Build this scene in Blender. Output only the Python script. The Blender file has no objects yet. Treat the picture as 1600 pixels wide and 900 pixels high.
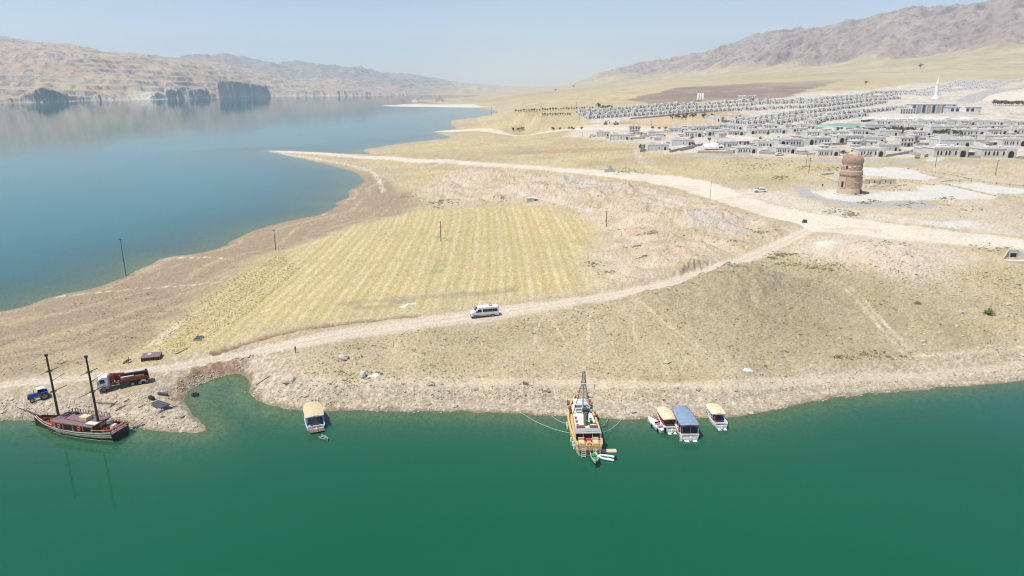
import bpy, bmesh, math, random
import numpy as np
from mathutils import Vector, Matrix

# ------------------------------------------------------------------ camera, light, exposure
scene = bpy.context.scene
COL = scene.collection
random.seed(7)
F = 1069.0                      # focal length in pixels of a 1600 px wide frame
PITCH = math.atan(313.0 / F)    # horizon sits 313 px above the middle
CAM_Z = 60.0
SP, CP = math.sin(PITCH), math.cos(PITCH)

cam_data = bpy.data.cameras.new("camera")
cam_data.sensor_width = 36.0
cam_data.lens = 36.0 * F / 1600.0
cam_data.clip_start = 0.5
cam_data.clip_end = 60000.0
cam = bpy.data.objects.new("camera", cam_data)
COL.objects.link(cam)
cam.location = (0, 0, CAM_Z)
cam.rotation_euler = (math.pi / 2 - PITCH, 0, 0)
scene.camera = cam

SUN_EL, SUN_AZ = math.radians(65), math.radians(-116)      # azimuth measured from +Y towards +X
sun_dir = Vector((math.cos(SUN_EL) * math.sin(SUN_AZ), math.cos(SUN_EL) * math.cos(SUN_AZ), math.sin(SUN_EL)))
sd = bpy.data.lights.new("sun", 'SUN')
sd.energy = 4.2
sd.angle = math.radians(0.55)
sd.color = (1.0, 0.95, 0.865)
sun = bpy.data.objects.new("sun", sd)
COL.objects.link(sun)
sun.rotation_euler = sun_dir.to_track_quat('Z', 'Y').to_euler()

world = bpy.data.worlds.new("World")
scene.world = world
world.use_nodes = True
wn = world.node_tree.nodes
bg = wn["Background"]
sky = wn.new("ShaderNodeTexSky")
sky.sky_type = 'NISHITA'
sky.sun_disc = False
sky.sun_elevation = SUN_EL
sky.sun_rotation = SUN_AZ
sky.altitude = 500
sky.air_density = 1.0
sky.dust_density = 0.4
sky.ozone_density = 3.0
world.node_tree.links.new(sky.outputs[0], bg.inputs[0])
bg.inputs[1].default_value = 0.10

scene.view_settings.view_transform = 'Standard'
scene.view_settings.look = 'None'
scene.view_settings.exposure = 0.38
scene.view_settings.gamma = 1.0
scene.render.engine = 'CYCLES'
cy = scene.cycles
cy.use_denoising = True
try:
    cy.denoiser = 'OPENIMAGEDENOISE'
    cy.denoising_input_passes = 'RGB_ALBEDO_NORMAL'
except Exception:
    pass
cy.max_bounces = 6
cy.diffuse_bounces = 2
cy.glossy_bounces = 2
cy.transmission_bounces = 2
cy.volume_bounces = 1
cy.transparent_max_bounces = 6
cy.use_adaptive_sampling = False
cy.filter_width = 1.15
cy.caustics_reflective = False
cy.caustics_refractive = False
cy.sample_clamp_indirect = 3.0

# ------------------------------------------------------------------ numeric helpers
_perm = np.random.RandomState(3).permutation(256).astype(np.int32)
_perm = np.concatenate([_perm, _perm, _perm])
_ga = np.arange(16) * (2 * math.pi / 16)
_gx, _gy = np.cos(_ga).astype(np.float32), np.sin(_ga).astype(np.float32)

def pn(x, y, seed=0):
    """gradient noise, about -0.7 .. 0.7"""
    x = np.asarray(x, dtype=np.float64) + seed * 17.31
    y = np.asarray(y, dtype=np.float64) - seed * 9.77
    xi = np.floor(x); yi = np.floor(y)
    fx = (x - xi).astype(np.float32); fy = (y - yi).astype(np.float32)
    xi = xi.astype(np.int64) & 255; yi = yi.astype(np.int64) & 255
    u = fx * fx * fx * (fx * (fx * 6 - 15) + 10); v = fy * fy * fy * (fy * (fy * 6 - 15) + 10)
    def g(ix, iy, dx, dy):
        h = _perm[_perm[ix] + iy] & 15
        return _gx[h] * dx + _gy[h] * dy
    x1 = (xi + 1) & 255; y1 = (yi + 1) & 255
    a = g(xi, yi, fx, fy); b = g(x1, yi, fx - 1, fy)
    c = g(xi, y1, fx, fy - 1); d = g(x1, y1, fx - 1, fy - 1)
    a = a + u * (b - a); c = c + u * (d - c)
    return a + v * (c - a)

def fbm(x, y, oct=4, seed=0, gain=.5):
    s = 0; a = 1.0
    for i in range(oct):
        s = s + a * pn(x, y, seed + i * 3)
        x = np.asarray(x) * 2.03; y = np.asarray(y) * 2.03; a *= gain
    return s

def ridged(x, y, oct=4, seed=0, gain=.5):
    s = 0; a = 1.0
    for i in range(oct):
        s = s + a * (1 - np.abs(pn(x, y, seed + i * 3)) * 2.2)
        x = np.asarray(x) * 2.07; y = np.asarray(y) * 2.07; a *= gain
    return s

def sstep(a, b, x):
    t = np.clip((x - a) / (b - a), 0, 1)
    return t * t * (3 - 2 * t)

def at(px, py, h=0.0):
    v = (py - 450.0) / F; u = (px - 800.0) / F
    d = (CAM_Z - h) / (SP + v * CP)
    return (u * d, d * (CP - v * SP))

def at_d(px, py, D):
    """point at depth D along the ray through a pixel of the photograph (depth along the optical axis)"""
    v = (py - 450.0) / F; u = (px - 800.0) / F
    return (u * D, D * (CP - v * SP), CAM_Z - D * (SP + v * CP))

# ------------------------------------------------------------------ shorelines (water level is z = 0)
SHORE_FRONT = [(-1500, 600), (-700, 640), (-200, 652), (0, 657), (60, 657), (130, 661), (200, 667), (262, 674), (300, 677), (318, 673), (322, 667), (308, 655), (294, 640),
    (285, 626), (289, 613), (302, 604), (320, 595), (343, 588), (362, 585), (380, 586), (391, 593), (395, 603), (391, 614),
    (402, 626), (425, 635), (452, 640), (500, 642), (560, 641), (620, 642), (700, 643), (790, 645), (860, 650), (905, 652),
    (960, 654), (1000, 655), (1060, 652), (1120, 652), (1160, 650), (1200, 642), (1250, 632), (1300, 622), (1360, 615),
    (1420, 610), (1500, 604), (1560, 598), (1600, 593), (1750, 578), (2000, 548), (2500, 520), (3600, 500)]
SHORE_BACK = [(-2600, 560), (-900, 540), (-300, 520), (0, 488), (45, 478), (88, 463), (140, 453), (195, 434), (235, 412), (262, 402), (300, 398),
    (345, 388), (372, 370), (410, 356), (450, 345), (500, 336), (532, 322), (520, 318), (548, 309), (541, 299), (566, 288), (569, 279), (555, 268), (520, 259),
    (480, 249), (440, 241), (413, 235.2), (440, 235.4), (500, 238), (545, 240.5), (590, 242.5), (572, 238), (566, 234.5), (585, 231),
    (620, 225), (660, 220.5), (690, 217.5), (709, 214), (690, 209.5), (675, 205.6), (700, 203.6), (716, 201), (706, 196), (703, 190), (716, 186),
    (745, 184), (775, 181.5), (790, 178), (775, 173), (750, 169), (700, 167.3), (620, 166.6), (592, 165), (620, 163.6), (680, 163), (705, 161.5), (670, 160), (636, 158.5),
    (660, 155.5), (700, 153.5), (735, 151.5), (752, 149.6), (735, 148.2), (690, 148), (620, 149), (540, 150), (470, 150.2), (410, 150.7), (380, 152.2), (342, 152.6),
    (310, 153.6), (270, 154.6), (235, 156), (190, 156.8), (150, 157), (118, 158), (100, 159.5), (60, 160.5), (0, 161.5), (-60, 162), (-300, 163), (-700, 165), (-2600, 200)]

def chaikin(p, n=2):
    p = np.array(p, dtype=float)
    for _ in range(n):
        q = np.empty((2 * (len(p) - 1) + 2, 2))
        q[0] = p[0]; q[-1] = p[-1]
        q[1:-1:2] = p[:-1] * .75 + p[1:] * .25
        q[2:-1:2] = p[:-1] * .25 + p[1:] * .75
        p = q
    return p

def world_line(pts, n=2):
    p = np.array([at(a, b, 0) for a, b in pts])
    return chaikin(p, n) if n else p

INLET = at(345, 605, 0)
front_w = np.vstack([world_line(SHORE_FRONT, 2), [[400, -500], [-600, -500]]])
back_w = world_line(SHORE_BACK, 1)

def poly_sdf(P, X, Y, R):
    """signed distance (positive outside) to closed polygon P; R (array or float) caps the distance"""
    X = np.asarray(X, float); Y = np.asarray(Y, float)
    R = np.broadcast_to(np.asarray(R, float), X.shape)
    d2 = (R * R).copy()
    ins = np.zeros(X.shape, bool)
    Rm = float(R.max())
    n = len(P)
    for i in range(n):
        ax, ay = P[i]; bx, by = P[(i + 1) % n]
        lo, hi = min(ay, by), max(ay, by)
        m = np.nonzero((Y >= lo) & (Y < hi))[0]
        if len(m):
            xs = ax + (Y[m] - ay) * (bx - ax) / (by - ay)
            ins[m] ^= X[m] < xs
        m = np.nonzero((Y > lo - R) & (Y < hi + R) & (X > min(ax, bx) - R) & (X < max(ax, bx) + R))[0]
        if len(m):
            dx, dy = bx - ax, by - ay
            L = dx * dx + dy * dy + 1e-9
            t = np.clip(((X[m] - ax) * dx + (Y[m] - ay) * dy) / L, 0, 1)
            q = (X[m] - ax - t * dx) ** 2 + (Y[m] - ay - t * dy) ** 2
            d2[m] = np.minimum(d2[m], q)
    d = np.sqrt(d2)
    return np.where(ins, -d, d)

def line_dist(P, X, Y, R):
    d2 = np.full(X.shape, R * R, float)
    for i in range(len(P) - 1):
        ax, ay = P[i]; bx, by = P[i + 1]
        m = np.nonzero((Y > min(ay, by) - R) & (Y < max(ay, by) + R) & (X > min(ax, bx) - R) & (X < max(ax, bx) + R))[0]
        if len(m):
            dx, dy = bx - ax, by - ay
            L = dx * dx + dy * dy + 1e-9
            t = np.clip(((X[m] - ax) * dx + (Y[m] - ay) * dy) / L, 0, 1)
            d2[m] = np.minimum(d2[m], (X[m] - ax - t * dx) ** 2 + (Y[m] - ay - t * dy) ** 2)
    return np.sqrt(d2)

# ------------------------------------------------------------------ broad relief: control points
CH = [  # pixel, pixel, height
 (-700, 600, 2.2), (-200, 600, 2.0), (0, 640, 1.3), (0, 600, 2.0), (100, 635, 1.7), (50, 600, 2.2), (200, 590, 2.4), (230, 640, 1.9), (0, 560, 2.2), (150, 540, 2.0), (0, 520, 1.2),
 (300, 500, 2.4), (400, 470, 3.0), (250, 450, 1.0), (320, 430, 1.3), (420, 400, 2.0), (500, 370, 2.3), (560, 340, 2.0), (600, 310, 2.5),
 (300, 575, 2.8), (380, 550, 3.2), (500, 530, 4.2), (500, 430, 3.8), (600, 470, 4.2), (650, 400, 4.8), (700, 340, 5.0), (850, 420, 6.0), (900, 350, 6.5), (800, 330, 5.8),
 (420, 600, 2.4), (500, 610, 2.4), (600, 600, 2.6), (800, 600, 2.1), (1000, 602, 2.1), (1150, 602, 2.2), (600, 560, 3.2), (800, 540, 4.2), (1000, 540, 4.4),
 (755, 490, 5.2), (650, 505, 4.7), (900, 467, 6.6), (1000, 450, 7.8), (1100, 425, 9.4), (1200, 388, 12.0),
 (1000, 500, 6.2), (1100, 480, 7.8), (1150, 435, 10.6), (1200, 500, 6.2), (1200, 560, 3.2), (1300, 450, 9.2), (1400, 420, 12.0), (1300, 520, 4.8),
 (1400, 520, 4.8), (1500, 500, 5.6), (1600, 480, 6.4), (1500, 560, 2.2), (1600, 540, 2.6), (1300, 590, 1.8), (1500, 585, 1.0), (1600, 430, 10.5), (1583, 412, 12.2), (1300, 400, 13.0), (1450, 395, 13.4),
 (1900, 480, 8), (2000, 420, 13), (2500, 440, 14),
 (450, 238, 1.6), (520, 243, 3.0), (600, 248, 5.0), (700, 252, 7.6), (850, 265, 10.5), (950, 271, 12.4), (1050, 285, 13.6), (1150, 313, 14.0), (1260, 345, 14.2), (1400, 363, 14.4), (1600, 382, 14.6), (1800, 400, 15),
 (570, 262, 1.6), (620, 264, 3.0), (660, 300, 3.8), (700, 275, 4.6), (760, 285, 6.0), (820, 312, 6.8), (870, 300, 8.6), (940, 352, 7.0), (960, 385, 7.2), (950, 420, 6.8), (1000, 400, 8.6), (1000, 330, 11.0), (1100, 350, 12.4), (1080, 400, 10.4), (1180, 360, 13.4),
 (600, 236, 2.2), (640, 230, 3.0), (700, 235, 5.0), (800, 235, 9.0), (760, 215, 6.0), (850, 250, 11.0), (900, 225, 14.0), (1000, 255, 14.2), (1100, 265, 14.8), (1200, 290, 15), (1327, 303, 15.4), (1500, 300, 15.8), (1600, 320, 15.6), (1250, 265, 16), (1450, 275, 16.4), (1600, 280, 16.6),
 (1000, 240, 16), (1100, 246, 16.8), (1400, 250, 17.6), (1600, 252, 18), (1800, 255, 18.5), (930, 215, 16.4), (1100, 222, 18.5), (1300, 225, 19.6), (1500, 225, 20), (620, 165, 1.2), (700, 165, 2), (760, 165.5, 3), (650, 159.5, 2), (720, 158, 4), (760, 190, 6.0), (820, 195, 11),
]
CD = [  # pixel, pixel, depth
 (900, 182, 900), (820, 182, 950), (1000, 178, 930), (1100, 190, 800), (1100, 170, 980), (1240, 198, 780), (1240, 158, 1150), (1400, 190, 800), (1500, 190, 800), (1450, 165, 1000), (1600, 200, 720), (1600, 160, 1050), (1800, 180, 950), (1330, 150, 1250),
 (1420, 140, 1450), (1500, 140, 1400), (1590, 127, 1650), (1750, 120, 1800), (1550, 105, 2200), (1500, 95, 2500), (1600, 80, 2600), (1400, 107, 2500), (1300, 115, 2300), (1150, 130, 1900), (1150, 146, 1500), (1250, 125, 2100), (1050, 137, 1800), (1000, 147, 1600), (950, 155, 1450),
 (900, 139, 2500), (940, 134, 2400), (850, 147, 2400), (880, 155, 1500), (800, 146.5, 3000), (850, 165, 1400), (800, 165, 1700), (770, 152, 2800), (720, 156, 2600), (650, 158.2, 2640), (660, 165, 2330), (1000, 132, 2700), (1140, 119, 3000),
 (1900, 60, 3000), (1900, 90, 2400),
 # right mountain: foot, flank, crest, back
 (930, 131, 5500), (1000, 125, 4800), (1140, 113, 4000), (1300, 100, 3400), (1500, 82, 3000), (1600, 66, 2900),
 (1000, 117, 5600), (1140, 97, 4700), (1300, 77, 4000), (1500, 54, 3450), (1600, 36, 3350),
 (905, 130, 7600), (935, 120, 7200), (1000, 107, 6500), (1060, 99, 6000), (1120, 87, 5700), (1150, 75, 5500), (1190, 62, 5200), (1230, 60, 5000), (1300, 48, 4700), (1345, 41, 4500), (1380, 30, 4350), (1450, 27, 4200), (1520, 20, 4050), (1545, 16, 4000), (1570, 5, 3950), (1600, -3, 3900), (1750, -30, 3700), (2000, -40, 3600),
 (1000, 118, 8000), (1200, 85, 7000), (1400, 60, 6200), (1600, 40, 5600), (1800, 30, 5500),
 # left hills
 (0, 140, 3150), (0, 118, 3500), (0, 95, 3900), (0, 63, 4600), (60, 118, 3600), (70, 95, 3900), (100, 73, 4600), (160, 85, 4500), (100, 130, 3450), (150, 120, 3700), (160, 103, 4000), (200, 140, 3550), (210, 115, 4000), (250, 95, 4700), (230, 105, 4300),
 (300, 100, 5000), (300, 125, 4450), (270, 120, 4200), (350, 108, 5300), (350, 122, 5050), (420, 118, 5700), (400, 132, 5150), (480, 127, 6000), (470, 138, 5500), (540, 131, 6300), (560, 141, 5600), (620, 137, 6600), (680, 142, 6900), (720, 144.5, 7100),
 (-200, 45, 4700), (-200, 110, 3500), (-500, 30, 4800), (-500, 110, 3400),
 (0, 80, 7000), (200, 110, 7000),
 (300, 97, 7300), (345, 91, 7400), (400, 98, 7500), (470, 107, 7600), (520, 110, 7800), (560, 113, 8000), (600, 120.5, 8200), (640, 123, 8400), (690, 130, 8600), (720, 134, 8800), (780, 135.2, 9000), (850, 135.2, 9000), (900, 134, 9000),
 (760, 141, 7600), (820, 140, 7000), (870, 138, 6000), (560, 126, 7300), (480, 120, 7000), (400, 112, 6600), (640, 132, 7600),
 (300, 112, 10500), (600, 133, 10500), (800, 137, 11000), (1000, 130, 10500),
]
cp = []
for a, b, h in CH:
    x, y = at(a, b, h); cp.append((x, y, h))
for a, b, D in CD:
    cp.append(at_d(a, b, D))
cp = np.array(cp)
def _pol(X, Y):
    return np.arctan2(X, Y) * 2.6, np.log(np.hypot(X, Y))
ca, cr = _pol(cp[:, 0], cp[:, 1])
def _ker(d2):
    return np.sqrt(d2 + 4e-4)
_A = _ker((ca[:, None] - ca[None]) ** 2 + (cr[:, None] - cr[None]) ** 2)
_n = len(cp)
_M = np.zeros((_n + 3, _n + 3)); _M[:_n, :_n] = _A
_M[:_n, _n] = 1; _M[:_n, _n + 1] = ca; _M[:_n, _n + 2] = cr
_M[_n:, :_n] = _M[:_n, _n:].T
# heights far away are scaled so that both the beach and the mountains stay smooth
_w = np.linalg.solve(_M, np.concatenate([cp[:, 2], [0, 0, 0]]))
def E(X, Y):
    a, r = _pol(X, Y)
    out = np.empty(X.shape)
    for s in range(0, len(X), 60000):
        e = s + 60000
        aa = a[s:e].astype(np.float32); rr = r[s:e].astype(np.float32)
        K = np.sqrt((aa[:, None] - ca[None].astype(np.float32)) ** 2 + (rr[:, None] - cr[None].astype(np.float32)) ** 2 + np.float32(4e-4))
        out[s:e] = K @ _w[:_n].astype(np.float32) + _w[_n] + _w[_n + 1] * aa + _w[_n + 2] * rr
    return out

def shore_d(X, Y):
    r = np.hypot(X, Y)
    R = 30 + r * .14
    df = poly_sdf(front_w, X, Y, np.where(r < 700, 60.0, 10.0))
    df = np.where(r >= 700, 60.0, df)
    db = poly_sdf(back_w, X, Y, R)
    return df, db

def base_h(X, Y, df=None, db=None):
    if df is None:
        df, db = shore_d(X, Y)
    r = np.hypot(X, Y)
    e = np.maximum(E(X, Y), .35)
    far = sstep(2500, 3000, r)
    L1 = 5 + r * .010 + far * 25
    f = (1 - np.exp(-np.maximum(df, 0) / 4.5)) * (1 - np.exp(-np.maximum(db, 0) / L1))
    h = e * f
    inl = np.exp(-(((X - INLET[0]) / 26) ** 2 + ((Y - INLET[1]) / 22) ** 2))
    hw = -np.minimum(np.where(df < 0, -df * (.21 - .13 * inl), -db * (.05 + far * .1)), 9.0)
    return np.where((df < 0) | (db < 0), hw, h)

_ds = np.concatenate([np.geomspace(70, 900, 420), np.geomspace(905, 9500, 260)])
def ground_px(pts):
    """pixels of the photograph -> points where those rays meet the broad relief"""
    res = []
    P = np.array(pts, float)
    v = (P[:, 1] - 450) / F; u = (P[:, 0] - 800) / F
    D = _ds[None, :]
    X = u[:, None] * D; Y = (CP - v * SP)[:, None] * D; Z = CAM_Z - (SP + v * CP)[:, None] * D
    H = base_h(X.ravel(), Y.ravel()).reshape(X.shape)
    H = np.maximum(H, 0)
    below = Z < H
    k = np.argmax(below, axis=1)
    k = np.where(below.any(axis=1), k, len(_ds) - 1)
    k = np.maximum(k, 1)
    i = np.arange(len(P))
    a = (Z - H)[i, k - 1]; b = (Z - H)[i, k]
    t = np.clip(a / (a - b + 1e-9), 0, 1)
    Dm = _ds[k - 1] + t * (_ds[k] - _ds[k - 1])
    return np.stack([u * Dm, (CP - v * SP) * Dm], axis=1)
# ------------------------------------------------------------------ land cover, traced on the relief
POLYS = {
 'gravel_road': [(413,234.8),(450,235.6),(500,238.3),(600,244),(700,249),(800,256),(870,262),(935,265.5),(1000,270.5),(1060,275),(1110,285),(1150,299),(1200,317),(1260,331),(1330,341),(1420,352),(1500,362),(1600,374),(1720,388),
   (1720,408),(1600,391),(1520,385),(1400,374),(1300,364),(1268,362),(1240,349),(1200,340),(1150,325),(1100,308),(1060,294),(1000,283),(940,275.5),(870,268.5),(800,262),(700,254.8),(600,249),(500,242),(450,239)],
 'dirt_road': [(1262,352),(1230,367),(1190,385),(1150,402),(1100,418),(1050,433),(1000,447),(950,457),(900,464),(850,470),(790,477),(720,486),(650,496),(600,503),(540,512),(480,525),(420,539),(380,550),(330,557),(270,569),(200,578),(100,589),(0,597),(-90,602),(-90,611),(0,606),(100,598),(200,588),(270,580),(340,567),(390,556),(430,549),(480,543),(520,535),(560,527),(640,517),(720,507),(780,499),(850,487),(920,474),(1000,461),(1060,447),(1110,433),(1160,416),(1200,400),(1230,384),(1260,369),(1285,360)],
 'stubble_field': [(228,545),(262,515),(300,483),(335,455),(370,430),(440,397),(520,366),(560,352),(600,344),(650,330),(740,325),(800,318),(860,325),(915,345),(945,362),(930,390),(908,408),(935,440),(900,455),(780,466),(700,476),(640,484),(560,497),(450,507),(380,527),(330,545),(280,560),(230,560)],
 'mud': [(-400,560),(0,492),(100,462),(200,434),(300,395),(420,350),(520,325),(560,290),(575,268),(610,285),(655,318),(640,332),(560,350),(440,395),(370,428),(300,480),(230,540),(180,565),(0,590),(-400,600)],
 'plaza1': [(1266,299.5),(1306,295.5),(1348,304),(1380,300),(1437,299),(1430,292),(1464,289),(1509,294),(1559,306),(1553,311),(1509,311),(1443,313),(1380,314),(1327,315),(1290,310)],
 'plaza2': [(1342,262),(1406,261),(1437,268),(1469,278.6),(1437,281.5),(1390,277),(1348,273)],
 'plaza3': [(1477,288),(1529,286),(1600,295),(1600,302),(1558,304),(1495,294)],
 'asphalt1': [(1240,293),(1267,292),(1266,300),(1290,310),(1327,315.5),(1380,315),(1440,314),(1470,322),(1440,328),(1400,323),(1350,324),(1300,318),(1250,305)],
 'asphalt_front': [(1095,245.5),(1200,248.5),(1300,250),(1400,251),(1500,252.5),(1700,254.5),(1700,257),(1500,255.2),(1400,254),(1300,253),(1200,251.5),(1095,248)],
 'street': [(1444,252),(1462,240),(1485,222),(1502,222),(1492,232),(1470,252)],
 'street2': [(1055,238),(1120,222),(1130,223),(1085,239)],
 'dirt_patch': [(1120,300),(1180,296),(1240,304),(1306,325),(1364,332),(1440,342),(1600,362),(1600,372),(1500,358),(1364,344),(1270,333),(1200,315)],
 'white_cut': [(1266,384),(1282,379),(1306,379),(1310,386),(1296,391),(1270,391)],
 'grey_pond': [(1442,348),(1503,344.5),(1556,353),(1520,357),(1470,354)],
 'bare_mound': [(1262,371),(1340,364),(1500,387),(1530,402),(1505,428),(1440,440),(1395,442),(1345,424),(1270,405),(1235,398)],
 'bare_bank': [(735,262),(860,272),(1000,288),(1100,313),(1200,345),(1250,358),(1185,383),(1100,410),(1000,440),(945,450),(915,408),(948,362),(915,342),(860,322),(800,316),(700,320),(655,300),(690,275)],
 'grey_dump': [(872,284),(900,280),(990,300),(960,306),(900,297)],
 'grey_dump2': [(1060,345),(1110,338),(1160,360),(1190,372),(1130,372),(1085,360)],
 'red_inlet': [(264,612),(296,578),(340,566),(388,560),(372,584),(340,590),(303,604),(287,618),(270,624)],
 'plowed': [(972,156),(1010,148),(1060,138),(1150,131.5),(1240,127),(1325,123),(1285,134),(1240,149),(1180,158),(1130,155),(1080,161),(1030,164)],
 'far_spit': [(592,164.4),(650,163),(740,163),(800,164),(760,167),(700,167.5),(620,167)],
 'white_spit2': [(674,205.5),(700,203.4),(760,200.5),(900,200.5),(1000,200),(1180,214),(1180,218),(1020,205),(900,203.5),(740,204.5),(700,206.5)],
 'mosque_lot': [(1340,182),(1380,178),(1500,183),(1560,185),(1540,190),(1440,191),(1360,190)],
 'school_road': [(1490,155),(1530,144),(1600,133),(1600,137),(1545,150),(1522,160),(1500,160)],
 'white_terrace': [(1522,155),(1560,146),(1640,141),(1640,155),(1570,158)],
 'brown_strip': [(780,237),(870,233),(960,230),(1000,233),(960,236),(870,240),(800,241)],
 'village_bare': [(900,197),(1000,195),(1080,205),(1190,216),(1200,222),(1100,212),(1000,208),(930,215),(880,215)],
 'terrace_orange': [(985,188),(1040,184),(1130,182),(1150,190),(1080,196),(1000,194)],
 'flat_right': [(1110,290),(1180,298),(1240,293),(1300,270),(1480,255),(1620,258),(1620,372),(1480,355),(1300,333),(1190,312)],
 'town': [(905,178),(1100,163),(1240,148),(1420,133),(1620,118),(1620,247),(1300,246),(1000,238),(1000,225),(930,218),(940,205),(1100,205),(1180,185),(1140,172),(930,196)],
}
NOISY_EDGE = {'stubble_field': 5.0, 'mud': 6.0, 'bare_mound': 5.0, 'bare_bank': 6.0, 'red_inlet': 1.5, 'plowed': 12.0, 'dirt_patch': 3.0, 'gravel_road': 1.6, 'dirt_road': .8, 'grey_dump': 3, 'grey_dump2': 3,
              'white_cut': 1.5, 'grey_pond': 2.0, 'village_bare': 6, 'terrace_orange': 6, 'flat_right': 10, 'town': 10, 'white_spit2': 3}
SOFT = {'stubble_field': 8, 'mud': 5, 'bare_mound': 6, 'bare_bank': 8, 'plowed': 10, 'dirt_patch': 3, 'gravel_road': 1.2, 'dirt_road': .7, 'grey_dump': 3, 'grey_dump2': 3, 'red_inlet': 1.5,
        'village_bare': 5, 'terrace_orange': 6, 'flat_right': 14, 'town': 8, 'grey_pond': 2, 'brown_strip': 2}
LINES = {  # thin marks on the ground: pixels, half width in metres
 'red_bank': ([(338,551),(360,544),(400,531),(430,523),(480,513),(540,505),(600,499),(650,493)], 1.0),
 'shore_track': ([(490,600),(560,597),(620,595),(750,597),(900,598),(1000,602),(1150,601),(1250,594),(1330,590),(1450,588),(1600,572)], 1.7),
 'path1': ([(920,555),(918,520),(922,492),(935,472)], .45),
 'path2': ([(922,495),(900,480),(860,485)], .4),
 'path3': ([(835,540),(838,510),(855,487)], .4),
 'path4': ([(855,490),(880,530),(900,555)], .35),
 'path5': ([(995,540),(988,505),(995,470)], .35),
 'path6': ([(1320,452),(1350,480),(1390,530),(1440,580)], .6),
 'path7': ([(1330,450),(1365,485),(1410,535),(1460,585)], .5),
 'path8': ([(1600,543),(1500,552),(1420,556)], .7),
 'path9': ([(1000,475),(1060,520),(1100,550)], .4),
 'village_path': ([(995,238),(1000,250),(1012,262),(1045,270)], 2.2),
 'edge_white': ([(240,538),(270,512),(282,505)], 1.6),
 'field_edge': ([(905,385),(910,410),(938,440),(925,452),(800,468),(640,488),(520,503)], 1.6),
 'field_edge2': ([(450,392),(560,356),(680,327),(800,322),(900,350)], 1.4),
 'spit_rim': ([(440,240),(520,252),(580,266),(592,280),(600,300)], 1.5),
 'rubble1': ([(790,300),(815,310),(870,318),(925,335)], 2.2),
 'rubble2': ([(1000,300),(1100,335),(1180,352)], 1.2),
 'drift1': ([(90,464),(200,452),(300,446),(345,440)], .7),
 'drift2': ([(545,311),(570,309),(590,306)], 1.2),
 'drift3': ([(262,403),(330,402),(350,404)], .8),
 'drift4': ([(470,338),(520,335)], .9),
 'dark_edge': ([(540,474),(620,468),(680,463),(790,456),(800,452)], 2.6),
 'dark_edge2': ([(560,480),(610,478),(640,470)], 2.0),
 'bench_front': ([(1020,246),(1100,243),(1180,246)], 2.0),
}
RUT = ground_px(chaikin([(-60, 604), (0, 601), (100, 593), (200, 583), (270, 575), (335, 562), (385, 553), (425, 544), (480, 534), (530, 524), (640, 506), (720, 496), (785, 488), (850, 478), (920, 467), (1000, 454), (1060, 440), (1105, 426), (1155, 409), (1195, 393), (1235, 374), (1262, 360)], 2))
PW = {k: ground_px(v) for k, v in POLYS.items()}
LW = {k: (ground_px(chaikin(v[0], 2)), v[1]) for k, v in LINES.items()}

def polymask(k, X, Y):
    P = PW[k]
    s = SOFT.get(k, .8); ne = NOISY_EDGE.get(k, 0)
    R = s + ne + 2
    m = np.nonzero((X > P[:, 0].min() - R) & (X < P[:, 0].max() + R) & (Y > P[:, 1].min() - R) & (Y < P[:, 1].max() + R))[0]
    out = np.zeros(X.shape)
    if len(m):
        d = poly_sdf(P, X[m], Y[m], R)
        if ne:
            d = d + ne * 1.1 * fbm(X[m] / (ne * 2.2), Y[m] / (ne * 2.2), 3, 5)
        out[m] = 1 - sstep(-s, s, d)
    return out

def linemask(k, X, Y):
    P, w = LW[k]
    R = w * 2.2
    m = np.nonzero((X > P[:, 0].min() - R) & (X < P[:, 0].max() + R) & (Y > P[:, 1].min() - R) & (Y < P[:, 1].max() + R))[0]
    out = np.zeros(X.shape)
    if len(m):
        wv = w * (1 + .8 * pn(X[m] / 6, Y[m] / 6, 9))
        d = line_dist(P, X[m], Y[m], R)
        out[m] = 1 - sstep(.4, 1.25, d / wv)
    return out

DUMPS = [ground_px([(a, b)])[0].tolist() + [s, h] for a, b, s, h in [(770,274,12,1.6),(825,300,15,3.0),(885,283,9,2.0),(870,306,11,2.2),(930,310,15,2.5),(1000,335,16,2.0),(1060,345,14,2),(1120,350,10,2.2),(980,300,8,1.5),(1050,395,10,1.6),(1080,425,6,1.4),
          (1025,415,6,1.2),(1150,438,18,2.2),(1020,470,10,.8),(940,405,7,.8),(1340,395,14,1.2),(1420,402,12,1.2),(730,283,9,1.0),(700,268,8,.9)]]

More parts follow.
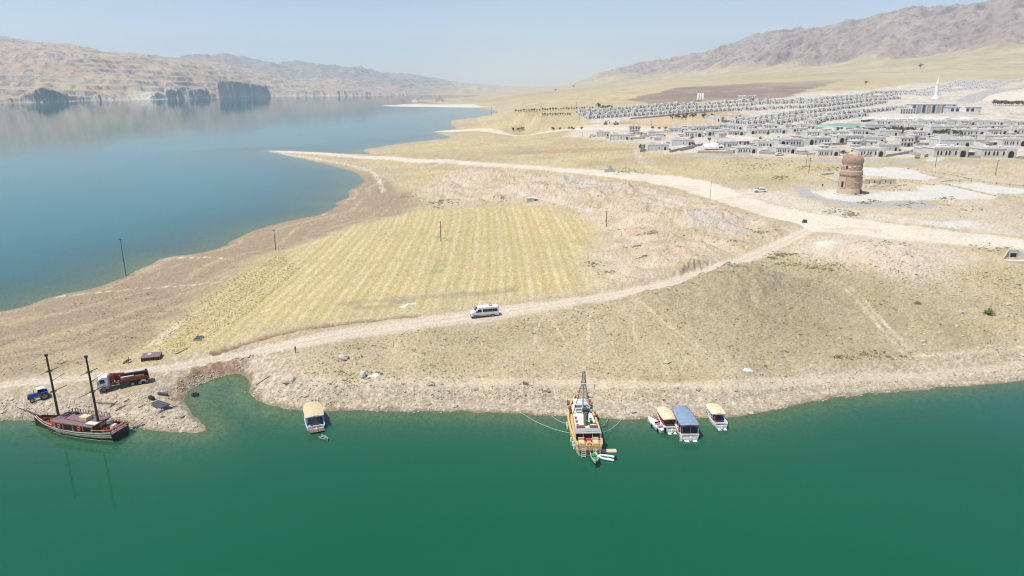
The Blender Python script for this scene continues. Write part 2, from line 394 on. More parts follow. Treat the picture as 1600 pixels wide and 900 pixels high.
def terrain(X, Y, cover=True, shape=None):
    """height and, if wanted, ground colour, roughness-of-ground and label of every point"""
    X = np.asarray(X, float); Y = np.asarray(Y, float)
    df, db = shore_d(X, Y)
    df = df + np.where(np.abs(df) < 20, .9 * fbm(X / 5, Y / 5, 3, 21), 0)
    db = db + np.where(np.abs(db) < 40, fbm(X / 12, Y / 12, 3, 22) * (1.0 + np.hypot(X, Y) * .002), 0)
    h = base_h(X, Y, df, db)
    land = (df > 0) & (db > 0)
    r = np.hypot(X, Y)
    az = np.degrees(np.arctan2(X, Y))
    near = 1 - sstep(1800, 2400, r)
    M = {k: polymask(k, X, Y) for k in POLYS}
    L = {k: linemask(k, X, Y) for k in LINES}
    road = np.maximum.reduce([M['gravel_road'], M['dirt_road'], L['shore_track'] * .7])
    paved = np.maximum.reduce([M['plaza1'], M['plaza2'], M['plaza3'], M['asphalt1'], M['asphalt_front'], M['street'], M['street2']])
    flat = np.maximum(road, paved)
    # heaps of dumped earth, the cut bank, small unevenness
    for (cx, cy_, s, hh) in DUMPS:
        m = np.nonzero((np.abs(X - cx) < s * 2) & (np.abs(Y - cy_) < s * 2.5))[0]
        if len(m):
            q = ((X[m] - cx) / s) ** 2 + ((Y[m] - cy_) / (s * 1.2)) ** 2
            h[m] += 1.35 * hh * np.exp(-q * 1.6) * (1 - flat[m]) * (1 + .5 * fbm(X[m] / 4, Y[m] / 4, 3, 31))
    bank = np.maximum(M['bare_bank'], M['red_inlet'])
    amp = (1 - flat) * (1 - M['stubble_field'] * .8) * (1 - M['mud'] * .8) * sstep(0, 6, np.minimum(df, db))
    h = h + near * amp * (.55 * fbm(X / 17, Y / 17, 3, 41) + .16 * fbm(X / 2.6, Y / 2.6, 3, 42) + bank * (1.6 * ridged((X + .5 * Y) / 13, Y / 19, 4, 43) - .95) + sstep(900, 1500, r) * 5 * fbm(X / 160, Y / 160, 3, 44))
    h = h - near * .9 * L['red_bank'] * (1 - road)
    h = h + near * sstep(1.5, 6, df) * (1 - sstep(7, 14, df)) * .10 * np.abs(fbm(X / .9, Y / .9, 2, 45)) * (df < 50)
    # far country: gullied mountain on the right, stepped limestone on the left
    far = 1 - near
    mtn = far * sstep(4, 9, az) * sstep(0, 75, h - np.interp(r, [2600, 2900, 4000, 5500, 7500], [215, 195, 140, 92, 66]))
    sa = (-.52 * X + .85 * Y); ta = (-.85 * X - .52 * Y)
    wx = 60 * fbm(X / 500, Y / 500, 3, 51)
    rg = ridged((sa + wx) / 330, ta / 1300, 5, 52, .55)
    h = h + mtn * (rg - .9) * 66 + mtn * 15 * fbm(X / 90, Y / 90, 4, 53)
    foot = far * sstep(2, 10, az) * (1 - mtn)
    h = h + foot * 5 * fbm(X / 260, Y / 260, 3, 54) * sstep(10, 60, h)
    lf = far * (1 - sstep(-6, 2, az)) * land
    lf2 = lf * (1 - sstep(5400, 6600, r))
    hn = h + lf * sstep(5, 60, h) * (38 * fbm(X / 420, Y / 420, 4, 61) + 13 * fbm(X / 80, Y / 80, 4, 62)) + lf * sstep(6300, 7200, r) * 60 * (ridged(X / 700, Y / 700, 4, 63) - .75)
    step = 27.0
    q = hn / step + .5 * fbm(X / 600, Y / 600, 2, 64) + .0022 * X
    fq = q - np.floor(q)
    ter = hn + step * (sstep(.55, .98, fq) - fq) * .9
    tk = lf2 * sstep(-.4, .1, fbm(X / 500, Y / 500, 2, 65) + .3 * (1 - sstep(100, 200, hn)))
    hn = hn + (ter - hn) * np.clip(tk, 0, 1) * sstep(6, 20, hn)
    # rock walls straight above the lake
    for (px, w, ch, dep) in [(14, 26, 20, 60), (70, 30, 60, 110), (40, 18, 30, 90), (140, 26, 20, 40), (168, 12, 12, 40), (273, 12, 54, 90), (310, 16, 54, 90), (332, 5, 26, 40), (350, 8, 96, 120), (372, 20, 92, 160), (402, 18, 80, 200), (256, 4, 20, 60), (483, 6, 28, 90), (498, 10, 36, 110), (542, 18, 40, 110), (600, 14, 12, 100), (640, 14, 10, 100)]:
        a0 = math.degrees(math.atan2((px - 800) / F, CP + 295 / F * SP))
        wa = w / F * 57.3 * .85
        t = (az - a0) / wa
        prof = (1 - sstep(.90, 1.04, np.abs(t) + .12 * pn(X / 40, Y / 90, 72))) * lf
        top = ch * (1 - (.55 if px < 100 else .12) * np.abs(t) ** 1.2 + .22 * np.round(3.2 * fbm(X / 75, Y / 500, 2, int(px))) / 3.2 + .05 * pn(X / 14, Y / 60, 73))
        d0 = db + 14 * fbm(X / 110, Y / 110, 2, 71)
        wall = (r > 2850) * top * sstep(4, 16, d0) * (1 - .75 * sstep(dep, dep + 750, d0))
        hn = np.where((prof > 0) & land, np.maximum(hn, wall * prof), hn)
    nz = fbm(az * .62 + 3.3, az * 0 + 7.7, 4, 66)
    d0 = db + 16 * fbm(X / 110, Y / 110, 2, 71)
    wall2 = (r > 2850) * lf2 * 62 * np.clip(nz + .24, 0, .75) * (1 + .35 * fbm(X / 60, Y / 200, 2, 67)) * sstep(3, 14, d0) * (1 - .9 * sstep(40, 330, d0)) * (1 - sstep(-6.5, -4, az))
    hn = np.where(land & (lf2 > 0), np.maximum(hn, wall2), hn)
    h = np.where(land, hn, h)
    h = np.where(land, np.maximum(h, .03), h)
    if not cover:
        return h
    # ---------------------------------------------------------------- colour of the ground, with shade painted on steep far cliffs
    def C(*c): return np.array(c)[None, :]
    n1 = fbm(X / 28, Y / 28, 4, 81); n2 = fbm(X / 6, Y / 6, 4, 82); n3 = fbm(X / 1.3, Y / 1.3, 3, 83); n4 = fbm(X / 110, Y / 110, 4, 84)
    n5 = pn(X / .5, Y / .5, 85)
    def mix(c, m, d): return c + (d - c) * np.clip(m, 0, 1)[:, None]
    col = np.repeat(C(.44, .365, .25), len(X), 0)
    grass = sstep(-.35, .4, n1 * .7 + n2 * .5 + .12)
    col = mix(col, grass * .8, C(.42, .34, .195))
    col = mix(col, sstep(.15, .6, n2 + n3 * .5) * .45, C(.26, .21, .13))
    col = mix(col, sstep(.25, .6, n3 * .8 + n2 * .3) * .4, C(.52, .44, .31))
    # farther plain: yellow dry grass
    pl = sstep(300, 450, r) * (1 - M['town'])
    yel = mix(np.repeat(C(.46, .385, .215), len(X), 0), sstep(-.15, .45, n4 + n1 * .4), C(.40, .315, .195))
    yel = mix(yel, sstep(.1, .5, n1) * .3, C(.34, .31, .16))
    col = mix(col, pl * .85, yel)
    rimmed = (1 - sstep(6, 30 + r * .02, db)) * (db < 200)
    col = mix(col, rimmed * sstep(250, 330, r) * .7, C(.40, .33, .25))
    # right hillside above the near shore
    blotch = sstep(.05, .45, fbm(X / 42, Y / 30, 3, 120) + .35 * n2) * near
    col = mix(col, blotch * .38, C(.30, .25, .155))
    col = mix(col, sstep(.1, .5, fbm(X / 24, Y / 18, 3, 121)) * .3 * near, C(.50, .43, .28))
    darkhill = np.exp(-(((X - LW['path9'][0][-1, 0] - 26) / 34) ** 2 + ((Y - LW['path9'][0][-1, 1] - 22) / 30) ** 2))
    col = mix(col, darkhill * (.55 + .3 * n2), C(.26, .215, .15))
    # mud flats on the lake side
    ds = db + 5 * fbm(X / 30, Y / 30, 3, 86)
    streak = fbm(ds / 4.5, (X + Y) / 90, 4, 87)
    mud = mix(np.repeat(C(.315, .245, .165), len(X), 0), sstep(0, .5, streak + .4 * n2) * .8, C(.43, .345, .215))
    mud = mix(mud, sstep(.1, .5, n2 + n3 * .6) * .5, C(.23, .175, .125))
    col = mix(col, M['mud'], mud)
    # stubble field with its drilled rows
    warp = .045 * Y + 2.2 * np.sin(Y / 58.0) + .9 * pn(X / 40, Y / 60, 88) + .0022 * np.minimum(X + 40, 0) ** 2
    ph = (X + warp) / 2.75
    rows_ = np.sin(2 * math.pi * ph) + .5 * np.sin(2 * math.pi * ph / 3.1 + 1)
    st = mix(np.repeat(C(.50, .398, .215), len(X), 0), sstep(-.4, 1.4, rows_ + n3 * 1.1 + n2 * .8) * .75, C(.40, .335, .135))
    st = mix(st, sstep(.55, 1.25, -rows_ + n2 * 1.0) * .55, C(.58, .49, .31))
    st = mix(st, sstep(.0, .5, n1 + .3 * n3) * .45, C(.42, .36, .195))
    st = mix(st, sstep(.25, .5, n3 * .7 + n2 * .35) * .55, C(.31, .265, .13))
    green = np.exp(-((X + 26) / 24) ** 2 - ((Y - 262) / 36) ** 2) + np.exp(-((X + 20) / 14) ** 2 - ((Y - 205) / 18) ** 2)
    st = mix(st, green * sstep(.05, .4, n2 + .3 * n3) * .6, C(.22, .25, .10))
    leftrough = 1 - sstep(-85, -55, X + .12 * (Y - 170))
    st = mix(st, leftrough * sstep(.0, .35, n3 + n2 * .4) * .5, C(.35, .29, .15))
    col = mix(col, M['stubble_field'], st)
    col = mix(col, L['dark_edge'] * .6 + L['dark_edge2'] * .5, C(.30, .25, .17))
    col = mix(col, np.maximum(L['field_edge'], L['field_edge2']) * (.30 + .5 * n2), C(.52, .44, .29))
    # bare earth, heaps and rubble
    bare = mix(np.repeat(C(.475, .365, .27), len(X), 0), sstep(.0, .5, n2 + n1 * .4) * .55, C(.38, .30, .20))
    bare = mix(bare, sstep(.15, .5, n3 + n2 * .5) * .5, C(.58, .49, .38))
    bare = mix(bare, sstep(.2, .6, -n1 + n3 * .4) * .5, C(.34, .285, .18))
    gul = ridged((X + .5 * Y) / 11, Y / 16, 4, 43)
    bare = mix(bare, sstep(.75, 1.35, gul) * .45, C(.60, .51, .40))
    bare = mix(bare, sstep(-.1, .5, n1 + .5 * n2) * .45, C(.36, .30, .17))
    bare = mix(bare, sstep(.3, .65, n3 * .9 - n2 * .4) * .5, C(.24, .19, .13))
    col = mix(col, M['bare_bank'] * .92, bare)
    pink = mix(np.repeat(C(.55, .455, .355), len(X), 0), sstep(.0, .5, n2 + .5 * n3) * .4, C(.45, .365, .27))
    col = mix(col, M['bare_mound'] * .95, pink)
    col = mix(col, M['flat_right'] * .75 * sstep(-.3, .3, n1 + .25), C(.52, .44, .33))
    col = mix(col, M['dirt_patch'] * .9, C(.54, .47, .375))
    col = mix(col, (M['grey_dump'] + M['grey_dump2']) * (.55 + n3 * .4), C(.42, .40, .36))
    col = mix(col, np.maximum(L['rubble1'], L['rubble2']) * .7, C(.55, .49, .41))
    col = mix(col, M['village_bare'] * .8, C(.56, .48, .38))
    col = mix(col, M['terrace_orange'] * .8, C(.52, .38, .26))
    tn = mix(np.repeat(C(.54, .49, .42), len(X), 0), sstep(-.1, .4, n1 + n2 * .5), C(.47, .435, .38))
    tn = mix(tn, sstep(.1, .45, n1 * .8 - n2 * .5) * .6, C(.38, .34, .20))
    col = mix(col, M['town'] * .9, tn)
    col = mix(col, M['brown_strip'] * .8, C(.36, .26, .17))
    col = mix(col, L['bench_front'] * .6, C(.42, .43, .36))
    # dark ploughed hill
    pw = mix(np.repeat(C(.215, .16, .135), len(X), 0), sstep(-.2, .5, n4), C(.29, .215, .17))
    col = mix(col, M['plowed'] * .95, pw)
    # far mountain, foothills and left hills
    fh = mix(np.repeat(C(.42, .355, .22), len(X), 0), sstep(-.3, .5, fbm(X / 600, Y / 250, 4, 91)), C(.35, .30, .185))
    fh = mix(fh, sstep(.1, .5, fbm(X / 200, Y / 90, 4, 92)) * .5, C(.47, .40, .26))
    col = mix(col, far * (1 - sstep(-8, 2, az) * 0) * (az > -4), fh)
    mr = mix(np.repeat(C(.27, .22, .195), len(X), 0), sstep(-.2, .5, fbm(sa / 140, ta / 500, 4, 93)), C(.34, .285, .24))
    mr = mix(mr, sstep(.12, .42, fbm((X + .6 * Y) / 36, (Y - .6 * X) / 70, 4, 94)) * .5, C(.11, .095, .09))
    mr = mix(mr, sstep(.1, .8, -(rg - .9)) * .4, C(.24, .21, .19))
    col = mix(col, mtn * sstep(-.2, .5, mtn - .3 + .4 * fbm(X / 220, Y / 220, 3, 95)), mr)
    lh = mix(np.repeat(C(.40, .285, .19), len(X), 0), sstep(-.3, .4, fbm(X / 500, Y / 500, 4, 96)), C(.43, .335, .20))
    rock = sstep(-.05, .3, fbm(X / 300, Y / 300, 3, 97) + .25 * (1 - sstep(60, 170, h)))
    strat = fbm((h + 10 * fbm(X / 300, Y / 300, 2, 98)) / 9, X / 900, 3, 99)
    lr = mix(np.repeat(C(.42, .325, .25), len(X), 0), sstep(-.1, .3, strat) * .85, C(.20, .15, .125))
    lr = mix(lr, sstep(.2, .5, fbm(X / 40, Y / 40, 3, 100)) * .45, C(.50, .43, .36))
    lh = mix(lh, rock * .85, lr)
    lh = mix(lh, sstep(.14, .42, fbm(X / 70, Y / 38, 4, 101)) * .7, C(.13, .11, .09))
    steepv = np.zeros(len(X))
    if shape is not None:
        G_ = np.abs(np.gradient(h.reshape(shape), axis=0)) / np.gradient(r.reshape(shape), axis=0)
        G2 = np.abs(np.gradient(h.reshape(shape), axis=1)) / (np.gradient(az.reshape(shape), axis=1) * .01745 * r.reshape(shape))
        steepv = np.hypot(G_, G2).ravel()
    lh = mix(lh, sstep(.9, 2.2, steepv) * .85, C(.105, .10, .10))  # steep cliff faces painted near-black to stand in for their shade
    cream = np.exp(-((az - math.degrees(math.atan2((245 - 800) / F, 1))) / 1.1) ** 2) * (1 - sstep(40, 160, db))
    lh = mix(lh, cream * 1.2, C(.60, .52, .40))
    lh = mix(lh, sstep(6500, 7300, r) * .75, C(.25, .23, .21))
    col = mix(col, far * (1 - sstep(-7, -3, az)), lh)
    # the lake's edges
    rim = np.minimum(df, np.where(db < 0, 99, db))
    peb = mix(np.repeat(C(.42, .35, .26), len(X), 0), sstep(.0, .35, n3 * .7 + n5 * .5) * .7, C(.54, .47, .37))
    peb = mix(peb, sstep(.1, .4, -n3 * .6 - n5 * .6 + n2 * .2) * .7, C(.30, .245, .175))
    col = mix(col, (1 - sstep(6, 13, df + 3 * n2)) * (df < 50) * .85 * (1 - M['red_inlet']), peb)
    stepl = fbm(df / 1.1 + .6 * n2, (X + Y) / 60, 2, 130)
    col = mix(col, (1 - sstep(5, 10, df)) * (df > 0) * (df < 50) * sstep(.1, .4, stepl) * .5, C(.31, .255, .185))
    redc = mix(np.repeat(C(.27, .165, .115), len(X), 0), sstep(.0, .4, n3 + n5 * .4) * .7, C(.42, .33, .25))
    col = mix(col, M['red_inlet'] * .95, redc)
    col = mix(col, L['red_bank'], C(.235, .14, .10))
    wl = (1 - sstep(.2, 1.5, df + .8 * n3 + .5 * n2)) * (df < 50) * sstep(-2.5, -.6, df)
    col = mix(col, wl * .85, C(.22, .17, .115))
    wl2 = (1 - sstep(.3, 1.5 + r * .008, db)) * (r < 600)
    col = mix(col, wl2 * .55, C(.25, .17, .13))
    cliffrim = far * (1 - sstep(2, 14, db)) * (az < -3)
    col = mix(col, cliffrim * .6, C(.55, .49, .40))
    for k in ('drift1', 'drift2', 'drift3', 'drift4', 'edge_white', 'spit_rim'):
        col = mix(col, L[k] * (.5 + n3), C(.62, .55, .43))
    for k in ('path1', 'path2', 'path3', 'path4', 'path5', 'path6', 'path7', 'path8', 'path9', 'village_path'):
        col = mix(col, L[k] * (.55 + .5 * n2), C(.55, .465, .345))
    col = mix(col, L['shore_track'] * (.75 + .2 * n2), C(.53, .445, .325))
    # roads and paving
    rd = line_dist(RUT, X, Y, 4.0)
    dr = mix(np.repeat(C(.56, .47, .375), len(X), 0), sstep(.0, .5, n2 + .4 * n3) * .45, C(.47, .39, .305))
    dr = mix(dr, np.exp(-((rd - 1.05) / .38) ** 2) * .5, C(.64, .55, .445))
    dr = mix(dr, np.exp(-(rd / .45) ** 2) * .45 + sstep(1.9, 3.0, rd) * (.3 + .5 * n2), C(.44, .365, .275))
    col = mix(col, M['dirt_road'] * .96, dr)
    gr = mix(np.repeat(C(.63, .56, .455), len(X), 0), sstep(-.1, .5, n2 + n1) * .5, C(.48, .41, .32))
    gr = mix(gr, (1 - sstep(300, 420, r)) * 0 + sstep(360, 420, r) * (X < 60) * .2, C(.50, .455, .39))
    col = mix(col, M['gravel_road'] * .97, gr)
    col = mix(col, M['far_spit'], C(.60, .55, .47))
    col = mix(col, M['white_spit2'] * .8, C(.64, .57, .46))
    col = mix(col, M['white_cut'], C(.58, .53, .45))
    col = mix(col, M['grey_pond'] * (.75 + .4 * n2), C(.56, .54, .50))
    col = mix(col, np.maximum.reduce([M['plaza1'], M['plaza2'], M['plaza3']]), C(.56, .53, .48) * (1 + .05 * n2[:, None]))
    col = mix(col, M['mosque_lot'] * .7, C(.55, .51, .45))
    col = mix(col, M['white_terrace'] * .8, C(.63, .56, .46))
    asph = C(.36, .345, .335) * (1 + .1 * n2[:, None])
    col = mix(col, np.maximum.reduce([M['asphalt1'], M['asphalt_front'], M['school_road']]) * .9, asph)
    col = mix(col, np.maximum(M['street'], M['street2']) * .85, C(.52, .48, .43))
    under = np.maximum(sstep(0, -2.5, df), sstep(0, -10, db) * (r < 700))
    col = mix(col, (under > 0) * .55, C(.33, .29, .19))
    rough_ = near * (1 - flat * .75)
    spk = fbm(X / .75, Y / .75, 2, 111) + .5 * n3
    col = mix(col, sstep(.28, .62, spk) * .45 * rough_ * land, C(.185, .15, .10))
    col = np.clip(col * (1 + (.22 * n5 + .20 * n3 + .12 * n2) * rough_)[:, None], .02, .9)
    lab = np.zeros(len(X), np.int32)
    lab[M['stubble_field'] > .5] = 1
    lab[M['gravel_road'] > .5] = 2
    lab[M['dirt_road'] > .5] = 3
    lab[(M['plaza1'] > .5) | (M['plaza2'] > .5) | (M['plaza3'] > .5)] = 4
    lab[(M['asphalt1'] > .5) | (M['asphalt_front'] > .5) | (M['street'] > .5) | (M['street2'] > .5) | (M['school_road'] > .5)] = 5
    lab[(lab == 0) & land & (df < 9) & (M['mud'] < .5) & (r < 500)] = 6
    lab[(lab == 0) & (M['mud'] > .5)] = 7
    lab[(lab == 0) & (M['plowed'] > .5)] = 8
    gr_h = h
    return gr_h, col, lab, df, db

def ground_z(x, y):
    return float(terrain(np.array([x]), np.array([y]), False)[0])

def gp(px, py):
    """a point of the ground from a pixel, on the finished terrain"""
    x, y = ground_px([(px, py)])[0]
    v = (py - 450) / F; u = (px - 800) / F
    D = y / (CP - v * SP)
    Ds = np.linspace(D * .93, D * 1.07, 160)
    X = u * Ds; Y = (CP - v * SP) * Ds; Z = CAM_Z - Ds * (SP + v * CP)
    H = terrain(X, Y, False)
    b = np.nonzero(Z < H)[0]
    k = b[0] if len(b) else 80
    return Vector((X[k], Y[k], float(max(H[k], 0))))

def gps(pts):
    """many pixels -> points on the terrain (fast)"""
    P = ground_px(pts)
    H = terrain(P[:, 0], P[:, 1], False)
    return [Vector((P[i, 0], P[i, 1], H[i])) for i in range(len(P))]

# ------------------------------------------------------------------ materials of the land
def new_mat(name):
    m = bpy.data.materials.new(name)
    m.use_nodes = True
    nt = m.node_tree
    return m, nt, nt.nodes["Principled BSDF"], nt.links

def node(nt, t, **kw):
    n = nt.nodes.new(t)
    for k, v in kw.items():
        setattr(n, k, v)
    return n

def land_material(name, scale, bump, dist, var):
    m, nt, b, lk = new_mat(name)
    at_ = node(nt, "ShaderNodeAttribute", attribute_name="cover")
    tc = node(nt, "ShaderNodeTexCoord")
    n1 = node(nt, "ShaderNodeTexNoise"); n1.inputs["Scale"].default_value = scale; n1.inputs["Detail"].default_value = 6; n1.inputs["Roughness"].default_value = .65
    lk.new(tc.outputs["Object"], n1.inputs["Vector"])
    mr = node(nt, "ShaderNodeMapRange"); mr.inputs["From Min"].default_value = .3; mr.inputs["From Max"].default_value = .7
    mr.inputs["To Min"].default_value = 1 - var; mr.inputs["To Max"].default_value = 1 + var
    lk.new(n1.outputs["Fac"], mr.inputs["Value"])
    mul = node(nt, "ShaderNodeVectorMath", operation='SCALE')
    lk.new(at_.outputs["Color"], mul.inputs[0]); lk.new(mr.outputs[0], mul.inputs["Scale"])
    lk.new(mul.outputs[0], b.inputs["Base Color"])
    b.inputs["Roughness"].default_value = .95
    b.inputs["Specular IOR Level"].default_value = .1
    bp = node(nt, "ShaderNodeBump"); bp.inputs["Strength"].default_value = bump; bp.inputs["Distance"].default_value = dist
    lk.new(n1.outputs["Fac"], bp.inputs["Height"]); lk.new(bp.outputs[0], b.inputs["Normal"])
    return m

MAT_NEAR = land_material("dry_earth", 1.9, .8, .34, .30)
MAT_FAR = land_material("hill_rock", .018, .9, 16.0, .16)

def water_material():
    m = bpy.data.materials.new("lake_water"); m.use_nodes = True
    nt = m.node_tree; lk = nt.links
    for n in list(nt.nodes): nt.nodes.remove(n)
    out = node(nt, "ShaderNodeOutputMaterial")
    at_ = node(nt, "ShaderNodeAttribute", attribute_name="depth")
    body = node(nt, "ShaderNodeBsdfDiffuse")
    tint = node(nt, "ShaderNodeAttribute", attribute_name="tint")
    tc0 = node(nt, "ShaderNodeTexCoord")
    nn = node(nt, "ShaderNodeTexNoise"); nn.inputs["Scale"].default_value = .012; nn.inputs["Detail"].default_value = 3
    lk.new(tc0.outputs["Object"], nn.inputs["Vector"])
    mrn = node(nt, "ShaderNodeMapRange"); mrn.inputs["To Min"].default_value = .88; mrn.inputs["To Max"].default_value = 1.12
    lk.new(nn.outputs["Fac"], mrn.inputs["Value"])
    sc = node(nt, "ShaderNodeVectorMath", operation='SCALE')
    lk.new(tint.outputs["Color"], sc.inputs[0]); lk.new(mrn.outputs[0], sc.inputs["Scale"])
    lk.new(sc.outputs[0], body.inputs["Color"])
    tr = node(nt, "ShaderNodeBsdfTransparent"); tr.inputs[0].default_value = (.62, .80, .66, 1)
    mixd = node(nt, "ShaderNodeMixShader")
    ex = node(nt, "ShaderNodeMath", operation='MULTIPLY'); ex.inputs[1].default_value = -.95
    lk.new(at_.outputs["Fac"], ex.inputs[0])
    ee = node(nt, "ShaderNodeMath", operation='EXPONENT'); lk.new(ex.outputs[0], ee.inputs[0])
    lk.new(ee.outputs[0], mixd.inputs[0]); lk.new(body.outputs[0], mixd.inputs[1]); lk.new(tr.outputs[0], mixd.inputs[2])
    gl = node(nt, "ShaderNodeBsdfGlossy"); gl.inputs["Roughness"].default_value = .03
    fr = node(nt, "ShaderNodeFresnel"); fr.inputs["IOR"].default_value = 1.333
    mp = node(nt, "ShaderNodeMapping"); mp.inputs["Scale"].default_value = (.55, .9, .7)
    n1 = node(nt, "ShaderNodeTexNoise"); n1.inputs["Scale"].default_value = .8; n1.inputs["Detail"].default_value = 3
    lk.new(tc0.outputs["Object"], mp.inputs["Vector"]); lk.new(mp.outputs[0], n1.inputs["Vector"])
    bp = node(nt, "ShaderNodeBump"); bp.inputs["Strength"].default_value = .13; bp.inputs["Distance"].default_value = .12
    lk.new(n1.outputs["Fac"], bp.inputs["Height"])
    lk.new(bp.outputs[0], gl.inputs["Normal"])
    mx = node(nt, "ShaderNodeMixShader")
    lk.new(fr.outputs[0], mx.inputs[0]); lk.new(mixd.outputs[0], mx.inputs[1]); lk.new(gl.outputs[0], mx.inputs[2])
    lk.new(mx.outputs[0], out.inputs["Surface"])
    return m
MAT_WATER = water_material()

# ------------------------------------------------------------------ building the sheets
def make_sheet(name, V, Q, mat, attrs, kind='structure', normals=None):
    me = bpy.data.meshes.new(name)
    me.vertices.add(len(V)); me.vertices.foreach_set("co", np.ascontiguousarray(V, np.float32).ravel())
    me.loops.add(len(Q) * 4); me.loops.foreach_set("vertex_index", np.ascontiguousarray(Q, np.int32).ravel())
    me.polygons.add(len(Q))
    me.polygons.foreach_set("loop_start", np.arange(0, len(Q) * 4, 4, dtype=np.int32))
    me.polygons.foreach_set("loop_total", np.full(len(Q), 4, np.int32))
    me.update(calc_edges=True)
    me.polygons.foreach_set("use_smooth", np.ones(len(Q), bool))
    for k, a in attrs.items():
        if a.ndim == 2:
            ca_ = me.color_attributes.new(k, 'FLOAT_COLOR', 'POINT')
            ca_.data.foreach_set("color", np.concatenate([a, np.ones((len(a), 1))], 1).astype(np.float32).ravel())
        else:
            t = me.attributes.new(k, 'FLOAT', 'POINT'); t.data.foreach_set("value", a.astype(np.float32))
    if normals is not None:
        me.normals_split_custom_set_from_vertices(normals.astype(np.float32))
    me.materials.append(mat)
    o = bpy.data.objects.new(name, me); COL.objects.link(o)
    o["kind"] = kind
    return o

def polar_grid(az, rr):
    A, R = np.meshgrid(np.radians(az), rr)
    return (np.sin(A) * R).ravel(), (np.cos(A) * R).ravel(), len(az), len(rr)

def quads(na, nr):
    i = np.arange(nr - 1)[:, None] * na + np.arange(na - 1)[None]
    i = i.ravel()
    return np.stack([i, i + 1, i + na + 1, i + na], 1)

def vnormals(X, Y, H, na, nr):
    P = np.stack([X, Y, H], 1).reshape(nr, na, 3)
    du = np.gradient(P, axis=1); dv = np.gradient(P, axis=0)
    n = np.cross(du, dv)
    n /= np.linalg.norm(n, axis=2, keepdims=True) + 1e-12
    n[n[..., 2] < 0] *= -1
    return n.reshape(-1, 3)

def build_land():
    az = np.concatenate([np.linspace(-62, -40, 40, endpoint=False), np.linspace(-40, 40, 960), np.linspace(40.6, 62, 40)])
    rr = [74.0]
    while rr[-1] < 2600:
        r = rr[-1]
        rr.append(r + min(max(.27, r * r / 33000.0), 6.5))
    rr = np.array(rr)
    X, Y, na, nr = polar_grid(az, rr)
    H, col, lab, df, db = terrain(X, Y)
    Q = quads(na, nr)
    nor = vnormals(X, Y, H, na, nr)
    V = np.stack([X, Y, H], 1)
    hq = H[Q].max(1)
    keep = hq > -7.5
    lq = np.median(lab[Q], axis=1).astype(int)
    names = ['ground', 'stubble_field', 'gravel_road', 'dirt_road', 'pavement', 'asphalt_road', 'shore', 'mud_flat', 'ploughed_hill']
    for k, nme in enumerate(names):
        f = Q[keep & (lq == k)]
        if not len(f): continue
        u, inv = np.unique(f, return_inverse=True)
        make_sheet(nme, V[u], inv.reshape(f.shape), MAT_NEAR, {'cover': col[u]}, normals=nor[u])
    # lake: a level sheet wherever the bed lies below it, on the same grid
    wq = Q[H[Q].min(1) < .02]
    wq = wq[::1]
    u, inv = np.unique(wq, return_inverse=True)
    # far country
    az2 = np.concatenate([np.linspace(-52, -38.5, 40, endpoint=False), np.linspace(-38.5, 39, 980), np.linspace(39.6, 52, 40)])
    rr2 = [2600.0]
    while rr2[-1] < 11500:
        r = rr2[-1]
        rr2.append(r + 7 + (r - 2600) * .0055)
    X2, Y2, na2, nr2 = polar_grid(az2, np.array(rr2))
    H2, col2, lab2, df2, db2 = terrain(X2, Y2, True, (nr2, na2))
    Q2 = quads(na2, nr2)
    nor2 = vnormals(X2, Y2, H2, na2, nr2)
    V2 = np.stack([X2, Y2, H2], 1)
    keep2 = H2[Q2].max(1) > -3
    side = np.degrees(np.arctan2(X2, Y2))[Q2].mean(1) > 2.2
    for nme, sel in (('hills', ~side), ('mountain', side)):
        f = Q2[keep2 & sel]
        u2, inv2 = np.unique(f, return_inverse=True)
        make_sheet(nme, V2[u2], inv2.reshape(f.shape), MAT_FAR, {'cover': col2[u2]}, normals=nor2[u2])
    # water: coarser sheet, depth from the bed
    return

def build_water():
    azw = np.concatenate([np.linspace(-85, -41, 50, endpoint=False), np.linspace(-41, 41, 500), np.linspace(42, 85, 50)])
    rw = [4.0]
    while rw[-1] < 11800:
        r = rw[-1]
        st = 4 if r < 70 else min(max(.5, r * r / 16000.0), 60)
        rw.append(r + st)
    X, Y, na, nr = polar_grid(azw, np.array(rw))
    H = terrain(X, Y, False)
    Q = quads(na, nr)
    Q = Q[H[Q].min(1) < .05]
    u, inv = np.unique(Q, return_inverse=True)
    V = np.stack([X[u], Y[u], np.zeros(len(u))], 1)
    dep = np.clip(-H[u], 0, 9)
    dfu, dbu = shore_d(X[u], Y[u])
    bk = (dbu < 0) & (np.hypot(X[u], Y[u]) < 900)
    lake = sstep(120, 250, np.hypot(X[u], Y[u]))
    tint = np.array([[.0065, .086, .042]]) * (1 - lake[:, None]) + np.array([[.022, .155, .165]]) * lake[:, None]
    sh = np.exp(-dep / 1.6)[:, None] * .55
    tint = tint * (1 - sh) + np.where(bk[:, None], np.array([[.085, .10, .10]]), np.array([[.085, .21, .135]])) * sh
    dep = np.where(bk, dep * .5, dep)
    make_sheet('lake_water', V, inv.reshape(Q.shape), MAT_WATER, {'depth': dep, 'tint': tint})

import time as _t
_t0 = _t.time()
build_land(); print("land", _t.time() - _t0)
build_water(); print("water", _t.time() - _t0)

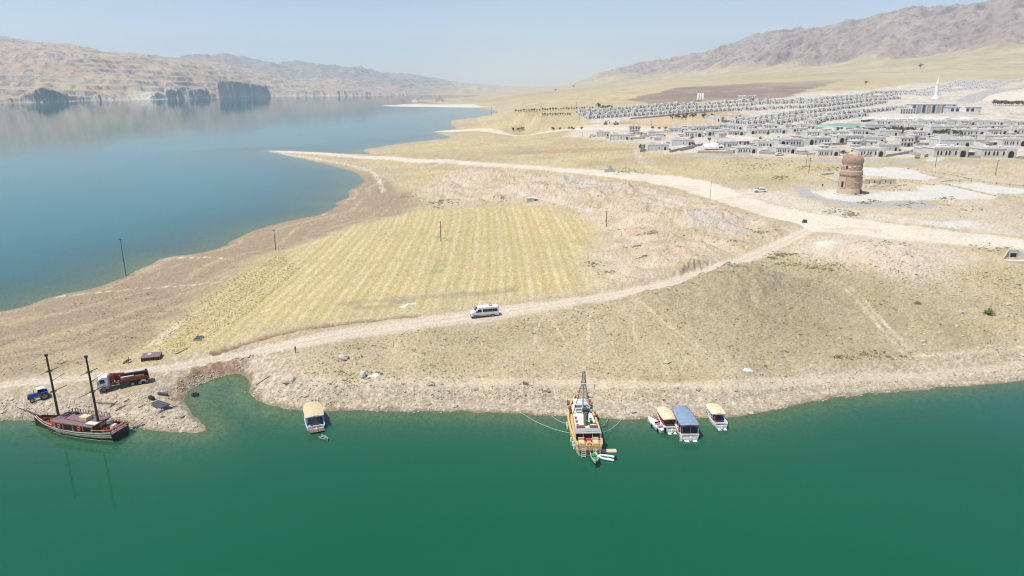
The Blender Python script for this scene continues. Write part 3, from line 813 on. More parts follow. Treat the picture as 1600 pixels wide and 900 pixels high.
# ------------------------------------------------------------------ air
def build_haze():
    bm = bmesh.new()
    x0, x1, y0, y1, z0, z1 = -14000, 14000, -900, 14500, -12, 900
    vs = [bm.verts.new((x, y, z)) for x in (x0, x1) for y in (y0, y1) for z in (z0, z1)]
    for f in ((0, 1, 3, 2), (4, 6, 7, 5), (0, 4, 5, 1), (2, 3, 7, 6), (0, 2, 6, 4), (1, 5, 7, 3)):
        bm.faces.new([vs[i] for i in f])
    bmesh.ops.recalc_face_normals(bm, faces=bm.faces)
    me = bpy.data.meshes.new("haze"); bm.to_mesh(me); bm.free()
    m = bpy.data.materials.new("haze_air"); m.use_nodes = True
    nt = m.node_tree
    for n in list(nt.nodes): nt.nodes.remove(n)
    out = node(nt, "ShaderNodeOutputMaterial")
    pv = node(nt, "ShaderNodeVolumePrincipled")
    pv.inputs["Color"].default_value = (.80, .88, 1.0, 1)
    pv.inputs["Density"].default_value = 0.000088
    pv.inputs["Anisotropy"].default_value = .25
    nt.links.new(pv.outputs[0], out.inputs["Volume"])
    me.materials.append(m)
    o = bpy.data.objects.new("haze", me); COL.objects.link(o)
    o["kind"] = "stuff"
build_haze()
# ------------------------------------------------------------------ object helpers
def paint(name, rgb, rough=.6, var=.12, scale=3.0, metal=0.0, bump=0.0, spec=.4):
    m, nt, b, lk = new_mat(name)
    tc = node(nt, "ShaderNodeTexCoord")
    n1 = node(nt, "ShaderNodeTexNoise"); n1.inputs["Scale"].default_value = scale; n1.inputs["Detail"].default_value = 5
    n1.inputs["Roughness"].default_value = .6
    lk.new(tc.outputs["Object"], n1.inputs["Vector"])
    mr = node(nt, "ShaderNodeMapRange"); mr.inputs["From Min"].default_value = .3; mr.inputs["From Max"].default_value = .7
    mr.inputs["To Min"].default_value = 1 - var; mr.inputs["To Max"].default_value = 1 + var
    lk.new(n1.outputs["Fac"], mr.inputs["Value"])
    rgbn = node(nt, "ShaderNodeRGB"); rgbn.outputs[0].default_value = (*rgb, 1)
    mul = node(nt, "ShaderNodeVectorMath", operation='SCALE')
    lk.new(rgbn.outputs[0], mul.inputs[0]); lk.new(mr.outputs[0], mul.inputs["Scale"])
    lk.new(mul.outputs[0], b.inputs["Base Color"])
    b.inputs["Roughness"].default_value = rough
    b.inputs["Metallic"].default_value = metal
    b.inputs["Specular IOR Level"].default_value = spec
    if bump:
        bp = node(nt, "ShaderNodeBump"); bp.inputs["Strength"].default_value = .5; bp.inputs["Distance"].default_value = bump
        lk.new(n1.outputs["Fac"], bp.inputs["Height"]); lk.new(bp.outputs[0], b.inputs["Normal"])
    return m

W = {
 'white': paint("white_paint", (.78, .78, .76), .35, .07, 2), 'offwhite': paint("offwhite_paint", (.66, .62, .54), .5, .12, 3),
 'black': paint("black_paint", (.022, .022, .024), .4, .3, 3), 'rubber': paint("rubber", (.025, .025, .027), .85, .3, 6),
 'glass': paint("dark_glass", (.018, .024, .032), .08, .1, 1, 0, 0, .6), 'dark': paint("dark_inside", (.03, .027, .025), .9, .3, 2),
 'red': paint("red_paint", (.29, .04, .034), .5, .25, 2.5), 'maroon': paint("maroon_deck", (.17, .095, .105), .7, .2, 3, 0, .01),
 'wood': paint("varnished_wood", (.60, .40, .18), .5, .2, 4), 'brown': paint("brown_timber", (.19, .12, .075), .75, .25, 3), 'cream': paint("cream_paint", (.62, .52, .32), .6, .12, 3),
 'orange': paint("orange_ring", (.80, .13, .035), .5, .08, 4), 'blue': paint("blue_paint", (.035, .10, .36), .4, .2, 3), 'steel': paint("grey_steel", (.34, .34, .34), .45, .2, 4, .3),
 'tan': paint("tan_canvas", (.58, .46, .28), .8, .08, 1.2, 0, .03), 'yellow': paint("yellow_canvas", (.68, .57, .36), .8, .07, 1.2, 0, .03),
 'blueroof': paint("blue_grey_canvas", (.21, .28, .375), .7, .10, 1.0, 0, .03), 'rust': paint("rusty_steel", (.17, .085, .055), .85, .35, 3, 0, .01),
 'green': paint("green_floor", (.03, .26, .09), .6, .15, 4), 'olive': paint("olive_canvas", (.20, .19, .09), .85, .2, 3), 'greycanvas': paint("grey_rubber", (.33, .33, .32), .6, .12, 3),
 'rope': paint("rope", (.55, .54, .48), .9, .1, 6), 'mast': paint("dark_mast", (.045, .042, .036), .6, .3, 3), 'grey_mast': paint("grey_mast", (.42, .43, .44), .5, .12, 3),
 'stone': paint("house_stone", (.62, .60, .57), .9, .10, .6, 0, .02), 'stone2': paint("house_stone_warm", (.63, .59, .535), .9, .12, .6, 0, .02), 'roof': paint("pale_roof", (.61, .58, .535), .9, .2, .35), 'frame': paint("pale_frame", (.70, .68, .64), .85, .08, 1),
 'gardenwall': paint("garden_wall", (.40, .36, .32), .95, .2, .7, 0, .02), 'concrete': paint("concrete", (.47, .455, .42), .9, .14, .8, 0, .02), 'rock': paint("boulder_stone", (.36, .31, .25), .95, .34, 1.3, 0, .06),
 'rockpale': paint("pale_boulder", (.48, .425, .35), .95, .3, 1.1, 0, .06), 'pole': paint("weathered_pole", (.11, .09, .07), .9, .25, 2), 'plastic': paint("white_sheet", (.74, .75, .76), .6, .08, 2, 0, .03),
 'brick': paint("old_brick", (.41, .28, .20), .95, .32, .9, 0, .05), 'brick2': paint("old_brick_dark", (.345, .235, .175), .95, .30, .9, 0, .05), 'brickpale': paint("old_brick_pale", (.50, .39, .29), .95, .15, 1.6, 0, .05), 'inlay': paint("pale_inlay", (.62, .55, .45), .8, .12, 2),
 'skin': paint("skin", (.42, .26, .18), .6, .08, 4), 'cloth_dark': paint("dark_cloth", (.06, .06, .10), .9, .2, 5), 'cloth_blue': paint("blue_cloth", (.12, .13, .24), .9, .2, 5),
 'excavator': paint("orange_machine", (.52, .20, .05), .6, .2, 2), 'turf': paint("turf", (.20, .31, .25), .9, .15, .08), 'paleblue': paint("pale_blue_fence", (.45, .66, .68), .6, .1, .3), 'redcloth': paint("red_cloth", (.55, .05, .06), .8, .15, 3),
 'greywall': paint("grey_facade", (.56, .55, .55), .85, .12, .5), 'solar': paint("dark_panel", (.05, .06, .09), .3, .2, 2), 'bark': paint("bark", (.13, .095, .065), .95, .25, 2), 'mat': paint("dark_grey_mat", (.085, .088, .095), .85, .3, 2, 0, .05),
 'violetdeck': paint("purple_deck", (.20, .125, .145), .75, .2, 3, 0, .01), 'stonecream': paint("cut_stone", (.54, .46, .34), .95, .2, .6, 0, .05), 'wet': paint("dark_pole", (.03, .035, .035), .8, .2, 2), 'teal': paint("teal_cloth", (.10, .45, .50), .8, .1, 2),
}

class MB:
    def __init__(self):
        self.v = []; self.f = []; self.n = 0
    def add(self, vs, fs):
        self.n += 1; o = len(self.v); self.v += [tuple(p) for p in vs]; self.f += [tuple(i + o for i in f) for f in fs]; return self
    def box(self, cx, cy, cz, sx, sy, sz, rz=0.0, top=1.0):
        """box with its base at cz; top scales the upper face"""
        c, s = math.cos(rz), math.sin(rz)
        vs = []
        for z, k in ((0, 1.0), (sz, top)):
            for x, y in ((-1, -1), (1, -1), (1, 1), (-1, 1)):
                x *= sx / 2 * k; y *= sy / 2 * k
                vs.append((cx + x * c - y * s, cy + x * s + y * c, cz + z))
        return self.add(vs, [(3, 2, 1, 0), (4, 5, 6, 7), (0, 1, 5, 4), (1, 2, 6, 5), (2, 3, 7, 6), (3, 0, 4, 7)])
    def bar(self, p, q, w, h=None):
        h = h or w
        p, q = Vector(p), Vector(q); d = (q - p).normalized()
        up = Vector((0, 0, 1)) if abs(d.z) < .95 else Vector((1, 0, 0))
        a = d.cross(up).normalized(); b = a.cross(d).normalized()
        vs = [e + a * (i * w / 2) + b * (j * h / 2) for e in (p, q) for i, j in ((-1, -1), (1, -1), (1, 1), (-1, 1))]
        return self.add(vs, [(3, 2, 1, 0), (4, 5, 6, 7), (0, 1, 5, 4), (1, 2, 6, 5), (2, 3, 7, 6), (3, 0, 4, 7)])
    def tube(self, p, q, r0, r1=None, n=8):
        r1 = r0 if r1 is None else r1
        p, q = Vector(p), Vector(q); d = (q - p).normalized()
        up = Vector((0, 0, 1)) if abs(d.z) < .95 else Vector((1, 0, 0))
        a = d.cross(up).normalized(); b = a.cross(d).normalized()
        vs = []
        for e, r in ((p, r0), (q, r1)):
            for i in range(n):
                t = 2 * math.pi * i / n
                vs.append(e + a * (math.cos(t) * r) + b * (math.sin(t) * r))
        fs = [(i, (i + 1) % n, n + (i + 1) % n, n + i) for i in range(n)]
        fs += [tuple(range(n - 1, -1, -1)), tuple(range(n, 2 * n))]
        return self.add(vs, fs)
    def path(self, pts, r, n=5):
        for a, b in zip(pts[:-1], pts[1:]):
            self.tube(a, b, r, r, n)
        return self
    def revolve(self, prof, n=20, cx=0, cy=0):
        vs = [(cx + r * math.cos(2 * math.pi * i / n), cy + r * math.sin(2 * math.pi * i / n), z) for r, z in prof for i in range(n)]
        fs = [(k * n + i, k * n + (i + 1) % n, (k + 1) * n + (i + 1) % n, (k + 1) * n + i) for k in range(len(prof) - 1) for i in range(n)]
        fs += [tuple(range(n - 1, -1, -1)), tuple(range((len(prof) - 1) * n, len(prof) * n))]
        return self.add(vs, fs)
    def loft(self, rings, closed=True, caps=(True, True)):
        n = len(rings[0]); vs = [p for r in rings for p in r]
        m = n if closed else n - 1
        fs = [(k * n + i, k * n + (i + 1) % n, (k + 1) * n + (i + 1) % n, (k + 1) * n + i) for k in range(len(rings) - 1) for i in range(m)]
        if caps[0]: fs.append(tuple(range(n - 1, -1, -1)))
        if caps[1]: fs.append(tuple(range((len(rings) - 1) * n, len(rings) * n)))
        return self.add(vs, fs)
    def prism(self, pts, z0, z1):
        n = len(pts)
        return self.add([(x, y, z0) for x, y in pts] + [(x, y, z1) for x, y in pts],
                        [tuple(range(n - 1, -1, -1)), tuple(range(n, 2 * n))] + [(i, (i + 1) % n, n + (i + 1) % n, n + i) for i in range(n)])
    def prism_y(self, pts, y0, y1):
        """outline in the x-z plane, thickness along y"""
        n = len(pts)
        return self.add([(x, y0, z) for x, z in pts] + [(x, y1, z) for x, z in pts],
                        [tuple(range(n)), tuple(range(2 * n - 1, n - 1, -1))] + [(i, n + i, n + (i + 1) % n, (i + 1) % n) for i in range(n)])
    def torus(self, c, R, r, axis='z', n=16, k=6, sx=1.0):
        vs = []
        for i in range(n):
            a = 2 * math.pi * i / n
            for j in range(k):
                b = 2 * math.pi * j / k
                u = (R + r * math.cos(b)) * math.cos(a) * sx; v = (R + r * math.cos(b)) * math.sin(a); w = r * math.sin(b)
                p = {'z': (u, v, w), 'y': (u, w, v), 'x': (w, u, v)}[axis]
                vs.append((c[0] + p[0], c[1] + p[1], c[2] + p[2]))
        return self.add(vs, [(i * k + j, ((i + 1) % n) * k + j, ((i + 1) % n) * k + (j + 1) % k, i * k + (j + 1) % k) for i in range(n) for j in range(k)])
    def mesh(self, name, smooth=False, bevel=0.0):
        bm = bmesh.new()
        vv = [bm.verts.new(p) for p in self.v]
        for f in self.f:
            try: bm.faces.new([vv[i] for i in f])
            except ValueError: pass
        bmesh.ops.recalc_face_normals(bm, faces=bm.faces)
        if bevel:
            bmesh.ops.bevel(bm, geom=list(bm.edges), offset=bevel, segments=1, affect='EDGES', clamp_overlap=True)
        if smooth:
            for f in bm.faces: f.smooth = True
        me = bpy.data.meshes.new(name); bm.to_mesh(me); bm.free()
        if smooth:
            me.set_sharp_from_angle(angle=math.radians(40))
        return me
    def build(self, name, mat, parent=None, smooth=False, bevel=0.0):
        me = self.mesh(name, smooth, bevel)
        me.materials.append(W[mat] if isinstance(mat, str) else mat)
        o = bpy.data.objects.new(name, me); COL.objects.link(o)
        if parent:
            o.parent = parent
            if self.n >= 5: o['kind'] = 'stuff'      # small posts and rails too fine to pick apart
        return o

def tag(o, label, cat, group=None):
    o["label"] = label; o["category"] = cat
    if group: o["group"] = group
    if 'kind' not in o and cat != 'houses': o['kind'] = 'thing'
    return o

def thing(name, label, cat, loc, rz=0.0, group=None):
    o = bpy.data.objects.new(name, None); COL.objects.link(o)
    o.empty_display_size = .5
    o.location = loc; o.rotation_euler = (0, 0, rz)
    return tag(o, label, cat, group)

def copy_thing(o, loc, rz=0.0, label=None, group=None, scale=None):
    c = o.copy(); COL.objects.link(c)
    c.location = loc; c.rotation_euler = (0, 0, rz)
    if scale: c.scale = scale
    if label: c["label"] = label
    if group: c["group"] = group
    for ch in o.children:
        d = ch.copy(); COL.objects.link(d); d.parent = c
        for g in ch.children:
            e = g.copy(); COL.objects.link(e); e.parent = d
    return c

def water_pt(px, py):
    x, y = at(px, py, 0); return Vector((x, y, 0))

class Hull:
    """boat hull along x (0 = stern), stations (x, half beam at rail, half beam at waterline, rail height)"""
    def __init__(self, st, deck=.45, keel=-.7, wall=.1):
        self.st = np.array(st, float); self.deck = deck; self.keel = keel; self.wall = wall
        self.xs = np.linspace(self.st[0, 0], self.st[-1, 0], 26)
    def hb(self, x): return float(np.interp(x, self.st[:, 0], self.st[:, 1]))
    def hw(self, x): return float(np.interp(x, self.st[:, 0], self.st[:, 2]))
    def zs(self, x): return float(np.interp(x, self.st[:, 0], self.st[:, 3]))
    def y(self, x, z):
        t = min(max(z / self.zs(x), 0), 1) ** .75
        return self.hw(x) + (self.hb(x) - self.hw(x)) * t
    def shell(self):
        m = MB(); rings = []
        for x in self.xs:
            hb, hw, zs = self.hb(x), self.hw(x), self.zs(x)
            wl = min(self.wall, hb * .5); dz = max(zs - self.deck, .1)
            right = [(x, 0, self.keel), (x, hw * .7, self.keel * .55), (x, hw, 0), (x, self.y(x, zs * .35), zs * .35), (x, self.y(x, zs * .7), zs * .7), (x, hb, zs), (x, hb - wl, zs), (x, max(hb - wl * 1.4, .01), dz)]
            left = [(a, -b, c) for a, b, c in right[1:]][::-1]
            rings.append(right + left)
        return m.loft(rings)
    def deck_sheet(self, x0=None, x1=None, lift=.03, inset=.02):
        m = MB(); top = []; bot = []
        x0 = self.st[0, 0] + .06 if x0 is None else x0; x1 = self.st[-1, 0] - .3 if x1 is None else x1
        xs = np.linspace(x0, x1, 18); L = []; R = []
        for x in xs:
            b = max(self.hb(x) - self.wall * 1.4 - inset, .02); z = max(self.zs(x) - self.deck, .1) + lift
            L.append((x, b, z)); R.append((x, -b, z))
        n = len(xs)
        m.add(L + R, [(i, i + 1, n + i + 1, n + i) for i in range(n - 1)])
        return m
    def strip(self, f0, f1, x0, x1, out=.03, sides=(1, -1)):
        """a band along the side between two fractions of the rail height"""
        m = MB()
        xs = np.linspace(x0, x1, 20)
        for s in sides:
            rings = []
            for x in xs:
                z0, z1 = self.zs(x) * f0, self.zs(x) * f1
                a, b = self.y(x, z0), self.y(x, z1)
                rings.append([(x, s * (a + out), z0), (x, s * (b + out), z1), (x, s * (b - .05), z1), (x, s * (a - .05), z0)])
            m.loft(rings)
        return m
    def rail(self, x0, x1, hgt, step, r=.03, sides=(1, -1), inset=.08, top_w=.08):
        posts = MB(); top = MB()
        for s in sides:
            n = max(2, int((x1 - x0) / step)); pts = []
            for i in range(n + 1):
                x = x0 + (x1 - x0) * i / n
                y = s * max(self.hb(x) - inset, .02); z = self.zs(x)
                posts.bar((x, y, z - .02), (x, y, z + hgt), r * 2)
                pts.append((x, y, z + hgt))
            for a, b in zip(pts[:-1], pts[1:]):
                top.bar(a, b, top_w, .05)
        return posts, top
# ------------------------------------------------------------------ the dark two-masted ship
def pirate_ship():
    s = thing('sailing_ship', 'dark two-masted sailing ship with white striped black hull moored at the left shore', 'ship', (-69.9, 110.0, 0), math.radians(165.5))
    s.scale = (1.11, 1, 1)
    H = Hull([(0, 2.0, 1.75, 1.95), (2, 2.3, 2.1, 1.65), (6, 2.55, 2.3, 1.4), (10, 2.4, 2.1, 1.35), (13, 1.9, 1.35, 1.5), (15, 1.15, .5, 1.7), (16.4, .45, .06, 1.9), (17.2, .07, .03, 2.05)], deck=.55)
    H.shell().build('hull', 'black', s, True)
    H.strip(.86, 1.0, .05, 16.9, .05).build('gunwale', 'offwhite', s)
    H.strip(.60, .74, .05, 12.5, .035).build('stripe', 'offwhite', s)
    H.strip(.40, .50, .05, 11, .03).build('stripe', 'cream', s)
    H.strip(.03, .08, .05, 14, .02).build('stripe', 'offwhite', s)
    MB().bar((-.03, -1.85, 1.88), (-.03, 1.85, 1.88), .1, .12).build('transom_cap', 'offwhite', s)
    H.deck_sheet(0.1, 16.4).build('deck', 'violetdeck', s)
    H.deck_sheet(12.4, 16.7, .12).build('foredeck', 'red', s)
    p, t = H.rail(11.6, 16.2, .38, .42); p.build('bow_rail_post', 'red', s); t.build('bow_rail', 'cream', s)
    p, t = H.rail(.1, 3.6, .45, .35); p.build('stern_rail_post', 'rust', s); t.build('stern_rail', 'wood', s)
    m = MB()
    for i in range(12):
        y = -1.85 + 3.7 * i / 11; m.bar((.06, y, 1.9), (.06, y, 2.4), .06)
    m.bar((.06, -1.9, 2.42), (.06, 1.9, 2.42), .08).build('transom_rail', 'wood', s)
    # low cabin with a wide roof deck
    cx0, cx1 = 3.4, 11.8
    def roofy(x): return min(H.hb(x) - .12, 2.2)
    m = MB(); rings = []
    for x in np.linspace(cx0 + .3, cx1 - .4, 8):
        b = roofy(x) - .35; rings.append([(x, b, .9), (x, b, 2.4), (x, -b, 2.4), (x, -b, .9)])
    m.loft(rings).build('cabin_wall', 'brown', s)
    for i, (a, b) in enumerate([(3.9, 5.3), (5.75, 7.3), (7.7, 9.2), (9.7, 10.9)]):
        for sd in (1, -1):
            ya, yb = sd * (roofy(a) - .335), sd * (roofy(b) - .335)
            MB().bar((a, ya, 1.92), (b, yb, 1.92), .05, .7).build('window', 'glass', s)
    for x in (3.75, 5.52, 7.5, 9.45, 11.1):
        for sd in (1, -1):
            y = sd * (roofy(x) - .3); MB().bar((x, y, .9), (x, y, 2.42), .16).build('pillar', 'cream', s)
    m = MB(); rings = []
    for x in np.linspace(cx0, cx1, 12):
        b = roofy(x); rings.append([(x, b, 2.42), (x, b, 2.54), (x, b - .1, 2.60), (x, -b + .1, 2.60), (x, -b, 2.54), (x, -b, 2.42)])
    m.loft(rings).build('cabin_roof', 'violetdeck', s)
    m = MB(); rings = []
    for x in np.linspace(cx0 - .05, cx1 + .03, 12):
        b = roofy(x); rings.append([(x, b + .05, 2.36), (x, b + .05, 2.56), (x, b - .25, 2.63), (x, b - .25, 2.36)])
    m.loft(rings).build('roof_edge', 'brown', s)
    m = MB(); t = MB()
    pts = []
    for x in np.linspace(cx0 + .2, cx1 - .8, 15):
        y = -(roofy(x) - .1); m.bar((x, y, 2.58), (x, y, 3.2), .08); pts.append((x, y, 3.22))
    for y in np.linspace(-1.8, 1.4, 6):
        m.bar((cx1 - .9, y, 2.58), (cx1 - .9, y, 3.0), .07)
    for a, b in zip(pts[:-1], pts[1:]): t.bar(a, b, .06, .05)
    m.build('roof_rail_post', 'rust', s); t.build('roof_rail', 'brown', s)
    MB().path([(4.6, -1.5, 2.68), (8.2, -1.65, 2.68), (10.3, -1.3, 2.68), (10.0, .9, 2.68), (5.0, 1.2, 2.68)], .06).build('roof_edge', 'maroon', s)
    MB().box(6.4, .1, 2.6, 1.5, 1.3, .75).build('hatch_box', 'cream', s, False, .03)
    MB().box(6.35, -.6, 2.6, 1.0, .5, .5).build('hatch_box', 'brown', s)
    MB().box(11.0, -.6, 2.6, 1.0, 1.5, .18).build('skylight', 'solar', s)
    MB().box(9.4, -1.2, 2.6, .5, .4, .45).build('skylight', 'dark', s)
    MB().box(4.0, 1.35, 2.75, 1.9, 1.0, .14).build('awning', 'offwhite', s)
    MB().box(3.1, .0, 2.3, 1.4, 2.6, .1).build('aft_canopy', 'dark', s)
    for y in (-1.2, 0, 1.2): MB().bar((2.5, y, 1.2), (2.5, y, 2.35), .1).build('canopy_post', 'brown', s)
    m = MB().box(1.5, -.3, 1.42, .8, .8, .75); m.build('locker', 'white', s, False, .03)
    for q in ((1.7, .9), (.9, .5), (.8, -1.1), (2.2, -1.3), (1.9, 1.4)):
        c = MB().box(q[0], q[1], 1.42, .5, .5, .4); c.box(q[0] - .22, q[1], 1.82, .08, .5, .45); c.build('deck_chair', 'redcloth', s)
    MB().box(2.0, -.2, 2.4, .5, .9, .55).build('locker', 'steel', s)
    # bow gear, bowsprit
    MB().tube((15.6, 0, 1.9), (20.4, 0, 3.0), .13, .07).build('bowsprit', 'mast', s)
    MB().tube((18.6, -1.1, 2.55), (18.6, 1.1, 2.55), .06, .05).build('bowsprit_yard', 'mast', s)
    MB().tube((18.6, 1.0, 2.55), (18.6, 1.0, 1.2), .035).build('bowsprit_yard', 'mast', s)
    m = MB(); m.tube((14.9, -.5, 1.35), (14.9, .5, 1.35), .22, .22, 10); m.box(14.9, 0, 1.1, .5, .9, .3); m.tube((14.2, -.6, 1.2), (15.4, .3, 1.9), .06); m.tube((13.9, .3, 1.2), (14.4, -.4, 1.9), .07)
    m.build('windlass', 'black', s)
    m = MB(); [m.path([(16.9, sd * .2, 2.0), (19.0, sd * .12, 2.9)], .03) for sd in (1, -1)]
    m.path([(17.0, .2, 2.0), (17.5, .5, 2.8), (18.2, .4, 3.1)], .035); m.path([(16.6, -.3, 2.1), (17.6, -.5, 2.9), (18.4, -.2, 3.0)], .035); m.build('bow_railing', 'maroon', s)
    # masts with yards
    def mast(x, zt, zb):
        mm = MB().tube((x, 0, zb), (x, 0, zt), .22, .14, 10).build('mast', 'mast', s, True)
        MB().tube((x, 0, zt - .1), (x, 0, zt + .25), .26, .3, 10).build('mast_cap', 'mast', mm)
        for zf, L in ((.77, 1.55), (.47, 2.5)):
            z = zb + (zt - zb) * zf
            MB().torus((x, 0, z), .42, .07, 'z', 14, 5).build('crow_ring', 'mast', mm)
            MB().tube((x - .3, -L, z + .15), (x + .3, L, z - .05), .075, .05, 6).build('yard', 'mast', mm)
        z = zb + (zt - zb) * .62
        MB().tube((x, 0, z), (x - .9, -2.0, z + .9), .05, .04, 6).build('yard', 'mast', mm)
        r = MB()
        for sd in (1, -1):
            for dx in (-.8, .8):
                r.tube((x + dx, sd * 2.2, 1.7), (x, sd * .3, zb + (zt - zb) * .47), .014, .014, 4)
        r.build('shroud', 'mast', mm)
    mast(4.1, 14.9, 2.5); mast(12.0, 14.3, 1.2)
    # life rings on the side toward the lake
    for x in (6.0, 9.95):
        MB().torus((x, roofy(x) + .0, 1.9), .3, .085, 'y', 16, 6).build('life_ring', 'orange', s, True)
pirate_ship()

# ------------------------------------------------------------------ the white and orange motor yacht, stern to the lake
def gulet():
    s = thing('gulet', 'white and varnished wooden gulet moored stern-out with bow on the beach', 'ship', (13.15, 103.6, 0), math.radians(92.0))
    s.scale = (1, .9, 1)
    H = Hull([(0, 2.35, 2.0, 2.0), (1.5, 2.65, 2.35, 1.95), (6, 2.95, 2.65, 1.85), (10, 2.9, 2.5, 1.95), (13.5, 2.4, 1.7, 2.2), (16, 1.4, .6, 2.6), (17.6, .5, .08, 2.9), (18.3, .08, .04, 3.05)], deck=.5, wall=.12)
    H.shell().build('hull', 'offwhite', s, True)
    H.strip(.90, 1.03, .02, 18.1, .07).build('gunwale', 'wood', s)
    H.strip(.42, .52, .02, 16.0, .04).build('rubbing_strake', 'wood', s)
    H.deck_sheet(.15, 17.6).build('deck', 'wood', s)
    for sd in (1, -1):   # broad varnished cap rails
        m = MB(); rings = []
        for x in np.linspace(.1, 17.6, 20):
            b = H.hb(x); z = H.zs(x)
            rings.append([(x, sd * (b + .08), z + .03), (x, sd * max(b - .32, .02), z + .03), (x, sd * max(b - .32, .02), z + .1), (x, sd * (b + .08), z + .1)])
        m.loft(rings).build('cap_rail', 'wood', s)
    # stern: transom panel, benches, ladders
    MB().box(-.03, 0, 1.0, .08, 4.2, .9).build('transom_panel', 'wood', s)
    MB().box(.02, 0, .25, .1, 3.7, .7).build('transom_panel', 'brown', s)
    for y in (1.35, -1.35):
        b = MB().box(1.1, y, 1.5, 1.3, 1.2, .45); b.build('bench', 'wood', s, False, .04)
        MB().box(1.15, y, 1.95, 1.0, 1.0, .14).build('cushion', 'cream', s, False, .04)
        MB().box(1.85, y, 1.95, .18, 1.2, .5).build('bench_back', 'wood', s, False, .03)
    MB().box(.9, .0, 1.5, .7, .7, .65).build('table', 'wood', s, False, .03)
    MB().box(2.2, -.2, 1.5, .5, 1.2, .5).build('table', 'redcloth', s, False, .03)
    def ladder(y, z0, z1, w):
        m = MB()
        for d in (-w / 2, w / 2): m.tube((-.25, y + d, z1), (-.75, y + d, z0), .035, .035, 6)
        n = 6
        for i in range(n):
            t = (i + .5) / n; x = -.25 - .5 * t; z = z1 + (z0 - z1) * t
            m.bar((x, y - w / 2, z), (x, y + w / 2, z), .07, .04)
        m.build('swim_ladder', 'white', s)
    ladder(1.15, -.3, 1.7, .75); ladder(-1.05, -.2, 1.5, .6)
    # cockpit recess and canopy
    MB().box(3.0, 0, 1.55, 1.0, 4.3, 1.55).build('cockpit', 'dark', s)
    m = MB(); rings = []
    for x in np.linspace(2.3, 3.6, 4):
        rings.append([(x, 2.55, 3.1), (x, 2.55, 3.22), (x, 0, 3.32), (x, -2.55, 3.22), (x, -2.55, 3.1)])
    m.loft(rings).build('canopy', 'greycanvas', s)
    MB().bar((2.28, -2.55, 3.05), (2.28, 2.55, 3.05), .1, .16).build('canopy_edge', 'white', s)
    for y in (2.4, .9, -.9, -2.4): MB().bar((2.35, y, 1.9), (2.35, y, 3.05), .09).build('canopy_post', 'white', s)
    MB().bar((1.1, -2.4, 2.5), (1.1, -.4, 2.5), .07).build('stern_rail', 'white', s)
    # deck house: main roof, raised fore cabin
    def slab(x0, x1, y0, y1, z0, z1, nm, mat, k=1.0):
        MB().prism([(x0, -y0), (x1, -y1), (x1, y1), (x0, y0)], z0, z1).build(nm, mat, s)
    slab(3.55, 13.2, 2.0, 1.7, 1.5, 2.95, 'deckhouse_wall', 'wood')
    slab(3.5, 13.4, 2.15, 1.8, 2.95, 3.08, 'deckhouse_roof', 'offwhite')
    slab(4.6, 9.3, 1.5, 1.45, 3.08, 3.2, 'sun_deck', 'white')
    MB().box(3.85, 1.2, 3.08, .5, 1.6, .55).build('roof_bench', 'brown', s, False, .03)
    MB().box(3.85, -1.35, 3.08, .5, 1.5, .55).build('roof_bench', 'brown', s, False, .03)
    for (x, y) in ((4.8, 1.75), (6.2, 1.75), (7.6, 1.75)):
        MB().box(x, y - .12, 3.2, .55, .45, .16).build('skylight', 'brown', s, False, .02)
    MB().box(6.1, -1.2, 3.2, 2.2, .5, .2).build('green_cover', 'green', s)
    MB().box(4.3, -1.2, 3.2, .8, .8, .25).build('roof_locker', 'white', s)
    # hatch well and forward cabin
    MB().box(10.5, .55, 3.09, 1.8, 1.1, .03).build('hatch_well', 'solar', s)
    MB().box(10.0, .55, 3.14, .9, 1.0, .03).build('hatch_cushion', 'cream', s)
    MB().box(10.6, -.85, 3.09, 2.2, 1.2, .04).build('shade_panel', 'solar', s)
    for y in (-.25, -1.45): MB().bar((9.4, y, 3.16), (12, y * .9, 3.2), .12, .12).build('coaming', 'white', s)
    slab(12.0, 14.3, 1.3, 1.1, 1.9, 3.55, 'fore_cabin_wall', 'white')
    slab(11.9, 14.5, 1.5, 1.25, 3.55, 3.68, 'fore_cabin_roof', 'white')
    MB().bar((11.95, -1.1, 3.3), (11.95, 1.1, 3.3), .06, .3).build('window', 'glass', s)
    slab(14.7, 16.6, .7, .35, 2.2, 2.7, 'fore_hatch', 'wood')
    MB().tube((16.2, 0, 2.9), (19.6, 0, 3.5), .15, .08).build('bowsprit', 'wood', s)
    # mast with spreader, shrouds and rungs
    mm = MB().tube((9.2, 0, 3.1), (9.2, 0, 11.6), .17, .1, 10).build('mast', 'grey_mast', s, True)
    MB().tube((9.2, -2.2, 9.0), (9.2, 2.3, 9.1), .06, .05, 6).build('spreader', 'white', mm)
    MB().tube((9.2, -2.2, 9.0), (9.2, -2.2, 7.9), .05, .03, 6).build('hanging_block', 'dark', mm)
    MB().box(9.2, 0, 8.75, .6, .9, .5).build('crosstree', 'grey_mast', mm, False, .05)
    sh = MB(); rg = MB()
    for sd in (1, -1):
        sh.tube((9.6, sd * 1.9, 2.9), (9.25, sd * .42, 8.9), .07, .06, 6)
        sh.tube((9.25, sd * .42, 8.9), (9.2, sd * .2, 11.5), .10, .06, 6)
        sh.tube((12.5, sd * 1.9, 2.6), (9.25, sd * .30, 9.0), .02, .02, 4)
    for i in range(20):
        t = (i + .5) / 20; z = 2.9 + 6 * t; w = 1.9 - 1.48 * t; x = 9.6 - .35 * t
        rg.bar((x, -w, z), (x, w, z), .05, .07)
    for i in range(9):
        t = (i + .5) / 9; rg.bar((9.22, -.42 + .22 * t, 8.9 + 2.6 * t), (9.22, .42 - .22 * t, 8.9 + 2.6 * t), .05, .1)
    sh.build('shroud', 'mast', mm); rg.build('ratline', 'grey_mast', mm)
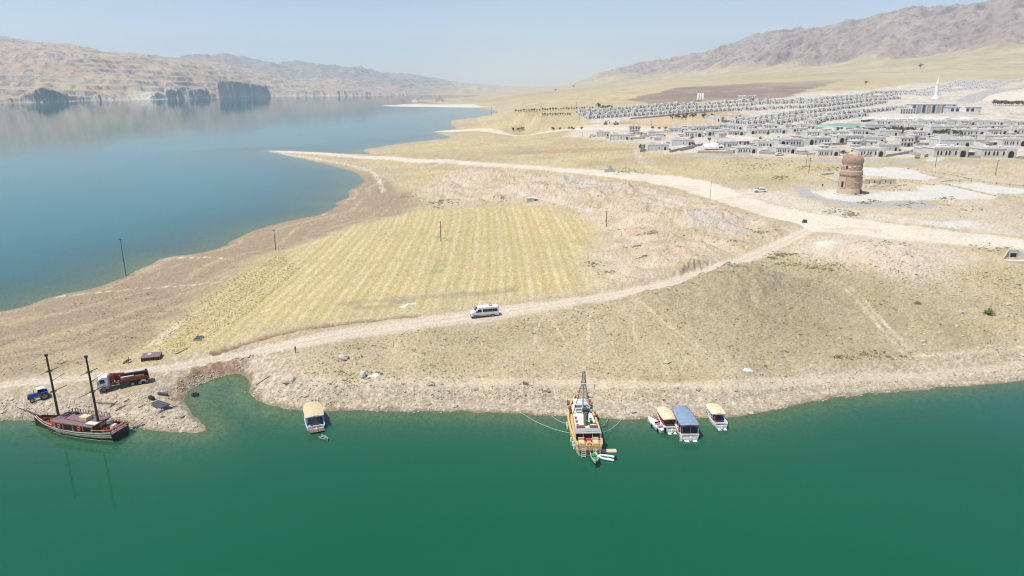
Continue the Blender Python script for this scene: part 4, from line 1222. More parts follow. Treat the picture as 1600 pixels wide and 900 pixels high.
    MB().tube((9.2, 0, 3.9), (4.2, -.1, 4.3), .09, .07, 8).build('boom', 'grey_mast', mm)
    # mizzen spar with its furled olive sail
    mz = MB().tube((5.0, -.35, 3.1), (5.0, -.35, 6.2), .13, .09, 8).build('mizzen_mast', 'mast', s, True)
    MB().box(5.1, .05, 5.7, .6, 1.5, .5).build('mizzen_head', 'solar', mz, False, .05)
    MB().tube((4.9, .1, 3.3), (5.05, .1, 5.7), .38, .5, 10).build('furled_sail', 'olive', mz, True)
    # fenders on the left side
    for x in (9.4, 8.3, 3.6, 2.2, 1.1):
        y = H.hb(x) + .2; MB().tube((x, y, .7), (x, y, 1.45), .17, .17, 8).build('fender', 'white', s, True)
    # strings of coloured flags from the shrouds to the rail
    cols = ['redcloth', 'yellow', 'blue', 'green', 'orange']
    k = 0
    for sd in (1, -1):
        for i in range(9):
            t = i / 8; x = 12.2 + 3.0 * t * (1 if sd < 0 else .35); y = sd * (2.35 - .7 * t * (sd < 0)); z = 2.7 + 1.1 * math.sin(t * 2.2)
            MB().box(x, y + sd * .1 * (i % 3), z, .42, .34, .4, .4 * i).build('flag', cols[(k + i) % 5], s); 
        k += 2
gulet()

def tender():
    s = thing('tender_boat', 'small white tender with green floor hanging under the gulet stern', 'boat', (13.75, 101.6, .55), math.radians(-86))
    H = Hull([(-1.5, .5, .42, .5), (0, .62, .5, .5), (1.0, .5, .35, .55), (1.6, .12, .05, .62)], deck=.32, keel=-.2, wall=.07)
    H.shell().build('hull', 'offwhite', s, True)
    H.deck_sheet(-1.42, 1.3).build('floor', 'green', s)
    MB().bar((-.4, -.5, .42), (-.4, .5, .42), .22, .04).build('thwart', 'green', s)
    m = MB().box(1.75, 0, .1, .3, .24, .5); m.tube((1.8, 0, .1), (1.85, 0, -.75), .07); m.build('outboard_motor', 'black', s)
    for y in (-.45, .45): MB().bar((-1.6, y, .62), (-2.3, y, 1.55), .08).build('davit', 'wood', s)
tender()

def ropes():
    def rope(p, q, sag, label):
        m = MB(); p, q = Vector(p), Vector(q); n = 12; pts = []
        for i in range(n + 1):
            t = i / n; w = p.lerp(q, t); w.z -= sag * 4 * t * (1 - t); w.z = max(w.z, .06); pts.append(w)
        m.path(pts, .035, 5)
        tag(m.build('mooring_rope', 'rope'), label, 'rope', 'mooring ropes of the gulet')
    g = gps([(812, 644), (862, 650), (951, 653), (974, 652)])
    rope((10.1, 108.0, 1.9), g[0], .6, 'long pale mooring rope running left from the gulet to the shore')
    rope((10.2, 111.5, 1.9), g[1], .3, 'shorter mooring rope from the gulet to the shore close on its left')
    rope((16.0, 110.5, 1.9), g[2], .3, 'short steep mooring rope from the gulet to the shore on its right')
    rope((15.9, 108.3, 1.9), g[3], .6, 'long mooring rope slanting right from the gulet to the pale shore boulders')
ropes()

def float_and_inflatable():
    x, y = at(951, 705.5, 0)
    s = thing('swim_platform', 'beige floating platform beside the gulet stern', 'platform', (x, y, 0), .02)
    MB().box(0, 0, -.15, 2.7, 1.0, .4).build('deck', 'tan', s, False, .06)
    MB().box(0, 0, -.3, 2.5, .8, .16).build('float', 'greycanvas', s)
    x, y = at(947.5, 716.5, 0)
    s = thing('inflatable_dinghy', 'white inflatable dinghy with outboard floating right of the gulet stern', 'dinghy', (x, y, .05), math.radians(163))
    m = MB()
    pts = [(-1.35, .55, .15), (.4, .55, .17), (1.0, .36, .22), (1.32, 0, .27), (1.0, -.36, .22), (.4, -.55, .17), (-1.35, -.55, .15)]
    for a, b in zip(pts[:-1], pts[1:]): m.tube(a, b, .2, .2, 10)
    m.build('tube', 'white', s, True)
    MB().box(-.2, 0, 0, 2.1, .8, .06).build('floor', 'solar', s)
    MB().bar((-.3, -.45, .26), (-.3, .45, .26), .22, .05).build('thwart', 'greycanvas', s)
    m = MB().box(-1.5, 0, .15, .4, .3, .5); m.tube((-1.5, 0, .2), (-1.55, 0, -.5), .06); m.build('outboard_motor', 'black', s)
float_and_inflatable()

# ------------------------------------------------------------------ canopied tour boats
def tour_boat(x, y, rz, L, B, roof_mat, trim, label, platform='bracket', roof=(.05, .80), roof_h=2.3, panels=True):
    s = thing('tour_boat', label, 'boat', (x, y, 0), rz, 'canopied tour boats along the shore')
    k = L / 10.0
    H = Hull([(0, B * .44, B * .38, .95), (1.2 * k, B * .5, B * .45, .9), (5 * k, B * .5, B * .45, .95), (7.5 * k, B * .42, B * .3, 1.1), (9.2 * k, B * .2, B * .06, 1.3), (10 * k, .06, .03, 1.45)], deck=.4, keel=-.5, wall=.1)
    H.shell().build('hull', 'white', s, True)
    H.strip(.9, 1.02, .02, 9.9 * k, .04).build('gunwale', 'white', s)
    H.strip(.55, .66, .02, 9.4 * k, .025).build('rubbing_strake', trim, s)
    H.deck_sheet(.1, 9.4 * k).build('deck', 'steel', s)
    x0, x1 = roof[0] * L, roof[1] * L
    # roof: shallow curved canvas with drop edges, narrowing toward the bow
    def ry(x):
        t = (x - x0) / (x1 - x0)
        return B * .5 * (1.0 if t < .55 else 1 - .30 * ((t - .55) / .45) ** 2) * (.94 + .06 * min(t / .15, 1))
    rings = []; xs = np.linspace(x0, x1, 12)
    for i, xx in enumerate(xs):
        b = ry(xx); e = .0 if 0 < i < 11 else -.06
        up = [(xx, b * q, roof_h + .22 * (1 - q * q) + e) for q in (1, .8, .5, .2, -.2, -.5, -.8, -1)]
        dn = [(a, yy, z - .06) for a, yy, z in up[::-1]]
        rings.append(up + dn)
    MB().loft(rings).build('canopy', roof_mat, s, True)
    m = MB(); pl = []; pr = []
    for xx in xs:
        b = ry(xx); pl.append((xx, b + .02, roof_h - .02)); pr.append((xx, -b - .02, roof_h - .02))
    for a in (pl, pr):
        for p, q in zip(a[:-1], a[1:]): m.bar(p, q, .06, .16)
    m.bar(pl[0], pr[0], .06, .16); m.bar(pl[-1], pr[-1], .06, .16)
    m.build('canopy_edge', 'yellow' if trim == 'redcloth' else trim, s)
    if panels:   # ribs that show through the cloth
        rb = MB()
        for xx in xs[1:-1:2]:
            pr_ = [(xx, ry(xx) * q, roof_h + .22 * (1 - q * q) + .012) for q in (.97, .6, .2, -.2, -.6, -.97)]
            for a, b in zip(pr_[:-1], pr_[1:]): rb.bar(a, b, .05, .02)
        rb.bar((x0 + .1, 0, roof_h + .235), (x1 - .1, 0, roof_h + .235), .06, .02)
        rb.build('canopy_rib', roof_mat, s)
    n = 6
    for sd in (1, -1):
        for i in range(n):
            xx = x0 + .1 + (x1 - x0 - .3) * i / (n - 1)
            MB().bar((xx, sd * (min(ry(xx), H.hb(xx)) - .06), .85), (xx, sd * (ry(xx) - .06), roof_h), .07).build('canopy_post', 'white' if trim != 'redcloth' else trim, s)
        # seats along the sides
        MB().box((x0 + x1) / 2, sd * B * .33, .55, (x1 - x0) * .75, B * .16, .42).build('bench', trim if trim == 'redcloth' else 'blue', s)
        MB().bar((x0 + .4, sd * (B * .5 - .06), 1.25), (x1 - .6, sd * (ry(x1 - .6) - .08), 1.35), .03, .20).build('side_panel', trim, s)
    # stern gear
    MB().box(.75, 0, .56, .6, B * .5, .5).build('helm_seat', 'dark', s)
    MB().bar((.25, -B * .4, .9), (.25, B * .4, .9), .12, .25).build('stern_bulkhead', 'white', s)
    m = MB().box(-.35, 0, .05, .35, .3, .75); m.tube((-.4, 0, .1), (-.45, 0, -.6), .08); m.build('outboard_motor', 'white', s, False, .03)
    if platform == 'bracket':
        for sd in (1, -1):
            MB().box(-.55, sd * B * .2, -.02, .7, B * .22, .1).build('swim_step', 'white', s)
    else:
        MB().box(-.45, -.1, .22, .95, B * .72, .1).build('swim_platform', 'rust', s)
        m = MB(); 
        for i in range(6): m.bar((-.9, -B * .42 + i * B * .13, .3), (-.05, -B * .42 + i * B * .13, .3), .05, .05)
        m.build('platform_slat', 'steel', s)
    return s, H
T1, H1 = tour_boat(31.6, 109.0, math.radians(91), 9.6, 3.5, 'blueroof', 'maroon', 'largest tour boat, with a long blue-grey canopy and white hull', roof=(.06, .86), roof_h=2.5)
m = MB().torus((1.35, 1.83, 1.55), .3, .08, 'y', 14, 5); m.build('life_ring', 'orange', T1, True)
m = MB()
for d in (-.2, .2): m.tube((.35, 1.6 + d * .3, 1.0), (-.65, 1.75 + d, -.3), .035)
for i in range(5):
    t = i / 4; m.bar((.2 - .8 * t, 1.45 + .1 * t, .9 - 1.15 * t), (.2 - .8 * t, 1.85 + .1 * t, .9 - 1.15 * t), .06)
m.build('boarding_ladder', 'white', T1)
MB().box(.45, 0, 1.25, .06, 2.6, .95).build('stern_window', 'glass', T1)
for y in (-1.35, -.1, 1.35): MB().bar((.4, y, .95), (.4, y, 2.45), .09).build('window_post', 'maroon', T1)
tour_boat(28.9, 111.8, math.radians(96), 6.9, 2.5, 'yellow', 'redcloth', 'small tour boat with yellow canopy and red trim beside the blue-roofed boat', roof=(.16, .88), roof_h=2.0)
T3, H3 = tour_boat(38.4, 113.3, math.radians(93), 6.4, 2.6, 'yellow', 'white', 'yellow-canopied tour boat floating alone, rightmost of the boats', roof=(.27, .93), roof_h=2.0)
MB().bar((1.2, .9, .95), (1.2, .9, 1.95), .05).build('flag_pole', 'redcloth', T3)
MB().box(1.2, 1.0, 1.25, .5, .05, .45).build('flag', 'redcloth', T3)
MB().box(2.0, 0, .55, .3, .8, .7).build('console', 'dark', T3)
tour_boat(-35.6, 112.2, math.radians(112), 8.0, 3.3, 'tan', 'offwhite', 'tour boat with tan canopy moored near the small inlet', platform='deck', roof=(.14, .92), roof_h=2.4)

def motorboat():
    s = thing('motorboat', 'small white motorboat with covered deck beside the yellow-canopied boat', 'boat', (27.55, 111.7, 0), math.radians(115))
    H = Hull([(0, .85, .7, .75), (1.5, .95, .8, .75), (3.2, .8, .55, .8), (4.3, .4, .12, .9), (4.9, .05, .03, 1.0)], deck=.28, keel=-.35, wall=.08)
    H.shell().build('hull', 'white', s, True)
    H.deck_sheet(.1, 4.5).build('deck', 'white', s)
    m = MB(); rings = []
    for x, b, z in ((2.1, .6, .95), (2.6, .62, 1.05), (3.5, .5, 1.0), (4.2, .2, .9)):
        rings.append([(x, b, .5), (x, b * .8, z), (x, -b * .8, z), (x, -b, .5)])
    m.loft(rings).build('cuddy', 'white', s, True)
    MB().torus((1.7, 0, .95), .3, .05, 'x', 12, 5).build('steering_wheel', 'redcloth', s)
    MB().box(1.1, 0, .5, .5, 1.1, .4).build('seat', 'greycanvas', s)
    MB().bar((2.05, -.6, 1.1), (2.05, .6, 1.1), .05, .3).build('windscreen', 'glass', s)
    m = MB().box(-.25, 0, .3, .4, .4, .75); m.tube((-.25, 0, .3), (-.3, 0, -.5), .08); m.build('outboard_motor', 'black', s, False, .04)
    for x in (.6, 2.4): MB().tube((x, H.hb(x) + .15, .15), (x, H.hb(x) + .15, .7), .13, .13, 8).build('fender', 'rubber', s, True)
motorboat()

def dinghies():
    x, y = at(506, 686, 0)
    s = thing('rowing_dinghy', 'little grey rowing dinghy floating behind the tan-canopied boat', 'dinghy', (x, y, 0), math.radians(-38))
    H = Hull([(-1.1, .42, .32, .38), (-.2, .52, .42, .36), (.7, .38, .25, .4), (1.2, .06, .03, .48)], deck=.3, keel=-.15, wall=.09)
    H.shell().build('hull', 'greycanvas', s, True)
    H.deck_sheet(-1.0, .8).build('floor', 'solar', s)
    for q in (-.5, .25): MB().bar((q, -.42, .3), (q, .42, .3), .2, .04).build('thwart', 'greycanvas', s)
    MB().tube((-.8, .3, .42), (.7, -.2, .44), .03).build('oar', 'steel', s)
    x, y = at(305, 617, 0)
    m = MB().torus((0, 0, .12), .55, .2, 'z', 18, 8); o = m.build('tyre', 'rubber', None, True); o.location = (x, y, 0)
    tag(o, 'black tyre floating in the small inlet', 'tyre')
dinghies()
# ------------------------------------------------------------------ vehicles
def wheel(parent, x, y, z, r, w, name='wheel', rim='steel'):
    wl = MB().tube((x, y - w / 2, z), (x, y + w / 2, z), r, r, 18).build(name, 'rubber', parent, True)
    MB().tube((x, y - w / 2 - .012, z), (x, y + w / 2 + .012, z), r * .58, r * .58, 12).build('rim', rim, wl)
    MB().tube((x, y - w / 2 - .03, z), (x, y + w / 2 + .03, z), r * .2, r * .2, 8).build('hub', 'dark', wl)
    return wl

def place(px, py, px2, py2):
    """ground point and heading of a vehicle whose front stands at the first and rear at the second pixel"""
    a, b = gps([(px, py), (px2, py2)])
    return a, b, (a + b) / 2, math.atan2(a.y - b.y, a.x - b.x)

def minibus():
    a, b, c, rz = place(739.5, 496, 774, 492)
    s = thing('minibus', 'white high-roof minibus with dark windows driving on the dirt road', 'minibus', c, rz)
    L, Wd, z0 = 7.0, 1.95, .38
    prof = [(-3.5, .45), (-3.5, 1.3), (-3.46, 2.5), (-3.3, 2.72), (1.2, 2.74), (1.75, 2.6), (2.45, 1.75), (3.3, 1.35), (3.48, 1.1), (3.5, .45)]
    rings = []
    for y, k in ((-Wd / 2, .0), (-Wd / 2 + .12, .12), (Wd / 2 - .12, .12), (Wd / 2, 0)):
        rings.append([(x * (.985 if k == 0 else 1), y, z - (.10 if (k == 0 and z > 2.3) else 0)) for x, z in prof])
    MB().loft(rings).build('body', 'white', s, True)
    for sd in (1, -1):
        y = sd * (Wd / 2 + .012)
        for x0, x1 in ((-3.15, -1.95), (-1.9, -.75), (-.7, .55)):
            MB().box((x0 + x1) / 2, y, 1.45, x1 - x0, .03, .72).build('window', 'glass', s)
        MB().prism_y([(.85, 1.42), (2.15, 1.42), (1.7, 2.1), (.9, 2.16)], y - .015, y + .015).build('window', 'glass', s)
        MB().box(0, y, .62, 6.0, .05, .12).build('side_trim', 'rubber', s)
        MB().box(2.15, sd * 1.12, 1.35, .12, .22, .3).build('mirror', 'rubber', s)
        MB().box(3.42, sd * .72, .85, .12, .36, .26).build('headlight', 'glass', s, False, .02)
        MB().box(-3.5, sd * .86, 1.0, .05, .14, .5).build('tail_light', 'redcloth', s)
        wheel(s, 2.45, sd * .86, .36, .36, .26); wheel(s, -1.95, sd * .86, .36, .36, .26)
    MB().add([(1.83, -.82, 2.53), (1.83, .82, 2.53), (2.47, .86, 1.78), (2.47, -.86, 1.78), (1.80, -.82, 2.48), (1.80, .82, 2.48), (2.42, .86, 1.74), (2.42, -.86, 1.74)],
             [(0, 1, 2, 3), (7, 6, 5, 4), (0, 4, 5, 1), (1, 5, 6, 2), (2, 6, 7, 3), (3, 7, 4, 0)]).build('windscreen', 'glass', s)
    MB().box(-1.6, 0, 2.74, .9, .6, .08).build('roof_vent', 'dark', s)
    MB().box(3.5, 0, .42, .1, 1.7, .3).build('bumper', 'rubber', s); MB().box(-3.55, 0, .42, .12, 1.8, .22).build('bumper', 'rubber', s)
    MB().box(0, 0, .3, 6.4, 1.6, .2).build('underbody', 'dark', s)
    MB().box(-3.52, 0, 1.55, .03, 1.4, .75).build('rear_window', 'glass', s)
minibus()

def tractor():
    a, b, c, rz = place(49, 628, 71, 620.5)
    c = a.lerp(b, .55)
    s = thing('tractor', 'blue tractor with white cab roof parked left of the crane truck', 'tractor', c, rz)
    m = MB().box(.85, 0, .75, 1.7, .62, .75); m.build('hood', 'blue', s, False, .08)
    MB().box(1.55, 0, .45, .5, .6, .5).build('front_weight', 'dark', s, False, .04)
    MB().box(.2, 0, .45, 2.4, .4, .4).build('chassis', 'steel', s)
    MB().box(1.71, 0, .85, .04, .5, .5).build('grille', 'dark', s)
    MB().box(-.6, 0, .75, 1.1, 1.05, .55).build('cab_floor', 'blue', s, False, .05)
    MB().box(-.55, 0, 1.3, 1.0, 1.1, .9).build('cab_window', 'glass', s, False, .04)
    for sx, sy in ((.0, 1), (.0, -1), (-1.1, 1), (-1.1, -1)): MB().bar((sx + .0, sy * .56, 1.25), (sx - .02, sy * .56, 2.25), .08).build('cab_pillar', 'blue', s)
    MB().box(-.55, 0, 2.22, 1.5, 1.4, .16, 0, .92).build('cab_roof', 'white', s, False, .04)
    MB().tube((.6, .28, 1.5), (.6, .28, 2.2), .05).build('exhaust_pipe', 'dark', s)
    for sd in (1, -1):
        wheel(s, -.95, sd * .78, .76, .76, .42); wheel(s, 1.15, sd * .68, .42, .42, .28, 'wheel', 'offwhite')
        MB().prism_y([(-1.7, 1.1), (-1.5, 1.6), (-.6, 1.62), (-.15, 1.2), (-.3, 1.15), (-.65, 1.5), (-1.4, 1.5), (-1.6, 1.05)], sd * .8 - .25, sd * .8 + .25).build('mudguard', 'blue', s)
    MB().box(-.6, 0, 1.3, .4, .5, .5).build('seat', 'dark', s)
tractor()

def crane_truck():
    a, b, c, rz = place(154, 612.5, 236, 594)
    s = thing('crane_truck', 'white-cabbed truck with red loading crane and red flatbed parked on the shore track', 'truck', c, rz)
    hl = (a - b).length / 2
    q = hl / 4.9
    X = lambda x: x * q
    MB().box(X(0), 0, .75, X(9.4), .9, .3).build('chassis', 'dark', s)
    # cab
    rings = []
    for y, k in ((-1.2, .94), (-1.1, 1), (1.1, 1), (1.2, .94)):
        rings.append([(X(2.95), y, .7), (X(2.95), y, .7 + 2.35 * k), (X(4.0), y, .7 + 2.38 * k), (X(4.55), y, .7 + 2.1 * k), (X(4.88), y, 1.75), (X(4.9), y, .7)])
    MB().loft(rings).build('cab', 'white', s)
    MB().add([(X(4.58), -1.0, 2.72), (X(4.58), 1.0, 2.72), (X(4.93), 1.05, 1.82), (X(4.93), -1.05, 1.82), (X(4.5), -1.0, 2.70), (X(4.5), 1.0, 2.70), (X(4.83), 1.05, 1.8), (X(4.83), -1.05, 1.8)],
             [(0, 1, 2, 3), (7, 6, 5, 4), (0, 4, 5, 1), (1, 5, 6, 2), (2, 6, 7, 3), (3, 7, 4, 0)]).build('windscreen', 'glass', s)
    for sd in (1, -1):
        MB().box(X(3.95), sd * 1.21, 1.8, X(.9), .03, .75).build('side_window', 'glass', s)
        MB().box(X(4.7), sd * 1.38, 1.75, .12, .2, .55).build('mirror', 'dark', s)
        MB().box(X(4.93), sd * .85, .95, .06, .4, .28).build('headlight', 'glass', s)
        MB().box(X(3.2), sd * 1.15, .6, X(.55), .3, .6).build('step', 'steel', s)
    MB().box(X(4.92), 0, .5, .16, 2.4, .4).build('bumper', 'offwhite', s)
    MB().box(X(4.93), 0, 1.3, .04, 1.5, .3).build('grille', 'dark', s)
    MB().box(X(2.8), 0, .9, X(.25), 2.2, 1.6).build('fuel_tank', 'steel', s)
    for sd in (1, -1):
        for x in (3.85, -1.4, -2.75, -4.0): wheel(s, X(x), sd * 1.02, .52, .52, .4)
        MB().prism_y([(X(3.2), .95), (X(3.35), 1.2), (X(4.35), 1.2), (X(4.5), .95), (X(4.4), .95), (X(4.3), 1.1), (X(3.4), 1.1), (X(3.3), .95)], sd * 1.05 - .2, sd * 1.05 + .2).build('mudguard', 'white', s)
    # bed with drop sides
    MB().box(X(-1.45), 0, 1.2, X(6.2), 2.4, .16).build('bed', 'rust', s)
    for sd in (1, -1):
        sp = MB().box(X(-1.75), sd * 1.22, 1.3, X(5.5), .08, .55); sp.build('side_board', 'red', s)
        for i in range(6): MB().box(X(-4.4 + i * 1.05), sd * 1.28, 1.2, .1, .06, .68).build('stake', 'red', s)
    MB().box(X(-4.55), 0, 1.3, .1, 2.4, .95).build('tail_board', 'red', s)
    # crane: pedestal, body, folded boom over the bed
    MB().box(X(2.25), 0, 1.05, X(.8), 2.0, .5).build('crane_base', 'red', s, False, .05)
    MB().box(X(2.2), .1, 1.5, X(.9), 1.1, 1.6).build('crane_column', 'red', s, False, .1)
    MB().box(X(1.6), -.5, 1.6, X(1.3), .9, 1.2).build('crane_body', 'red', s, False, .12)
    MB().bar((X(2.4), .3, 3.05), (X(-.2), .35, 2.7), .5, .5).build('boom', 'red', s)
    MB().bar((X(.6), .15, 2.45), (X(-3.9), .15, 2.3), .55, .5).build('boom_arm', 'mast', s)
    MB().bar((X(.3), -.35, 2.3), (X(-3.3), -.35, 2.2), .3, .35).build('boom_extension', 'dark', s)
    MB().bar((X(1.9), -.5, 2.85), (X(.3), -.45, 2.5), .18).build('hydraulic_ram', 'steel', s)
    m = MB().box(X(-4.1), .2, 1.4, .7, .9, 1.2); m.build('grapple', 'dark', s, False, .1)
    MB().bar((X(-4.0), .2, 2.5), (X(-4.35), .2, 2.9), .2).build('hook', 'dark', s)
    MB().box(X(-.6), -.6, 1.36, X(2.6), .8, .3).build('load_plank', 'offwhite', s)
    for sd in (1, -1): MB().box(X(1.1), sd * 1.15, .85, .25, .4, .9).build('outrigger', 'steel', s)
    MB().box(X(-3.4), 1.26, .75, .9, .08, .35).build('rear_guard', 'offwhite', s)
crane_truck()

def car_proto(mat, label, loc, rz, group=None):
    s = thing('parked_car', label, 'car', loc, rz, group)
    prof = [(-2.1, .35), (-2.15, .85), (-1.75, 1.0), (-1.35, 1.42), (.3, 1.45), (1.0, .98), (1.95, .82), (2.1, .6), (2.1, .35)]
    MB().loft([[(x, y, z) for x, z in prof] for y in (-.86, .86)]).build('body', mat, s, False, .05)
    for sd in (1, -1):
        MB().prism_y([(-1.4, 1.0), (-1.15, 1.34), (.2, 1.36), (.75, 1.0)], sd * .87 - .02, sd * .87 + .02).build('side_window', 'glass', s)
        wheel(s, 1.3, sd * .78, .31, .31, .2); wheel(s, -1.3, sd * .78, .31, .31, .2)
        MB().box(2.08, sd * .6, .62, .06, .3, .15).build('headlight', 'frame', s)
        MB().box(-2.14, sd * .62, .68, .06, .26, .16).build('tail_light', 'redcloth', s)
    MB().add([(.33, -.74, 1.43), (.33, .74, 1.43), (.98, .78, 1.02), (.98, -.78, 1.02), (.25, -.7, 1.3), (.25, .7, 1.3), (.85, .74, .95), (.85, -.74, .95)],
             [(0, 1, 2, 3), (7, 6, 5, 4), (0, 4, 5, 1), (1, 5, 6, 2), (2, 6, 7, 3), (3, 7, 4, 0)]).build('windscreen', 'glass', s)
    MB().box(-1.62, 0, 1.02, .12, 1.4, .3).build('rear_window', 'glass', s)
    return s

def cars():
    g = gps([(1188, 299.5), (1218, 242.8), (1355, 244.2), (1433, 247.5), (925, 214.5)])
    k = 1.35
    for mat, p, rz, lab in [('white', g[0], math.radians(170), 'white car parked on the pale gravel beside the main road'),
                        ('white', g[1], math.radians(2), 'white car on the asphalt road before the front houses, left of the tower'),
                        ('offwhite', g[2], math.radians(4), 'pale car on the asphalt road just right of the tower dome'),
                        ('steel', g[3], math.radians(65), 'grey car driving out of the side street right of the tower')]:
        c = car_proto(mat, lab, p, rz, 'cars about the village'); c.scale = (k, k, k)
    s = thing('box_truck', 'white box truck parked at the left end of the lower village', 'truck', g[4], math.radians(20))
    MB().box(-.8, 0, .9, 4.4, 2.2, 2.3).build('box', 'white', s, False, .05)
    MB().box(2.2, 0, .6, 1.5, 2.1, 1.9).build('cab', 'offwhite', s, False, .15)
    MB().box(2.95, 0, 1.5, .05, 1.8, .7).build('windscreen', 'glass', s)
    for sd in (1, -1):
        wheel(s, 2.0, sd * .9, .45, .45, .3); wheel(s, -1.9, sd * .9, .45, .45, .3)
cars()

def excavators():
    for (px, py), rz, lab in (((946, 194.5), .4, 'orange excavator with raised arm working on the bare strip'), ((963, 194.5), 2.6, 'orange wheel loader with big bucket right of the excavator')):
        p = gps([(px, py)])[0]
        s = thing('excavator' if rz < 1 else 'wheel_loader', lab, 'construction machine', p, rz)
        MB().box(0, 0, 1.0, 3.6, 2.6, 1.4).build('body', 'excavator', s, False, .2)
        MB().box(.6, .4, 2.3, 1.4, 1.3, 1.4).build('cab', 'glass', s, False, .1)
        if rz < 1:
            for sd in (1, -1): MB().box(0, sd * 1.2, 0, 4.2, .6, 1.0).build('track', 'dark', s, False, .2)
            MB().bar((1.4, -.4, 2.0), (3.6, -.4, 5.2), .45).build('boom', 'excavator', s)
            MB().bar((3.6, -.4, 5.2), (5.2, -.4, 2.4), .35).build('arm', 'excavator', s)
            MB().box(5.2, -.4, 1.2, 1.0, 1.1, 1.1).build('bucket', 'dark', s, False, .1)
        else:
            for sd in (1, -1):
                wheel(s, 1.5, sd * 1.2, .85, .85, .6); wheel(s, -1.5, sd * 1.2, .85, .85, .6)
            MB().bar((1.8, 0, 1.6), (3.9, 0, 1.0), .6).build('lift_arm', 'excavator', s)
            MB().box(4.4, 0, .3, 1.1, 2.8, 1.2).build('bucket', 'offwhite', s, False, .1)
excavators()
# ------------------------------------------------------------------ the stone village
def arch_pts(x, w, z0, zs, n=7):
    """outline of an arched opening in the x-z plane"""
    p = [(x - w / 2, z0), (x + w / 2, z0)]
    for i in range(n + 1):
        a = math.pi * i / n
        p.append((x + w / 2 * math.cos(a), zs + w / 2 * math.sin(a)))
    return p

